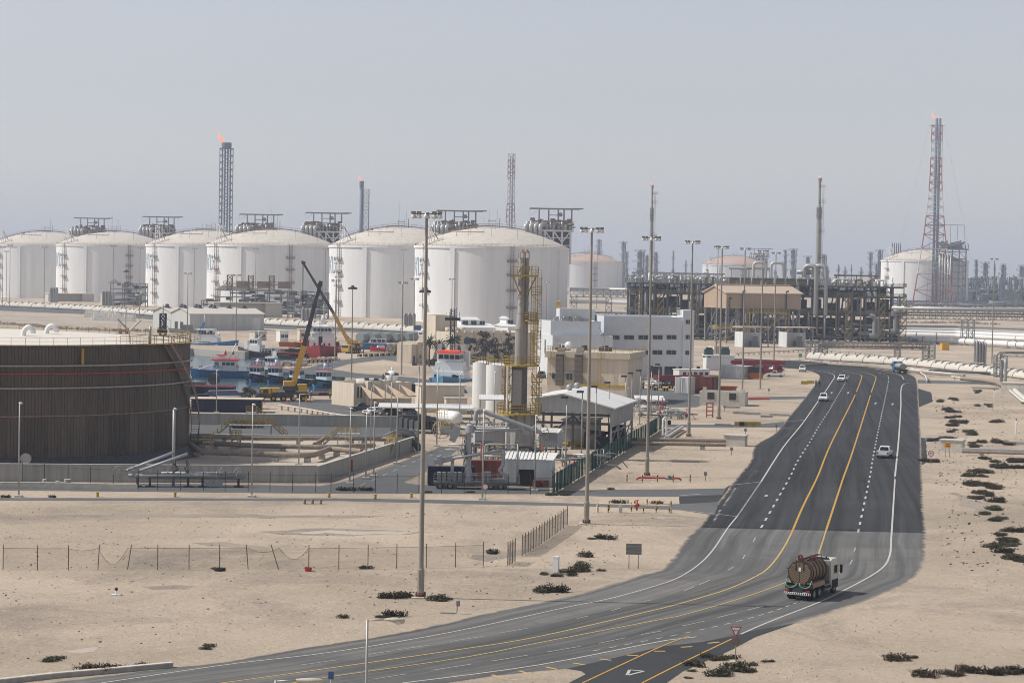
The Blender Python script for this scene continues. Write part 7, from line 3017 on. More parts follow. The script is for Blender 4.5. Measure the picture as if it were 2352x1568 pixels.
#quay clutter
for i in range(5):
 u=826+i*26
 p=G(u,787-i*.2)
 lab='grey horizontal fuel tank '+('leftmost of five behind the launch','second of five behind the launch','in the middle of five behind the launch','fourth of five behind the launch','rightmost of five behind the launch')[i]
 t=thing('fuel_tank',lab,'fuel tank',(p.x,p.y,0),PHI(u)-radians(28),'grey horizontal fuel tanks')
 q=MB()
 q.bar((0,0,1.9),(0,7.5,1.9),1.75,24)
 q.build('vessel',mat('tank_grey_green',(.26,.30,.30),.6,0,.1,.4),t)
 q=MB()
 q.box(-1.2,.8,0,1.2,1.4,.9).box(-1.2,5.8,0,1.2,6.4,.9)
 q.build('saddle',CONC,t)
for u,lab,m in((897,'brown cable drum lying beside the road left of the gate house',RUSTPIPE),(921,'red brown cable drum nearest the white gate house',RUST)):
 p=G(u,813)
 t=thing('cable_drum',lab,'cable drum',(p.x,p.y,0),PHI(u)-radians(35),'cable drums by the gate house')
 q=MB()
 q.bar((0,0,1.75),(0,3.2,1.75),1.45,20)
 q.build('core',RUSTPIPE,t)
 for y in(0,3.1):
  q=MB()
  q.bar((0,y,1.75),(0,y+.2,1.75),1.75,24).bar((0,y-.05,1.75),(0,y+.25,1.75),.5,12)
  q.build('flange',m,t)
p=G(872,810)
t=thing('red_rescue_boat','small bright red rescue boat ashore beside the cable drums','boat',(p.x,p.y,.5),PHI(872)+radians(100))
q,rg=hull(6,2.4,0,1.0)
q.build('hull',mat('signal_red',(.6,.03,.03)),t)
q=MB()
house(q,-.8,-1.5,1,.8,1,1.9,.4)
q.build('cabin',BOATW,t)
for u,vb,ul,ur,vt,a,m,lab in((718,790,716,760,765,10,WHITE,'white site cabin behind the black workboat'),(643,785,636,662,760,20,WHITE,'white portable office left of the cream hut'),(688,782,685,715,757,12,CREAM,'cream hut between white cabins on the far quay'),(585,782,560,612,762,30,CONCL,'pale low quay shed behind the black workboat')):
 p,rz,w,dp,h=bld(u,vb,ul,ur,vt,a)
 t=thing('site_cabin',lab,'cabin',p,rz)
 q=MB()
 q.box(0,0,0,w,4,h)
 q.build('wall',m,t)
 q=MB()
 q.box(-.2,-.2,h,w+.2,4.2,h+.2)
 q.build('roof',m,t)
 wn=window('window',1.1,1.0)
 put_windows(wn,t,[(w*.15,-.03,h*.4),(w*.62,-.03,h*.4)])
for u,v,m,lab in((652,796,ORANGE,'rusty orange open skip on the far quay, left one'),(673,797,ORANGE,'rusty orange open skip on the far quay, right one'),(700,792,ORANGE,'orange lifeboat shaped tank behind the crane boom')):
 p=G(u,v)
 q=MB()
 q.yprism([(-1.5,0),(1.5,0),(1.9,1.6),(-1.9,1.6)],-.9,.9)
 o=q.build('skip',m)
 o.location=p
 o.rotation_euler.z=PHI(u)
 tag(o,lab,'skip')
p=G(703,801)
t=thing('lifeboat','orange lifeboat ashore left of the red ship','boat',(p.x,p.y,.4),PHI(703)+radians(110))
q,rg=hull(8,2.6,0,1.4,.6)
q.build('hull',ORANGE,t)
q=MB()
house(q,-1,-2.5,1.4,1,2,2.6,.8,.6,.3)
q.build('canopy',ORANGE,t)
p,rz,w,dp,h=bld(600,948,440,603,918,-3)
t=thing('navy_shed','long navy blue shed with pale roof edge before the harbour','shed',p,rz)
q=MB()
q.box(-w,0,0,0,4.5,h)
q.build('wall',NAVY,t)
q=MB()
q.box(-w-.2,-.2,h,.2,4.7,h+.14)
q.build('roof',CREAM,t)
p,rz,w,dp,h=bld(500,924,472,556,903,25)
t=thing('striped_hut','small hut with dark glazed roof and white striped sides behind the navy shed','hut',p,rz)
q=MB()
for i in range(8):
 q.box(0,i*.9,0,.12,i*.9+.45,h-.5)
q.box(.13,.1,0,w,7,h-.6)
q.build('wall',BOATW,t)
q=MB()
q.add([(-.3,-.3,h-.6),(w+.3,-.3,h-.6),(w+.3,3.5,h+.3),(-.3,3.5,h+.3),(w+.3,7.3,h-.6),(-.3,7.3,h-.6)],[(0,1,2,3),(3,2,4,5),(0,3,5),(1,4,2)])
q.build('roof',NAVY,t)
q=MB()
q.box(-.35,-.4,h-.7,w+.35,-.3,h-.5).box(-.35,3.3,h+.28,w+.35,3.7,h+.4)
q.build('roof_trim',BOATW,t)
p,rz,w,dp,h=bld(452,924,442,500,906,10)
t=thing('navy_container','navy blue container beside the striped hut by the tank','container',p,rz)
q=MB()
q.box(0,0,0,w*.6,3,h)
for i in range(8):
 q.box(i*w*.075,-.06,.1,i*w*.075+.15,-.005,h-.1)
q.build('wall',NAVY,t)
bk=MB()
bk.box(-.72,-.72,0,.72,.72,1.66)
proto=None
random.seed(5)
rows=[('long row of pale concrete blocks',214,735,21,4.7,2),('rear row of pale concrete blocks',196,728,17,4.7,2)]
cnt=0
for nm,u0,v0,n_,du,hi in rows:
 for i in range(n_):
  for k in range(hi if(i%7)else 1):
   u=u0+i*du+R(-.3,.3)
   p=G(u,v0+i*.18)
   if proto is None:
    proto=bk.build('concrete_block',mat('block_white',(.76,.74,.69),.9,0,.12,.5))
    o=proto
   else:
    o=proto.copy()
    COL.objects.link(o)
   o.location=(p.x,p.y,k*1.72)
   o.rotation_euler=(0,0,PHI(u)+R(-.12,.12))
   tag(o,('pale cube concrete block stacked on another in the far yard' if k else 'pale cube concrete block standing on the ground of the far yard'),'concrete block','upper concrete blocks in the far yard' if k else 'lower concrete blocks in the far yard')
def rubble(name,lab,pix,n,smin,smax,m=ROCKM,zs=.5):
 pts=edge_pts(pix)
 q=MB()
 for i in range(n):
  j=random.randrange(len(pts)-1)
  p=pts[j].lerp(pts[j+1],R(0,1))
  s=R(smin,smax)
  c=Vector((p.x+R(-1,1)*smax*2.2,p.y+R(-1,1)*smax*3,R(-.2,zs)))
  vs=[]
  for k in range(8):
   vs.append(c+Vector(((1 if k&1 else-1)*s*R(.5,1),(1 if k&2 else-1)*s*R(.5,1),(1 if k&4 else-1)*s*R(.4,.8))))
  q.add(vs,[(0,2,3,1),(4,5,7,6),(0,1,5,4),(1,3,7,5),(3,2,6,7),(2,0,4,6)])
 return tag(q.build(name,m),lab,'rubble',kind='stuff')
rubble('rock_armour','pale rock armour of the little breakwater beside the pilot boat',[(596,836),(620,838),(660,840),(700,840)],260,.3,.8,zs=.8)
rubble('rock_armour','pale rocks along the foot of the red ship',[(690,830),(730,829),(772,827)],120,.3,.8,zs=.6)
rubble('rock_armour','grey rubble bank beyond the brown tank roof',[(-20,742),(60,748),(130,754),(200,758),(330,762)],420,.4,1.0,zs=.6)
rubble('rock_armour','low rubble bank behind the pipe bridge at right',[(2060,742),(2200,742),(2300,746)],150,.4,1.1,zs=.8)
p=G(282,766)
t=thing('forklift','red and black forklift truck beyond the brown tank roof','forklift',(p.x,p.y,0),PHI(282)+radians(90))
q=MB()
q.box(-1,-2,.6,1,1.2,1.7).box(-.9,-2.2,.8,.9,-1.6,2.0)
q.build('chassis',ORANGE,t)
q=MB()
for x in(-.9,.9):
 for y in(-1.2,.8):
  q.bar((x,y,1.7),(x,y,3.2),.08,5)
 q.beam((x*.6,1.5,.3),(x*.6,1.5,4.2),.2)
q.box(-1,-1.3,3.2,1,.9,3.3).box(-.6,1.5,.3,.6,3,.5)
q.build('mast',DARK,t)
for x in(-1,1):
 for y in(-1.5,.8):
  wheel(t,x,y,.6,.4,ax='x')
p=G(425,768)
t=thing('patrol_boat','low grey patrol boat ashore before the warehouse gable','boat',(P(425,768,p.y).x,p.y,.6),PHI(425)+radians(86))
q,rg=hull(12,3.4,0,1.4,.5)
q.build('hull',STEEL,t)
q=MB()
house(q,-1,-3,1.4,1,1.5,3.2,.6,.1)
q.bar((0,-1,3.2),(0,-1,6),.08,5)
q.build('cabin',STEEL,t)
p=P(374,772,640)
t=thing('ship_mast','black ship mast with antennas rising behind the brown tank rim','ship mast',(p.x,640,0))
q=MB()
zt=P(374,700,640).z
q.truss((0,0,0),(0,0,zt-2.5),1.5,1.5,10,.17)
q.bar((0,0,zt-3),(0,0,zt),.14,5)
for z,w in((zt-4,2.2),(zt-6.5,3.0),(zt-9,4.5)):
 q.beam((-w/2,0,z),(w/2,0,z+.4),.22)
q.path([(.6,0,zt-3.5),(2.2,0,zt-4.5),(2.2,0,zt-7)],.05,4)
q.box(-1.5,-.6,zt-8,1.2,.6,zt-6.8).box(-3,-.5,0,3,.5,4)
q.build('lattice',DARK,t)
#high floodlight masts
def lamp_head(kind,t,z,s=1.0):
 q=MB()
 if kind=='bar':
  q.beam((-3.0*s,0,z),(3.0*s,0,z),.22*s,.25*s).beam((0,-1.4*s,z),(0,1.4*s,z),.22*s,.25*s)
  q.cyl((0,0),.45*s,z-.2*s,z+.3*s,10)
  for x in(-2.6,-1.5,1.5,2.6):
   q.box((x-.45)*s,-.35*s,z+.05*s,(x+.45)*s,.35*s,z+.5*s)
 else:
  q.lathe([(.3*s,z-.3*s),(1.5*s,z-.1*s),(1.5*s,z+.15*s),(.3*s,z+.5*s)],12)
  q.cyl((0,0),.5*s,z+.4*s,z+.9*s,10)
 fr=q.build('lamp_frame',MASTM if kind=='bar' else DSTEEL,t)
 lamps=[]
 if kind=='bar':
  pos=[(-2.6,0),(-1.5,0),(1.5,0),(2.6,0),(-.1,-1.1),(.1,1.1)]
 else:
  pos=[(1.3*cos(i*pi/3),1.3*sin(i*pi/3))for i in range(6)]
 for x,y in pos:
  q=MB()
  if kind=='bar':
   q.lathe([(.2*s,z+.02),(.40*s,z-.25*s),(.56*s,z-.7*s),(.54*s,z-.85*s),(.01,z-1.0*s)],10,c=(x*s,y*s))
   q.build('floodlight',LENS,t)
  else:
   q.cbox((x*s,y*s,z-.25*s),(.8*s,.6*s,.45*s),atan2(y,x)+pi/2)
   q.build('floodlight',DSTEEL,t)
def high_mast(lab,u,v,vt,kind='bar',sleeve=False,d=None,rb=.22,group=None,s=.44):
 d=d or dep(u,v)
 c=P(u,v,d)
 h=P(u+(v-vt)*.0,vt,d).z
 t=thing('floodlight_mast',lab,'floodlight mast',(c.x,d,0),0,group)
 q=MB()
 q.lathe([(rb*1.05,0),(rb,.1),(rb*.78,h*.5),(rb*.5,h),(.01,h+.05)],14)
 for f in(.36,.68):
  r=rb*(1-f*.5)
  q.lathe([(r*1.02,h*f),(r*1.1,h*f),(r*1.1,h*f+.12),(r*1.02,h*f+.12)],14,smooth=False)
 q.build('pole',MASTM,t)
 if sleeve:
  q=MB()
  q.lathe([(rb*1.32,.1),(rb*1.32,h*.075),(rb*1.1,h*.077)],12,smooth=False)
  q.box(-rb*.6,-rb*1.42,.9,rb*.6,-rb*1.0,2.3)
  q.build('door_sleeve',MASTM,t)
  q=MB()
  for i in range(10):
   a=i*2*pi/10
   q.cyl((rb*1.75*cos(a),rb*1.75*sin(a)),.05,.1,.5,6)
  q.lathe([(rb*1.3,.1),(rb*2,.1),(rb*2,.18),(rb*1.3,.3)],16,smooth=False)
  q.build('base_flange',RUST,t)
 q=MB()
 q.box(-rb*3.4,-rb*3.4,0,rb*3.4,rb*3.4,.12)
 q.build('footing',CONCL,t)
 lamp_head(kind,t,h,s*(1.0 if kind=='bar' else 1.6))
 return t
RG='tall floodlight masts beside the main road'
high_mast('tallest nearest floodlight mast standing in the sand left of the road bend',966,1372,491,sleeve=True,rb=.23,group=RG)
high_mast('floodlight mast by the diagonal wire fence end, second along the road',1347,1203,526,sleeve=True,rb=.23,group=RG)
high_mast('floodlight mast beside the red hydrant pipe, third along the road',1486,1093,546,sleeve=True,rb=.23,group=RG)
high_mast('floodlight mast right of the office tower, fourth along the road',1582,1003,555,sleeve=True,rb=.23,group=RG)
high_mast('floodlight mast before the cream block house, fifth along the road',1651,963,567,sleeve=True,rb=.23,group=RG)
high_mast('floodlight mast behind the cream block house, sixth along the road',1705,895,571,rb=.23,group=RG)
high_mast('floodlight mast beside the parked white pickup, seventh along the road',1746,893,577,rb=.23,group=RG)
high_mast('floodlight mast beside the red crane truck, farthest along the road',1777,848,581,rb=.23,group=RG)
high_mast('floodlight mast behind the office tower, beside the fifth roadside mast',1644,840,567,rb=.22)
high_mast('floodlight mast on open sand at the right behind the pipe risers',2278,834,595,rb=.23)
high_mast('dark ring-lamp mast by the harbour office',807,878,661,'ring',d=561,rb=.2)
high_mast('dark ring-lamp mast hidden behind the nearest tall mast',972,950,668,'ring',d=430,rb=.2)
high_mast('floodlight mast on the quay road between crane and fuel tanks',769,832,644,rb=.2)
high_mast('floodlight mast on the sandy verge of the quay road',922,861,649,rb=.22)
FG='slim floodlight masts before the white tanks'
for u,v,vt,lab in((5,709,568,'at the far left edge, nearest the frame'),(14,700,577,'second from the left edge'),(22,711,563,'third from the left edge'),(101,714,568,'before the leftmost low shed'),(259,723,565,'left of the fifth tank pipe rack'),(289,751,623,'behind the concrete block stacks'),(320,735,569,'right of the fifth tank pipe rack'),(430,770,628,'at the warehouse corner'),(445,716,571,'behind the warehouse roof'),(542,784,632,'before the long warehouse side'),(586,716,572,'before the third tank process rack'),(745,757,571,'left of the second tank, beside the crane boom'),(776,765,636,'before the left edge of the second tank'),(925,735,574,'before the right side of the second tank'),(950,800,641,'left of the nearest tall mast'),(1037,750,641,'before the left part of the nearest tank'),(1130,730,569,'before the middle of the nearest tank'),(1254,760,647,'before the right edge of the nearest tank'),(1370,709,567,'beside the second tall roadside mast')):
 high_mast('slim floodlight mast '+lab,u,v,vt,'bar' if u not in(289,)else 'ring',rb=.2,group=FG,s=.5)
#street lamps
def street_lamp(lab,u,v,vt,kind,d=None,ang=0,group=None,r=.09):
 d=d or dep(u,v)
 c=P(u,v,d)
 z0=0
 h=P(u,vt,d).z
 t=thing('street_lamp',lab,'street lamp',(c.x,d,z0),radians(ang),group)
 q=MB()
 q.bar((0,0,0),(0,0,h),r*1.3,8,r*.8)
 q.build('pole',GALV,t)
 q=MB()
 q.box(-.45,-.45,0,.45,.45,.25)
 q.build('footing',CONCL,t)
 if kind=='arm':
  q=MB()
  q.bar((0,0,h-.05),(1.0,0,h+.02),.045,6)
  q.build('arm',GALV,t)
  q=MB()
  rs=[]
  for x,w,a,b in((.9,.06,.04,.06),(1.2,.15,.1,.1),(1.6,.2,.2,.12),(1.95,.16,.24,.1),(2.1,.05,.1,.05)):
   rs.append([(x,w*cos(2*pi*i/8),h+.02+(b if sin(2*pi*i/8)>0 else a)*sin(2*pi*i/8))for i in range(8)])
  q.loft(rs)
  lh=q.build('lamp_head',mat('lamp_housing',(.5,.46,.38),.5),t)
  q=MB()
  q.ball((1.72,0,h-.1),.2,10,.8)
  q.build('lens',LENS,lh)
 elif kind=='stub':
  q=MB()
  q.ball((.12,0,h+.02),.26,8,.6)
  q.build('lamp_head',LENS,t)
 elif kind=='double':
  q=MB()
  q.bar((-.8,0,h),(.8,0,h),.05,5)
  for s in(-1,1):
   q.cbox((s*.75,-.1,h+.1),(.7,.5,.25),0,radians(-20))
  q.build('lamp_head',DSTEEL,t)
 elif kind=='flood':
  q=MB()
  q.cbox((-.35,-.1,h+.1),(1.0,.5,.25),radians(10),radians(-15))
  q.build('lamp_head',DSTEEL,t)
 elif kind=='long':
  q=MB()
  q.bar((0,0,h),(2.2,0,h+.15),.05,6)
  q.cbox((2.3,0,h+.1),(.8,.3,.15))
  q.build('lamp_head',GALV,t)
 return t
street_lamp('foreground street lamp with amber globe cut by the lower edge',838,1800,1422,'arm',d=125,r=.08)
street_lamp('foreground street lamp whose head just shows at the lower edge',630,1800,1561,'arm',d=100,r=.07)
LG='white lamp posts along the access road'
street_lamp('white lamp post along the access road, leftmost of three',43,1141,926,'stub',group=LG)
street_lamp('white lamp post along the access road, middle of three',578,1141,929,'stub',group=LG)
street_lamp('white lamp post along the access road, before the loading arm trailer',1108,1147,943,'stub',group=LG)
for u,v,vt,k,lab in((686,1068,905,'long','grey lamp post inside the bund before the pipes'),(803,1112,938,'stub','grey lamp post at the yard road corner'),(840,1100,950,'stub','thin grey lamp post behind the bund wall corner'),(858,1095,925,'stub','grey lamp post with low white footing beside the yard road'),(851,1035,872,'double','double headed lamp before the harbour office'),(898,1010,860,'double','double headed lamp before the shade sails'),(911,1065,910,'long','lamp post with long arm beside the right bund wall'),(884,950,852,'stub','lamp post behind the shade sails'),(497,948,850,'stub','grey lamp post before the navy shed'),(960,1040,838,'double','double headed lamp left of the tall mast'),(1003,1025,845,'stub','thin lamp post before the escort tug'),(1055,995,860,'stub','thin lamp post before the cream store'),(1096,935,866,'long','lamp post with long arm before the white tank'),(1135,980,855,'stub','thin lamp post between the two white tanks'),(1228,1128,955,'stub','lamp post before the corrugated store'),(1498,1078,913,'flood','flood lamp along the green fence, nearest'),(1535,1058,900,'flood','flood lamp along the green fence, second')):
 if u in(1498,1535):
  continue
 street_lamp(lab,u,v,vt,k)
for i,(u,v,vt)in enumerate(((1299,1083,914),(1335,1062,901),(1367,1038,889),(1397,1022,880),(1435,1002,865),(1450,985,858),(1469,975,852),(1495,960,843),(1512,945,838))):
 street_lamp('flood lamp on a thin post beside the green fence, number %d from the near end'%(i+1),u,v,vt,'flood',group='flood lamps along the green fence')
for u,v,vt,lab in((1433,860,816,'flood lamp before the left windows of the office'),(1474,862,818,'flood lamp before the middle windows of the office'),(1515,862,823,'flood lamp before the doors of the office'),(1539,860,817,'flood lamp left of the office stair tower'),(1580,862,820,'flood lamp before the office stair tower'),(1623,850,820,'flood lamp before the grey store')):
 street_lamp(lab,u,v,vt,'double',group='flood lamps before the office')
#vehicles (forward is +y)
def tyre(t,x,y,r=.36,w=.25):
 return wheel(t,x,y,r,w,ax='x')
def pickup(lab,u,v,hd,col=None,cat='pickup truck',bed=True,group=None,sedan=False):
 p=G(u,v)
 t=thing('pickup_truck' if bed else 'parked_car',lab,cat,(p.x,p.y,.03),PHI(u)+radians(hd),group)
 m=col or CARW
 zt=1.42 if sedan else 1.78
 zs=.92 if sedan else 1.05
 q=MB()
 if bed:
  body=[(-2.6,.5),(-2.62,1.0),(-.7,1.04),(1.0,1.06),(2.25,.98),(2.55,.82),(2.6,.45)]
 else:
  body=[(-2.35,.45),(-2.4,.95),(-1.9,zs),(1.0,zs),(2.1,.88),(2.35,.72),(2.35,.4)]
 rs=[]
 for x,k in((-.93,.94),(-.86,1.0),(.86,1.0),(.93,.94)):
  rs.append([(x,y*(1 if k==1 else .985),.45+(z-.45)*k)for y,z in body])
 q.loft(rs,True,False)
 if bed:
  q.box(-.9,-2.58,1.0,-.82,-.75,1.16).box(.82,-2.58,1.0,.9,-.75,1.16).box(-.9,-2.62,.95,.9,-2.54,1.16)
 q.build('body',m,t)
 q=MB()
 y0,y1=(-.75,1.2)if bed else(-1.95,1.05)
 house(q,-.86,y0,zs-.02,.86,y1,zt,.75,.35 if bed else .55,.16)
 cb=q.build('cab',m,t)
 q=MB()
 lz,hz_=zs+.08,zt-.12
 def sl(z):
  return(z-zs)/(zt-zs)
 for s in(-1,1):
  a,b=sl(lz),sl(hz_)
  q.add([(s*(.875-.16*a),y0+.2+.3*a,lz),(s*(.875-.16*a),y1-.12-.75*a,lz),(s*(.875-.16*b),y1-.15-.75*b,hz_),(s*(.875-.16*b),y0+.2+.3*b,hz_)],[(0,1,2,3),(3,2,1,0)])
 e=.02
 a,b=sl(lz),sl(hz_)
 q.add([(-.72,y1+e-.75*a,lz),(.72,y1+e-.75*a,lz),(.60,y1+e-.75*b,hz_),(-.60,y1+e-.75*b,hz_)],[(0,1,2,3),(3,2,1,0)])
 k=.35 if bed else .55
 q.add([(-.72,y0-e+k*a,lz),(.72,y0-e+k*a,lz),(.60,y0-e+k*b,hz_),(-.60,y0-e+k*b,hz_)],[(0,1,2,3),(3,2,1,0)])
 q.build('window',GLASS,cb)
 if bed:
  q=MB()
  q.box(-.8,-2.52,.99,.8,-.78,1.07)
  q.build('load_bed',DARK,t)
 yb,yf=(-2.66,2.62)if bed else(-2.42,2.37)
 for s in(-1,1):
  q=MB()
  q.box(s*.8-.11,yb,.68,s*.8+.11,yb+.06,.98)
  q.build('tail_lamp',LAMPR,t)
  q=MB()
  q.box(s*.7-.18,yf-.12,.66,s*.7+.18,yf,.84)
  q.build('headlamp',FROST,t)
  q=MB()
  q.box(s*1.03-.1,y1-.45,zs+.08,s*1.03+.1,y1-.33,zs+.28)
  q.build('mirror',DARK if bed else m,t)
  for y in((-1.55,1.6)if bed else(-1.4,1.4)):
   tyre(t,s*.82,y)
 q=MB()
 q.box(-.45,yf-.1,.62,.45,yf+.01,.82)
 q.build('grille',DARK,t)
 q=MB()
 q.box(-.9,yb-.06,.42,.9,yb+.08,.6)
 q.build('bumper',GALV if bed else m,t)
 q=MB()
 q.box(-.88,-2.3,.25,.88,2.3,.46)
 q.build('underbody',BLACK,t)
 return t
pickup('white pickup driving away in the right lanes, seen from behind',2032,1050,-8)
pickup('white pickup coming toward the viewer in the left lane, nearest of the oncoming',1892,921,174)
pickup('white oncoming pickup entering the bend, second of the oncoming',1934,876,170)
pickup('white oncoming pickup on the far side of the bend, farthest away',1843,853,178)
pickup('white pickup parked side on in the sand by the red crane truck',1780,866,88)
pickup('white car partly hidden behind the seventh roadside mast',1783,852,130,None,'car',False)
pickup('white saloon parked before the crimson container',1502,887,150,None,'car',False,None,True)
pickup('white off-road car parked beside the crimson container',1530,878,120,None,'car',False)
pickup('dark saloon parked between barriers and white box container',1534,886,170,CARD,'car',False,None,True)
pickup('white off-road car half hidden by the beige building',1466,884,160,None,'car',False)
pickup('dark pickup parked under the shade sails',832,945,100,CARD)
pickup('white saloon parked beside the dark pickup under the shade sails',858,952,140,None,'car',False,None,True)
pickup('dark car parked under the carport, left one',895,957,150,CARD,'car',False)
pickup('silver car parked under the carport, right one',935,957,150,STEEL,'car',False)
pickup('white pickup on the harbour road left of the gate house',975,768,100)
pickup('white pickup parked by the portable office on the far quay',716,791,96)
pickup('dark blue car parked behind the white process tank',1243,868,170,CARD,'car',False)
def truck_cab(t,y0,m,h=3.0,w=2.4):
 q=MB()
 x=w/2
 rs=[[(-x*f,y,z)for y,z in((y0,.9),(y0,h-.1),(y0+.25,h),(y0+1.7,h-.02),(y0+2.0,h-.7),(y0+2.15,1.6),(y0+2.15,.6),(y0+.4,.6))]for f in(1,.96,-.96,-1)]
 q.loft(rs,True,False)
 c=q.build('cab',m,t)
 q=MB()
 for s in(-1,1):
  q.box(s*x-.02,y0+.8,1.75,s*x+.02,y0+1.75,2.5)
 q.add([(-x*.9,y0+2.16,1.75),(x*.9,y0+2.16,1.75),(x*.9,y0+2.03,h-.65),(-x*.9,y0+2.03,h-.65)],[(0,1,2,3),(3,2,1,0)])
 q.build('window',GLASS,c)
 for s in(-1,1):
  q=MB()
  q.box(s*(x+.28)-.1,y0+1.95,1.75,s*(x+.28)+.1,y0+2.1,2.5).bar((s*x,y0+2,2.45),(s*(x+.3),y0+2,2.45),.03,5)
  q.build('mirror',BLACK,c)
 return c
p=G(1834,1378)
t=thing('vacuum_truck','brown ribbed vacuum tanker truck with white cab and green hoses driving away','tanker truck',(p.x,p.y,.03),PHI(1834)-radians(20))
TANB=mat('tanker_brown',(.20,.125,.07),.45,.2,.25,.8,1)
TANS=mat('tanker_tan',(.30,.20,.12),.5,.1,.15,1)
q=MB()
q.box(-.5,-.3,.75,.5,6.9,1.1)
q.box(-1.2,-.2,1.05,1.2,4.7,1.25)
q.build('chassis',DARK,t)
y0,y1,zc,r=.25,4.55,2.32,1.05
q=MB()
n_=28
rs=[]
for y,k in((y0,.97),(y0+.06,1),(y1-.1,1),(y1+.25,.7),(y1+.32,.05)):
 rs.append([(r*k*cos(2*pi*i/n_),y,zc+r*k*sin(2*pi*i/n_))for i in range(n_)])
q.loft(rs)
tk=q.build('tank',TANB,t)
for i in range(5):
 y=.75+i*.85
 q=MB()
 q.path([(r*1.03*cos(2*pi*j/28),y,zc+r*1.03*sin(2*pi*j/28))for j in range(29)],.06,5)
 q.build('hoop',mat('hoop_brown',(.07,.04,.025),.6),tk)
q=MB()
q.bar((0,y0+.06,zc),(0,y0-.06,zc),r*1.06,28)
dr=q.build('rear_door',mat('door_brown',(.055,.036,.024),.6,0,.2,1),t)
q=MB()
for i in range(-9,10):
 o=i*.15
 for s in(-1,1):
  pts=[]
  for k in range(12):
   x=s*(.03+k*.095)
   z=o+.55-abs(x)*1.05
   if x*x+z*z<(r*.97)**2:
    pts.append((x,y0-.075,zc+z))
  if len(pts)>1:
   q.beam(pts[0],pts[-1],.03,.05)
q.build('chevron_rib',mat('rib_brown',(.30,.22,.14),.5,.1,.1,1),dr)
q=MB()
for s in(-.35,.35):
 q.beam((s,y0-.1,zc+.25),(s,y0-.05,zc+1.2),.1,.08)
q.build('door_arm',DARK,dr)
q=MB()
q.box(-.1,y0-.12,zc+.2,.12,y0-.09,zc+.55)
q.build('notice_plate',BOATW,dr)
q=MB()
for a in(20,60,120,160,200,340):
 a=radians(a)
 q.cbox((1.1*cos(a),y0,zc+1.1*sin(a)),(.3,.14,.1),0,0)
q.build('door_clamp',DARK,dr)
q=MB()
q.path([(-.25,.7,zc+1.0),(-.35,.7,zc+1.5),(-.1,.7,zc+1.6),(.05,.7,zc+1.2)],.1,7,.2)
q.bar((-.1,1,zc+1.0),(-.1,1,zc+1.3),.2,10).bar((.2,2.6,zc+.95),(.2,2.6,zc+1.25),.35,12)
q.build('top_valve',RUST,t)
q=MB()
q.bar((.1,1.0,zc+1.25),(.1,4.6,zc+1.25),.07,7)
q.rail([(.5,1.2,zc+.9),(.5,4.4,zc+.9)],.4,.02,1)
q.build('top_pipe',DARK,t)
for s in(-1,1):
 q=MB()
 q.box(s*1.23-.03,.2,1.1,s*1.23+.03,3.3,1.5)
 q.box(s*1.0-.25,.1,1.45,s*1.0+.25,3.2,1.52)
 q.build('mudguard',TANS,t)
 q=MB()
 q.path([(s*1.15,.1,1.75),(s*1.15,-.2,1.35),(s*.9,-.3,1.12),(s*.5,-.3,1.1),(s*.18,-.28,1.3),(s*.1,-.1,1.5)],.065,8,.2)
 q.build('hose',mat('hose_green',(.05,.20,.16),.4),t)
 q=MB()
 q.box(s*.95-.18,-.34,.78,s*.95+.18,-.28,.95)
 q.build('tail_lamp',LAMPR,t)
 for y,rr in((.75,.52),(2.1,.52),(6.1,.52)):
  for o in((0,)if y>5 else(0,.3)):
   wheel(t,s*(1.05-o),y,rr,.28,ax='x')
 q=MB()
 q.box(s*1.2-.03,3.4,.55,s*1.2+.03,5.4,.63).box(s*1.2-.03,3.4,.95,s*1.2+.03,5.4,1.03)
 q.build('side_guard',GALV,t)
 q=MB()
 q.box(s*.85-.3,3.5,.5,s*.85+.3,5.2,1.05)
 q.build('fuel_tank',DARK,t)
q=MB()
q.box(-1.22,-.4,.5,1.22,-.28,.70)
bp_=q.build('bumper',BOATW,t)
q=MB()
for i in range(13):
 q.add([(-1.2+i*.19,-.405,.51),(-1.11+i*.19,-.405,.51),(-1.05+i*.19,-.405,.69),(-1.14+i*.19,-.405,.69)],[(0,1,2,3)])
q.build('warning_stripe',BLACK,bp_)
truck_cab(t,5.0,mat('shaded_cab_white',(.55,.54,.51),.4,0,.1,.8,1),3.15)  # white cab paint greyed, its shaded look put into the colour
for s in(-1,1):
 q=MB()
 q.box(s*1.21-.03,5.3,.5,s*1.21+.03,6.9,1.25)
 q.build('cab_step',BLACK,t)
q=MB()
q.box(-1.1,4.85,1.2,1.1,4.97,3.0)
q.build('exhaust_panel',GALV,t)
q=MB()
q.box(-.9,5.0,3.18,.9,5.3,3.26)
for x in(-.8,.7):
 q.cyl((x,5.15),.08,3.26,3.36,8)
q.build('beacon_bar',DARK,t)
p=G(2074,858)
t=thing('tanker_truck','grey water tanker with blue cab stopped at the far end of road','tanker truck',(p.x,p.y,.03),PHI(2074)+radians(16))
q=MB()
rs=[[(1.2*k*cos(2*pi*i/20),y,2.0+.85*k*sin(2*pi*i/20))for i in range(20)]for y,k in((0,.9),(.1,1),(5,1),(5.1,.9))]
q.loft(rs)
q.build('tank',mat('tanker_grey',(.30,.31,.30),.5,.2),t)
q=MB()
q.box(-1.1,-.2,.7,1.1,6,1.1).box(-.5,-.3,.7,.5,-.2,1.3)
q.build('chassis',DARK,t)
q=MB()
q.cyl((0,1.5),.4,2.8,3.1,10).cyl((0,3.5),.4,2.8,3.1,10)
q.rail([(-.5,.6,2.8),(-.5,4.5,2.8)],.6,.04,1)
q.build('manhole',GALV,t)
truck_cab(t,5.3,mat('cab_blue',(.02,.14,.36),.4),3.3)
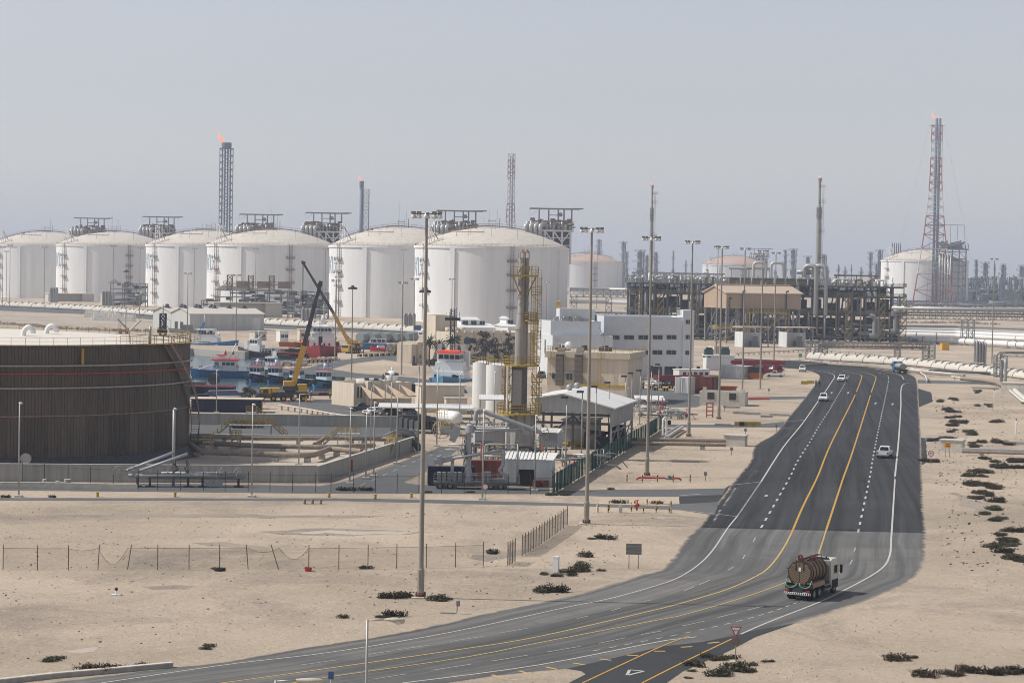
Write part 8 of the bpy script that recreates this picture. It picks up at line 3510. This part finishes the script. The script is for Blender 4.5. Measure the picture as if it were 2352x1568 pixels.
for s in(-1,1):
 for y in(.8,2.1,6.4):
  wheel(t,s*1.0,y,.5,.4,ax='x')
p=G(1742,862)
t=thing('red_crane_truck','long dark red crane truck parked behind the roadside masts','crane truck',(p.x,p.y,.03),PHI(1742)-radians(80))
CR=mat('crane_red',(.26,.008,.02),.4,0,.1,.5)
q=MB()
q.box(-1.3,-6,.8,1.3,6,1.7)
q.build('carrier',CR,t)
q=MB()
q.box(-.6,-7.5,3.0,.6,7.2,4.1).box(-.5,-7.8,3.1,.5,-7.4,3.9)
q.build('boom',CR,t)
q=MB()
q.box(-1.3,-4.5,1.7,1.3,-1,3.0).box(-1.3,1,1.7,1.3,2.6,2.9)
q.build('superstructure',CR,t)
truck_cab(t,4.2,CR,3.0)
for i in range(5):
 for s in(-1,1):
  wheel(t,s*1.1,-4.8+i*2.4,.6,.4,ax='x')
p=G(1745,868)
t=thing('open_skip','orange and black open skip before the red crane truck','skip',(p.x-1.5,p.y-5,0),PHI(1745))
q=MB()
q.yprism([(-1.6,0),(1.6,0),(2.2,1.6),(-2.2,1.6)],-1,1)
q.build('body',ORANGE,t)
q=MB()
q.yprism([(-2.2,1.62),(2.2,1.62),(2.0,3.2),(-2.0,3.2)],-.9,.9)
q.build('cover',DARK,t)
p=G(1728,914)
q=MB()
q.yprism([(-2.6,.9),(-1.6,1.7),(2.4,1.7),(1.2,-.0),(-1.6,.0)],-.8,.8)
o=q.build('open_skip',ORANGE)
o.location=(p.x-4,p.y+18,.01)
tag(o,'rust orange slanted skip behind the cream block house','skip')
#people
def person(lab,u,v,hd,top,legs,walk=.3,z=0.0,helmet=None,vest=None):
 p=G(u,v,z)
 t=thing('person',lab,'person',p,PHI(u)+radians(hd))
 J={'pel':(0,0,.95,.15),'wst':(0,0,1.1,.14),'chs':(0,.01,1.36,.17),'nck':(0,.02,1.50,.065),'hd0':(0,.03,1.60,.09),'hd1':(0,.03,1.70,.095)}
 for s,n_ in((-1,'l'),(1,'r')):
  w=walk*s
  J.update({n_+'hip':(s*.1,0,.90,.10),n_+'kne':(s*.11,w*.5+.03,.50,.075),n_+'ank':(s*.11,w*.9-.04,.09,.05),n_+'toe':(s*.12,w*.9+.14,.04,.045),n_+'sho':(s*.19,0,1.42,.07),n_+'elb':(s*.26,-w*.35-.02,1.15,.05),n_+'wri':(s*.27,-w*.6+.06,.92,.038),n_+'hnd':(s*.27,-w*.7+.08,.83,.04)})
 E=[('pel','wst'),('wst','chs'),('chs','nck'),('nck','hd0'),('hd0','hd1')]
 for n_ in 'lr':
  E+=[('pel',n_+'hip'),(n_+'hip',n_+'kne'),(n_+'kne',n_+'ank'),(n_+'ank',n_+'toe'),('chs',n_+'sho'),(n_+'sho',n_+'elb'),(n_+'elb',n_+'wri'),(n_+'wri',n_+'hnd')]
 ks=list(J)
 me=bpy.data.meshes.new('body')
 me.from_pydata([J[k][:3]for k in ks],[(ks.index(a),ks.index(b))for a,b in E],[])
 o=bpy.data.objects.new('body',me)
 COL.objects.link(o)
 o.parent=t
 sk=o.modifiers.new('skin','SKIN')
 sk.use_smooth_shade=True
 o.modifiers.new('sub','SUBSURF').levels=1
 o.modifiers['sub'].render_levels=1
 for i,k in enumerate(ks):
  me.skin_vertices[0].data[i].radius=(J[k][3],J[k][3]*(.75 if k in('chs','wst')else 1))
  me.skin_vertices[0].data[i].use_root=k=='pel'
 dg=bpy.context.evaluated_depsgraph_get()
 nm_=bpy.data.meshes.new_from_object(o.evaluated_get(dg))
 o.modifiers.clear()
 o.data=nm_
 for m in(SKIN,top,legs,BLACK):
  nm_.materials.append(m)
 for f in nm_.polygons:
  c=f.center
  f.material_index=0 if c.z>1.49 or(abs(c.x)>.2 and c.z<.94 and c.z>.7)else 1 if c.z>.93 else 3 if c.z<.1 else 2
 q=MB()
 q.ball((0,.02,1.71),.108,10,.85)
 q.build('hard_hat' if helmet else 'hair',helmet or BLACK,t)
 if vest:
  q=MB()
  house(q,-.2,-.14,1.0,.2,.16,1.45,.03,.03,.03)
  q.build('safety_vest',vest,t)
 return t
DCL=mat('dark_clothes',(.02,.022,.03),.9,0,.2,3)
GCL=mat('grey_clothes',(.10,.12,.16),.9,0,.2,3)
person('person in dark clothes walking on the road edge, the left of two',1874,888,10,DCL,DCL,.28)
person('person in dark clothes walking on the road edge, the right of two',1882,889,10,DCL,DCL,-.3)
person('person in grey clothes standing on the quay behind harbour office, left of two',880,874,20,GCL,DCL,.1)
person('person in grey clothes standing on the quay behind harbour office, right of two',886,876,-20,GCL,GCL,.15)
person('worker in yellow vest and helmet standing on the flatbed load',758,916,170,GCL,DCL,.1,1.62,BOATW,mat('vest_lime',(.35,.55,.03),.7))
person('worker in white helmet walking beside the near crane',715,917,150,GCL,GCL,.2,0,BOATW,mat('vest_lime',(.35,.55,.03)))
#palms, trees, scrub
def palm(lab,u,v,vt,d):
 c=P(u,v,d)
 h=P(u,vt,d).z-2.2
 t=thing('palm_tree',lab,'palm tree',(c.x,d,0),R(0,6),'date palms before the cream building')
 q=MB()
 q.path([(0,0,0),(.1,0,h*.5),(.05,.1,h)],.26,8)
 q.build('trunk',BARK,t)
 q=MB()
 for i in range(46):
  a=R(0,6.28)
  e=R(-.5,1.25)
  L_=R(2.0,2.9)
  prev=Vector((0,0,h))
  d_=Vector((cos(a)*cos(e),sin(a)*cos(e),sin(e)))
  for k in range(6):
   nx=prev+d_*(L_/6)
   s=d_.cross(Vector((0,0,1))).normalized()
   w=.34*(1-k/7)
   for sd_ in(-1,1):
    q.add([tuple(prev),tuple(nx),tuple(nx+s*sd_*w+Vector((0,0,-.22))+d_*.15),tuple(prev+s*sd_*w*.6+Vector((0,0,-.15)))],[(0,1,2,3)])
   d_=(d_+Vector((0,0,-.17))).normalized()
   prev=nx
 q.build('crown',mat('palm_green',(.040,.062,.030),.7,0,.4,2),t)
palm('date palm left of the navy mast, the leftmost of three',986,838,768,640)
palm('date palm left of the navy mast, middle of three',1008,838,776,625)
palm('date palm behind the navy mast, rightmost of three',1038,838,764,632)
def tree(lab,u,v,vt,d,w,n,m,airy=1.0):
 c=P(u,v,d)
 h=P(u,vt,d).z
 t=thing('tree',lab,'tree',(c.x,d,0))
 q=MB()
 q.path([(0,0,0),(.1,0,h*.3),(-.1,.1,h*.6)],.2,7)
 for i in range(9):
  a=R(0,6.28)
  q.path([(0,0,h*R(.2,.5)),(cos(a)*w*.3,sin(a)*w*.3,h*R(.5,.7)),(cos(a)*w*.45,sin(a)*w*.45,h*R(.6,.95))],.06,5)
 q.build('trunk',BARK,t)
 q=MB()
 for i in range(n):
  a,rr=R(0,6.28),w*.5*sqrt(R(0,1))
  q.leaves((rr*cos(a),rr*sin(a),h*R(.32,.95)-rr*.25),w*.13,w*.13,w*.10,int(70*airy),w*.055,-.5)
 q.build('crown',m,t)
GRYG=mat('grey_green_leaf',(.050,.056,.046),.9,0,.4,2)
tree('airy dark casuarina tree before the cream building, left one',1114,832,757,640,7.5,34,GRYG)
tree('dense dark tree before the cream building beside the stack',1168,832,763,640,5.5,30,GRYG)
tree('low bare grey tree between the two taller trees',1143,832,780,641,4.5,16,GRYG,.7)
tree('spreading dark bush beside the cab of the near crane',575,932,888,445,4.8,34,LEAFO,1.2)
tree('low flat-topped acacia on the harbour breakwater',648,838,812,690,5.5,26,LEAFO)
for u,v,w,lab in((994,838,5,'clipped green hedge under the palms, left part'),(1018,838,4,'clipped green hedge under the palms, right part'),(1095,818,3,'low palm bush before the arched window')):
 p=G(u,v)
 q=MB()
 q.leaves((0,0,.8),w*.5,1,.9,700,.35,-.2)
 o=q.build('hedge',LEAF)
 o.location=p
 tag(o,lab,'hedge')
random.seed(3)
protos=[]
for k in range(5):
 q=MB()
 for i in range(7):
  q.leaves((R(-.7,.7),R(-.35,.35),.12),.38,.30,R(.16,.34),90,.13,.2)
 for i in range(6):
  q.bar((R(-.5,.5),R(-.2,.2),0),(R(-.9,.9),R(-.4,.4),R(.2,.45)),.012,4)
 protos.append(q)
BM=[LEAFD,LEAFO,mat('black_scrub',(.05,.044,.034),.95,0,.4,2),LEAFD,mat('brown_scrub',(.10,.06,.035),.95,0,.3,2)]
pm=[None]*5
def bush(u,v,s,k=None,lab='low dark saltbush sprawling on bare sand',group='low dark saltbushes on the sand'):
 k=random.randrange(4)if k is None else k
 p=G(u,v)
 if pm[k]is None:
  pm[k]=o=protos[k].build('desert_shrub',BM[k])
 else:
  o=pm[k].copy()
  COL.objects.link(o)
 o.location=(p.x,p.y,-.02)
 o.rotation_euler=(0,0,R(-.5,.5)+(pi if R(0,1)<.5 else 0))
 s*=.82
 o.scale=(s*R(.9,1.3),s*R(.9,1.5),s*R(.7,1.25))
 tag(o,lab,'shrub',group)
rb=[(1600,745),(1700,735),(1660,820),(1690,845),(1710,890),(1720,945),(1710,975),(1690,1025),(1940,660),(1950,790),(2030,790),(2110,935),(1800,940),(1850,1030),(1900,1050),(1480,1105),(1640,1092),(1880,1140),(2000,1130),(2110,1122),(2190,1140),(1920,1165),(2000,1280),(2070,1300),(2270,1295),(2320,1310),(2090,1350),(2180,1355),(2290,1365),(1900,1390),(1870,1425),(1960,1430),(2000,1400),(1880,1515),(1990,1525),(2050,1550),(1490,1300)]
for x,y in rb:
 for _ in range(3):
  bush(1764+x/4+R(-8,8),735+y/4+R(-3,3),R(.8,1.9))
lb=[(2000,60),(2090,70),(2030,115),(2120,130),(2050,155),(2150,170),(2160,230),(2090,265),(2180,300),(2170,405),(2200,435),(2260,470),(2140,485),(2220,515),(2290,560),(2330,590),(2260,380),(2240,450)]
for x,y in lb:
 for _ in range(3):
  bush(1568+x/3+R(-12,12),1094+y/3+R(-3,3),R(.8,1.7),None)
for x,y,s in((1455,1262,1.9),(1570,1250,.8),(1935,1345,1.5),(2090,1355,1.7),(2220,1345,1.3),(2260,1362,1.2),(1830,1366,1.5),(1650,1374,1.5),(2320,1350,1.4),(230,1370,1.5),(250,1262,1.2),(330,1255,1.1),(350,1330,1.8),(100,1305,1.3),(580,1275,.7),(170,1245,.9),(480,1300,.9),(410,1345,1.2),(280,1360,1.0),(60,1340,.6),(40,1390,.5)):
 bush(1568+x/3,1094+y/3,s,None,'low olive and brown scrub at the foot of the lower right sand slope','scrub along the lower right sand')
for x,y,s in((500,838,1.9),(455,832,1.1),(800,852,1.4),(620,832,.8),(880,848,.6),(520,962,1.5),(420,970,.9),(165,972,.9),(1690,660,1.3),(1800,652,1.7),(1815,625,1.5),(1550,676,.8),(1640,688,.9),(1730,684,.8),(1930,650,.7),(1600,792,1.9),(1545,796,1.4),(1970,432,1.6),(1880,432,.8),(2070,184,1.5),(2000,92,.8),(2330,184,1.3),(1840,553,1.4),(200,98,1.8),(310,98,1.3),(1600,130,1.2),(1690,130,1.2),(740,112,.8),(1030,112,.8),(1180,525,1.0),(310,635,1.0)):
 bush(735+x/3,1094+y/3,s,None,'small dark scrub clump on the sand between fences and road','scrub clumps on the sand left of the road')
for x,y,s,k in((635,1345,2.0,4),(850,1328,1.2,4),(1015,1314,1.0,4),(975,1318,.7,1),(260,1382,.7,1),(370,1268,1.0,1),(330,1276,.7,1),(1410,1186,.9,1),(1450,1172,.8,2),(420,1255,.7,2),(1505,640,.9,2),(30,145,.9,2),(360,143,.9,2)):
 bush(x/3,1094+y/3,s,k,'small dry scrub tuft near the lower left road edge','scrub tufts on the lower left sand')
def scatter(name,lab,quad,n,s0,s1,m,seed=1):
 random.seed(seed)
 A,B,C_,D=edge_pts(quad)
 q=MB()
 for i in range(n):
  a,b=R(0,1),R(0,1)
  p=A.lerp(B,a).lerp(D.lerp(C_,a),b)
  s=s0+(s1-s0)*R(0,1)**3
  c=(p.x,p.y,s*.2)
  o_=R(0,1.5)
  vs=[(c[0]+s*f*R(.6,1)*cos(k*pi/2+o_),c[1]+s*f*R(.6,1)*sin(k*pi/2+o_),z*s*R(.3,.6))for f,z in((1,0),(.65,1))for k in range(4)]
  q.add(vs,[(0,1,5,4),(1,2,6,5),(2,3,7,6),(3,0,4,7),(4,5,6,7)])
 return tag(q.build(name,m),lab,'stones',kind='stuff')
scatter('scattered_stones','small stones strewn over the sand left of the road',[(0,1160),(1500,1175),(1350,1350),(0,1530)],2600,.03,.17,ROCKM,1)
scatter('scattered_stones','dark stones strewn over the sand left of the road',[(0,1165),(1560,1180),(1300,1365),(0,1530)],1100,.03,.16,DSTEEL,2)
scatter('scattered_stones','small stones strewn over the right verge',[(2150,905),(2352,900),(2352,1400),(2150,1330)],1900,.03,.18,ROCKM,3)
scatter('scattered_stones','small stones strewn over the lower right slope',[(1900,1430),(2352,1330),(2352,1560),(1720,1560)],900,.03,.15,ROCKM,6)
scatter('scattered_stones','dark stones and dead scrub bits on the right verge',[(2140,910),(2352,910),(2352,1330),(2160,1300)],1200,.05,.25,BM[2],4)
scatter('scattered_stones','stones and debris on the sand beside the office road',[(1540,985),(1780,985),(1640,1110),(1400,1110)],500,.04,.2,ROCKM,5)
#signs, posts, barriers, boxes
def post_sign(name,lab,u,v,vt,shape,w,h,mats,cat='sign',legs=1,back=None,hd=0):
 p=G(u,v)
 zt=P(u,vt,p.y).z
 t=thing(name,lab,cat,p,PHI(u)+radians(hd))
 for x in((0,)if legs==1 else(-w*.3,w*.3)):
  q=MB()
  q.bar((x,.05,0),(x,.05,zt-(h*.1)),.045,7)
  q.build('pole',GALV,t)
 q=MB()
 if shape=='tri':
  q.yprism([(-w/2,zt),(0,zt-h),(w/2,zt)],-.03,0)
  q.mat(1)
  q.yprism([(-w*.36,zt-h*.09),(0,zt-h*.80),(w*.36,zt-h*.09)],-.036,-.031)
 elif shape=='disc':
  q.bar((0,-.03,zt-h/2),(0,0,zt-h/2),w/2,24)
  q.mat(1)
  q.bar((0,-.036,zt-h/2),(0,-.031,zt-h/2),w*.38,24)
 else:
  q.box(-w/2,-.03,zt-h,w/2,0,zt)
 q.build('plate',mats,t)
 return t,zt
t,zt=post_sign('give_way_sign','red bordered white give way triangle above a round plate on a pole',1689,1520,1438,'tri',.86,.80,[RED,BOATW])
q=MB()
for a,b in(((.20,-.22),(.20,-.30)),((.20,-.30),(.06,-.30)),((.06,-.30),(.06,-.25)),((.13,-.30),(.13,-.26)),((.02,-.28),(-.04,-.34)),((-.04,-.24),(-.18,-.24)),((-.18,-.24),(-.10,-.30)),((-.10,-.30),(-.20,-.34)),((.06,-.20),(.085,-.20))):
 q.beam((a[0],-.04,zt+a[1]),(b[0],-.04,zt+b[1]),.012,.035)
q.build('lettering',BLACK,t)
q=MB()
q.bar((0,.0,zt-1.1),(0,.03,zt-1.1),.32,20)
q.build('round_plate',mat('sign_back_brown',(.20,.15,.12),.6),t)
q=MB()
q.ball((0,.05,0),.55,10,.25)
q.build('footing',ROCKM,t)
t,zt=post_sign('sign_board','back of a grey sign board on two legs beside the road bend',1455,1305,1248,'box',1.5,1.05,[mat('sign_back',(.22,.21,.19),.6)],legs=2)
q=MB()
for z in(.25,.75):
 q.box(-.75,-.07,zt-1.05+z,.75,-.031,zt-1.05+z+.06)
q.build('rib',GALV,t)
t,zt=post_sign('warning_sign','yellow square warning sign on two legs on the right verge',2176,1049,1016,'box',1.0,.85,[mat('sign_yellow',(.72,.36,.02),.5)],legs=2)
q=MB()
q.box(-.3,-.04,zt-.3,-.05,-.032,zt-.2).box(.05,-.04,zt-.3,.3,-.032,zt-.2).box(-.3,-.04,zt-.6,.3,-.032,zt-.5)
q.build('lettering',DARK,t)
t,zt=post_sign('no_entry_sign','round red bordered prohibition sign on the right road edge',2138,1068,1034,'disc',.9,.9,[RED,BOATW])
q=MB()
q.box(-.22,-.045,zt-.5,.0,-.037,zt-.36).box(.04,-.045,zt-.5,.22,-.037,zt-.4)
q.build('symbol',BLACK,t)
post_sign('direction_sign','small blue sign on a pole cut by the lower edge',759,1640,1541,'box',.35,.5,[mat('sign_blue',(.03,.10,.28),.5)])
post_sign('direction_sign','blue sign on a post at the side road right of the bend',2136,880,848,'box',.9,.4,[mat('sign_blue',(.03,.10,.28))])
post_sign('direction_sign','green square sign before the pipe gantry',1838,825,812,'box',1.1,1.1,[mat('sign_green',(.02,.30,.20),.5)],legs=2)
post_sign('direction_sign','blue board beside the harbour road before the nearest tank',959,768,747,'box',2.8,2.0,[mat('sign_blue',(.03,.10,.28))],legs=2)
post_sign('sign_board','dark board on posts before the process plant right end',2101,800,778,'box',2.6,2.0,[DSTEEL],legs=2)
for u,v,vt,lab in((678,934,905,'red no entry disc beside the near crane cab'),(845,932,908,'red no entry disc left of the harbour office'),(1114,1150,1110,'round speed limit sign beside the trailer')):
 post_sign('round_sign',lab,u-(0 if u>800 else 0),v,vt,'disc',.8,.8,[RED,BOATW])
for u,v,vt,lab in((2283,933,895,'slim white post with dark cap on the right sand, farther one'),(2333,1015,963,'slim white post with dark cap on the right sand, nearer one'),(1880//1,0,0,''),(1050,1408,1380,''),(267,1366,1352,'short white pipe post on the left sand'),(1700,930,870,'')):
 if not lab:
  continue
 p=G(u,v)
 zt=P(u,vt,p.y).z
 t=thing('marker_post',lab,'post',p)
 q=MB()
 q.bar((0,0,0),(0,0,zt),.09,8).box(-.4,-.3,0,.4,.3,.08)
 q.build('pole',BOATW,t)
 q=MB()
 q.ball((0,0,zt),.16,8)
 q.build('cap',DARK,t)
p=G(1050,1409)
t=thing('junction_post','grey L-shaped conduit post with small box beside the road','post',p)
q=MB()
q.path([(-1.4,.1,.08),(-.05,0,.08),(.05,0,1.0)],.06,7,.1)
q.build('conduit',GALV,t)
q=MB()
q.box(-.08,-.1,.65,.22,.1,1.1)
q.build('box',STEEL,t)
p=G(1277,1318)
t=thing('utility_cabinet','tall white utility cabinet standing in the sand among scrub','cabinet',p,PHI(1277)-radians(15))
q=MB()
q.box(-.25,-.2,0,.25,.25,1.62)
q.build('body',BOATW,t)
q=MB()
q.box(-.28,-.23,1.62,.28,.28,1.68).box(-.21,-.215,.1,.21,-.2,1.5)
q.build('door',WHITE,t)
YBL=[YEL,BLACK]
def barrier(lab,u,v,hd=0,n=4,L_=1.8,group='yellow and black concrete barriers'):
 p=G(u,v)
 q=MB()
 for i in range(n):
  q.mat(i%2)
  q.yprism([(-L_/2+i*L_/n,0),(-L_/2+(i+1)*L_/n,0),(-L_/2+(i+1)*L_/n,.8),(-L_/2+i*L_/n,.8)],-.28,.28)
 o=q.build('road_barrier',YBL)
 o.location=p
 o.rotation_euler.z=PHI(u)+radians(hd)
 tag(o,lab,'barrier',group)
for u,v in((1473,893),(1495,893),(1506,897),(1515,892),(1528,898),(1540,893),(1555,897)):
 barrier('yellow and black block barrier in the row before the parked cars',u,v,0,4,1.4,'block barriers before the parked cars')
for u,v,lab in((1666,902,'yellow and black block barrier behind the cream block house'),(1848,882,'yellow and black block barrier left of the walking people'),(1862,881,'yellow and black block barrier nearest the walking people'),(1530,975,'yellow and black kerb block at the green fence end'),(1698,978,'black and yellow block at the side road, left one'),(1715,978,'yellow block at the side road, right of the black one'),(1736,978,'small yellow block at the side road beside the thin post')):
 barrier(lab,u,v,0,2 if u<1690 else 1 if u>1710 else 2)
for i in range(8):
 barrier('yellow and black kerb block along the quay road edge',826+i*13,819-i*.4,0,2,1.5,'kerb blocks along the quay road')
for i in range(9):
 barrier('striped kerb block at the foot of the red ship',690+i*9.5,835-i*.5,0,2,1.0,'striped kerb blocks below the red ship')
p=G(2170,804)
t=thing('yellow_kiosk','orange yellow kiosk under the pipe bridge','kiosk',p,PHI(2170)+radians(20))
q=MB()
q.box(-1.4,-1,0,1.4,1.4,2.7)
q.build('wall',mat('sign_yellow',(.72,.36,.02)),t)
q=MB()
q.box(-1.6,-1.2,2.7,1.6,1.6,2.85)
q.build('roof',YEL,t)
def bollard(lab,u,v,group,h=1.1):
 p=G(u,v)
 q=MB()
 for i in range(5):
  q.mat(i%2)
  q.bar((0,0,h*i/5),(0,0,h*(i+1)/5),.08,8)
 o=q.build('bollard',[YEL,BLACK])
 o.location=p
 tag(o,lab,'bollard',group)
for u in(1440,1475,1510,1546,1585):
 bollard('yellow and black striped bollard round the red pipe on the sand',u,1107,'bollards round the red pipe')
for u,v in((1373,1176),(1397,1176),(1399,1170),(1426,1176),(1428,1170),(1450,1174),(1458,1168),(1478,1176),(1486,1166),(1507,1176),(1509,1170),(1537,1177),(1541,1170)):
 bollard('yellow and black striped bollard beside the pale valve pipe',u,v,'bollards round the pale valve pipe')
p=G(1455,1178)
k=p.y/FPX
t=thing('valve_pipe','pale pipe loop with red valve among striped bollards by the access road','pipe',p)
q=MB()
q.path([((1372-1455)*k,.3,0),((1372-1455)*k,.3,.95),((1380-1455)*k,.3,1.0),((1541-1455)*k,.3,.9),((1543-1455)*k,.3,0)],.11,8,.3)
q.build('pipe',CREAM,t)
q=MB()
x=(1463-1455)*k
q.bar((x,.3,.3),(x,.3,1.5),.1,8).bar((x-.2,.3,1.5),(x+.2,.3,1.5),.05,6).bar((x-.25,.3,.95),(x+.25,.3,.95),.2,10)
q.build('valve',RED,t)
q=MB()
q.box((1425-1455)*k-.2,-.1,0,(1425-1455)*k+.2,.2,.8)
q.build('cabinet',CONCL,t)
p=G(1512,1103)
k=p.y/FPX
t=thing('hydrant_pipe','short red fire main with grey valve on the sand by the third mast','pipe',p)
q=MB()
q.path([((1461-1512)*k,0,.1),((1466-1512)*k,0,.35),((1560-1512)*k,0,.35),((1565-1512)*k,0,.1)],.13,9,.2)
q.build('pipe',RED,t)
q=MB()
x=(1537-1512)*k
q.bar((x-.5,0,.35),(x+.5,0,.35),.22,10).bar((x,0,.3),(x,0,.7),.12,8).cyl((x,0),.3,.62,.72,10)
q.build('valve',STEEL,t)
run('fire_main','red fire main pipe on the sand right of the cream block house',[(1719,915),(1768,916)],.2,.6,RED,cat='pipe')
p=G(1630,958)
t=thing('hose_rack','red steel hose rack before the cream block house','frame',p)
q=MB()
for x in(-.6,.6):
 q.beam((x,0,0),(x,0,2.9),.22)
for z in(.4,1.2,2.0,2.8):
 q.beam((-.6,0,z),(.6,0,z),.16)
q.build('frame',RED,t)
p=G(1529,1010)
t=thing('pipe_hoop','white pipe hoop standing at the far end of the green fence','pipe',p)
q=MB()
q.path([(-.5,0,0),(-.5,0,3.6),(.1,.6,3.9),(.2,.6,0)],.18,8,.5)
q.build('pipe',BOATW,t)
GP='grey pipes lying beside the side road'
run('pipeline','grey pipe on low supports slanting up to the side road, upper one',[(1520,1002),(1562,977)],.25,.7,GALV,GP)
run('pipeline','grey pipe on low supports slanting up to the side road, lower one',[(1532,1004),(1568,980)],.25,.7,CONCL,GP)
for u,v,hd,L_,lab in((1440,1104,0,0,''),(1728,952,0,3.0,'concrete kerb slab lying left of the road, farther'),(1680,937,0,3.4,'concrete kerb slab lying before the block house, right end'),(1700,950,3,3,'pale slab lying on sand before the block house'),(1790,955,0,4.0,'pile of pipes and slabs beside the road edge'),(1760,958,8,2.4,'grey slab with post beside the road edge'),(2262,893,0,6.5,'long concrete block lying on the right sand'),(2340,1020,0,5,'concrete slab at the right edge near the slim post'),(1660,978,0,3,'dark covered pipe end beside the side road')):
 if not lab:
  continue
 p=G(u,v)
 q=MB()
 q.cbox((0,0,.22),(L_,.7,.44)).cbox((L_*.2,.9,.12),(L_*.7,.4,.24))
 o=q.build('concrete_slab',CONC)
 o.location=p
 o.rotation_euler.z=PHI(u)+radians(hd)
 tag(o,lab,'slab')
for i,(u,v)in enumerate(((1715,1095),(1680,1045),(1783,990),(1712,1000),(1766,905),(1689,905),(1664,945),(1739,1102),(1620,1104))):
 p=G(u,v)
 t=thing('marker_post','small grey marker post with box head on the sand left of road','post',p,0,'marker posts left of the road')
 q=MB()
 q.bar((0,0,0),(0,0,1.1),.05,6)
 q.build('pole',RUSTPIPE,t)
 q=MB()
 q.box(-.22,-.1,.75,.22,.1,1.25)
 q.build('head',STEEL,t)
for u,v in((700,1157),(718,1157),(737,1157),(862,1146),(945,1143),(224,1141),(402,1141),(756,1142)):
 p=G(u,v)
 q=MB()
 q.cyl((0,0),.16,0,.55,8).cyl((0,0),.2,.5,.6,8)
 o=q.build('marker_stub',YEL if v<1150 else RUSTPIPE)
 o.location=p
 tag(o,'small yellow cable marker stub along the access road' if v<1150 else 'small brown marker stub below the access road','marker','yellow marker stubs' if v<1150 else 'brown marker stubs')
p=G(709,1309)
q=MB()
q.lathe([(.01,0),(.3,0),(.38,.35),(.34,.35),(.26,.05),(.01,.05)],12)
o=q.build('bucket',RED)
o.location=(p.x,p.y-.6,0)
tag(o,'red bucket lying at the foot of the left wire fence','bucket')
for u,v,lab in((504,1310,'old tyre lying under the left wire fence'),(1130,1271,'dark rag lying on the sand behind the fence')):
 p=G(u,v)
 q=MB()
 q.path([(.42*cos(i*pi/6),.42*sin(i*pi/6),.14)for i in range(13)],.15,7)
 o=q.build('tyre' if u<600 else 'rag',BLACK)
 o.location=p
 tag(o,lab,'tyre' if u<600 else 'rag')
for u,v,vt,lab in((861,925,912,'orange traffic cone right of the near crane'),(713,925,914,'orange traffic cone by the flatbed trailer'),(661,925,914,'orange traffic cone below the near crane'),(607,925,913,'orange traffic cone before the crane cab')):
 p=G(u,v)
 q=MB()
 q.lathe([(.3,0),(.3,.05),(.18,.05),(.05,.75),(.01,.76)],10)
 o=q.build('traffic_cone',mat('signal_red',(.6,.03,.03)))
 o.location=p
 tag(o,lab,'traffic cone')
run('guard_rail','pale guard rail beside the crane road before the bund',[(640,930),(700,938),(760,949),(800,955)],.14,.9,CONCL,cat='guard rail',supports=2.5)
for u,v,lab in((805,1082,'red hydrant cabinet on the right bund wall'),(843,1066,'red hose reel on the right bund wall')):
 p=G(u,v)
 q=MB()
 q.box(-.3,-.2,0,.3,.2,1.6).box(-.34,-.24,1.6,.34,.24,1.66).box(-.22,-.22,.9,.22,-.2,1.4)
 o=q.build('hydrant_cabinet',RED)
 o.location=p
 tag(o,lab,'hydrant cabinet')
#haze
hm=bpy.data.materials.new('haze_air')
hm.use_nodes=True
t=hm.node_tree
t.nodes.clear()
o_=t.nodes.new('ShaderNodeOutputMaterial')
pv=t.nodes.new('ShaderNodeVolumePrincipled')
pv.inputs['Color'].default_value=(0.60,0.685,0.83,1)
pv.inputs['Density'].default_value=0.00015
pv.inputs['Anisotropy'].default_value=0.0
t.links.new(pv.outputs[0],o_.inputs['Volume'])
q=MB()
q.box(-7000,-350,-7,7000,16000,190)
tag(q.build('haze',hm),kind='stuff')
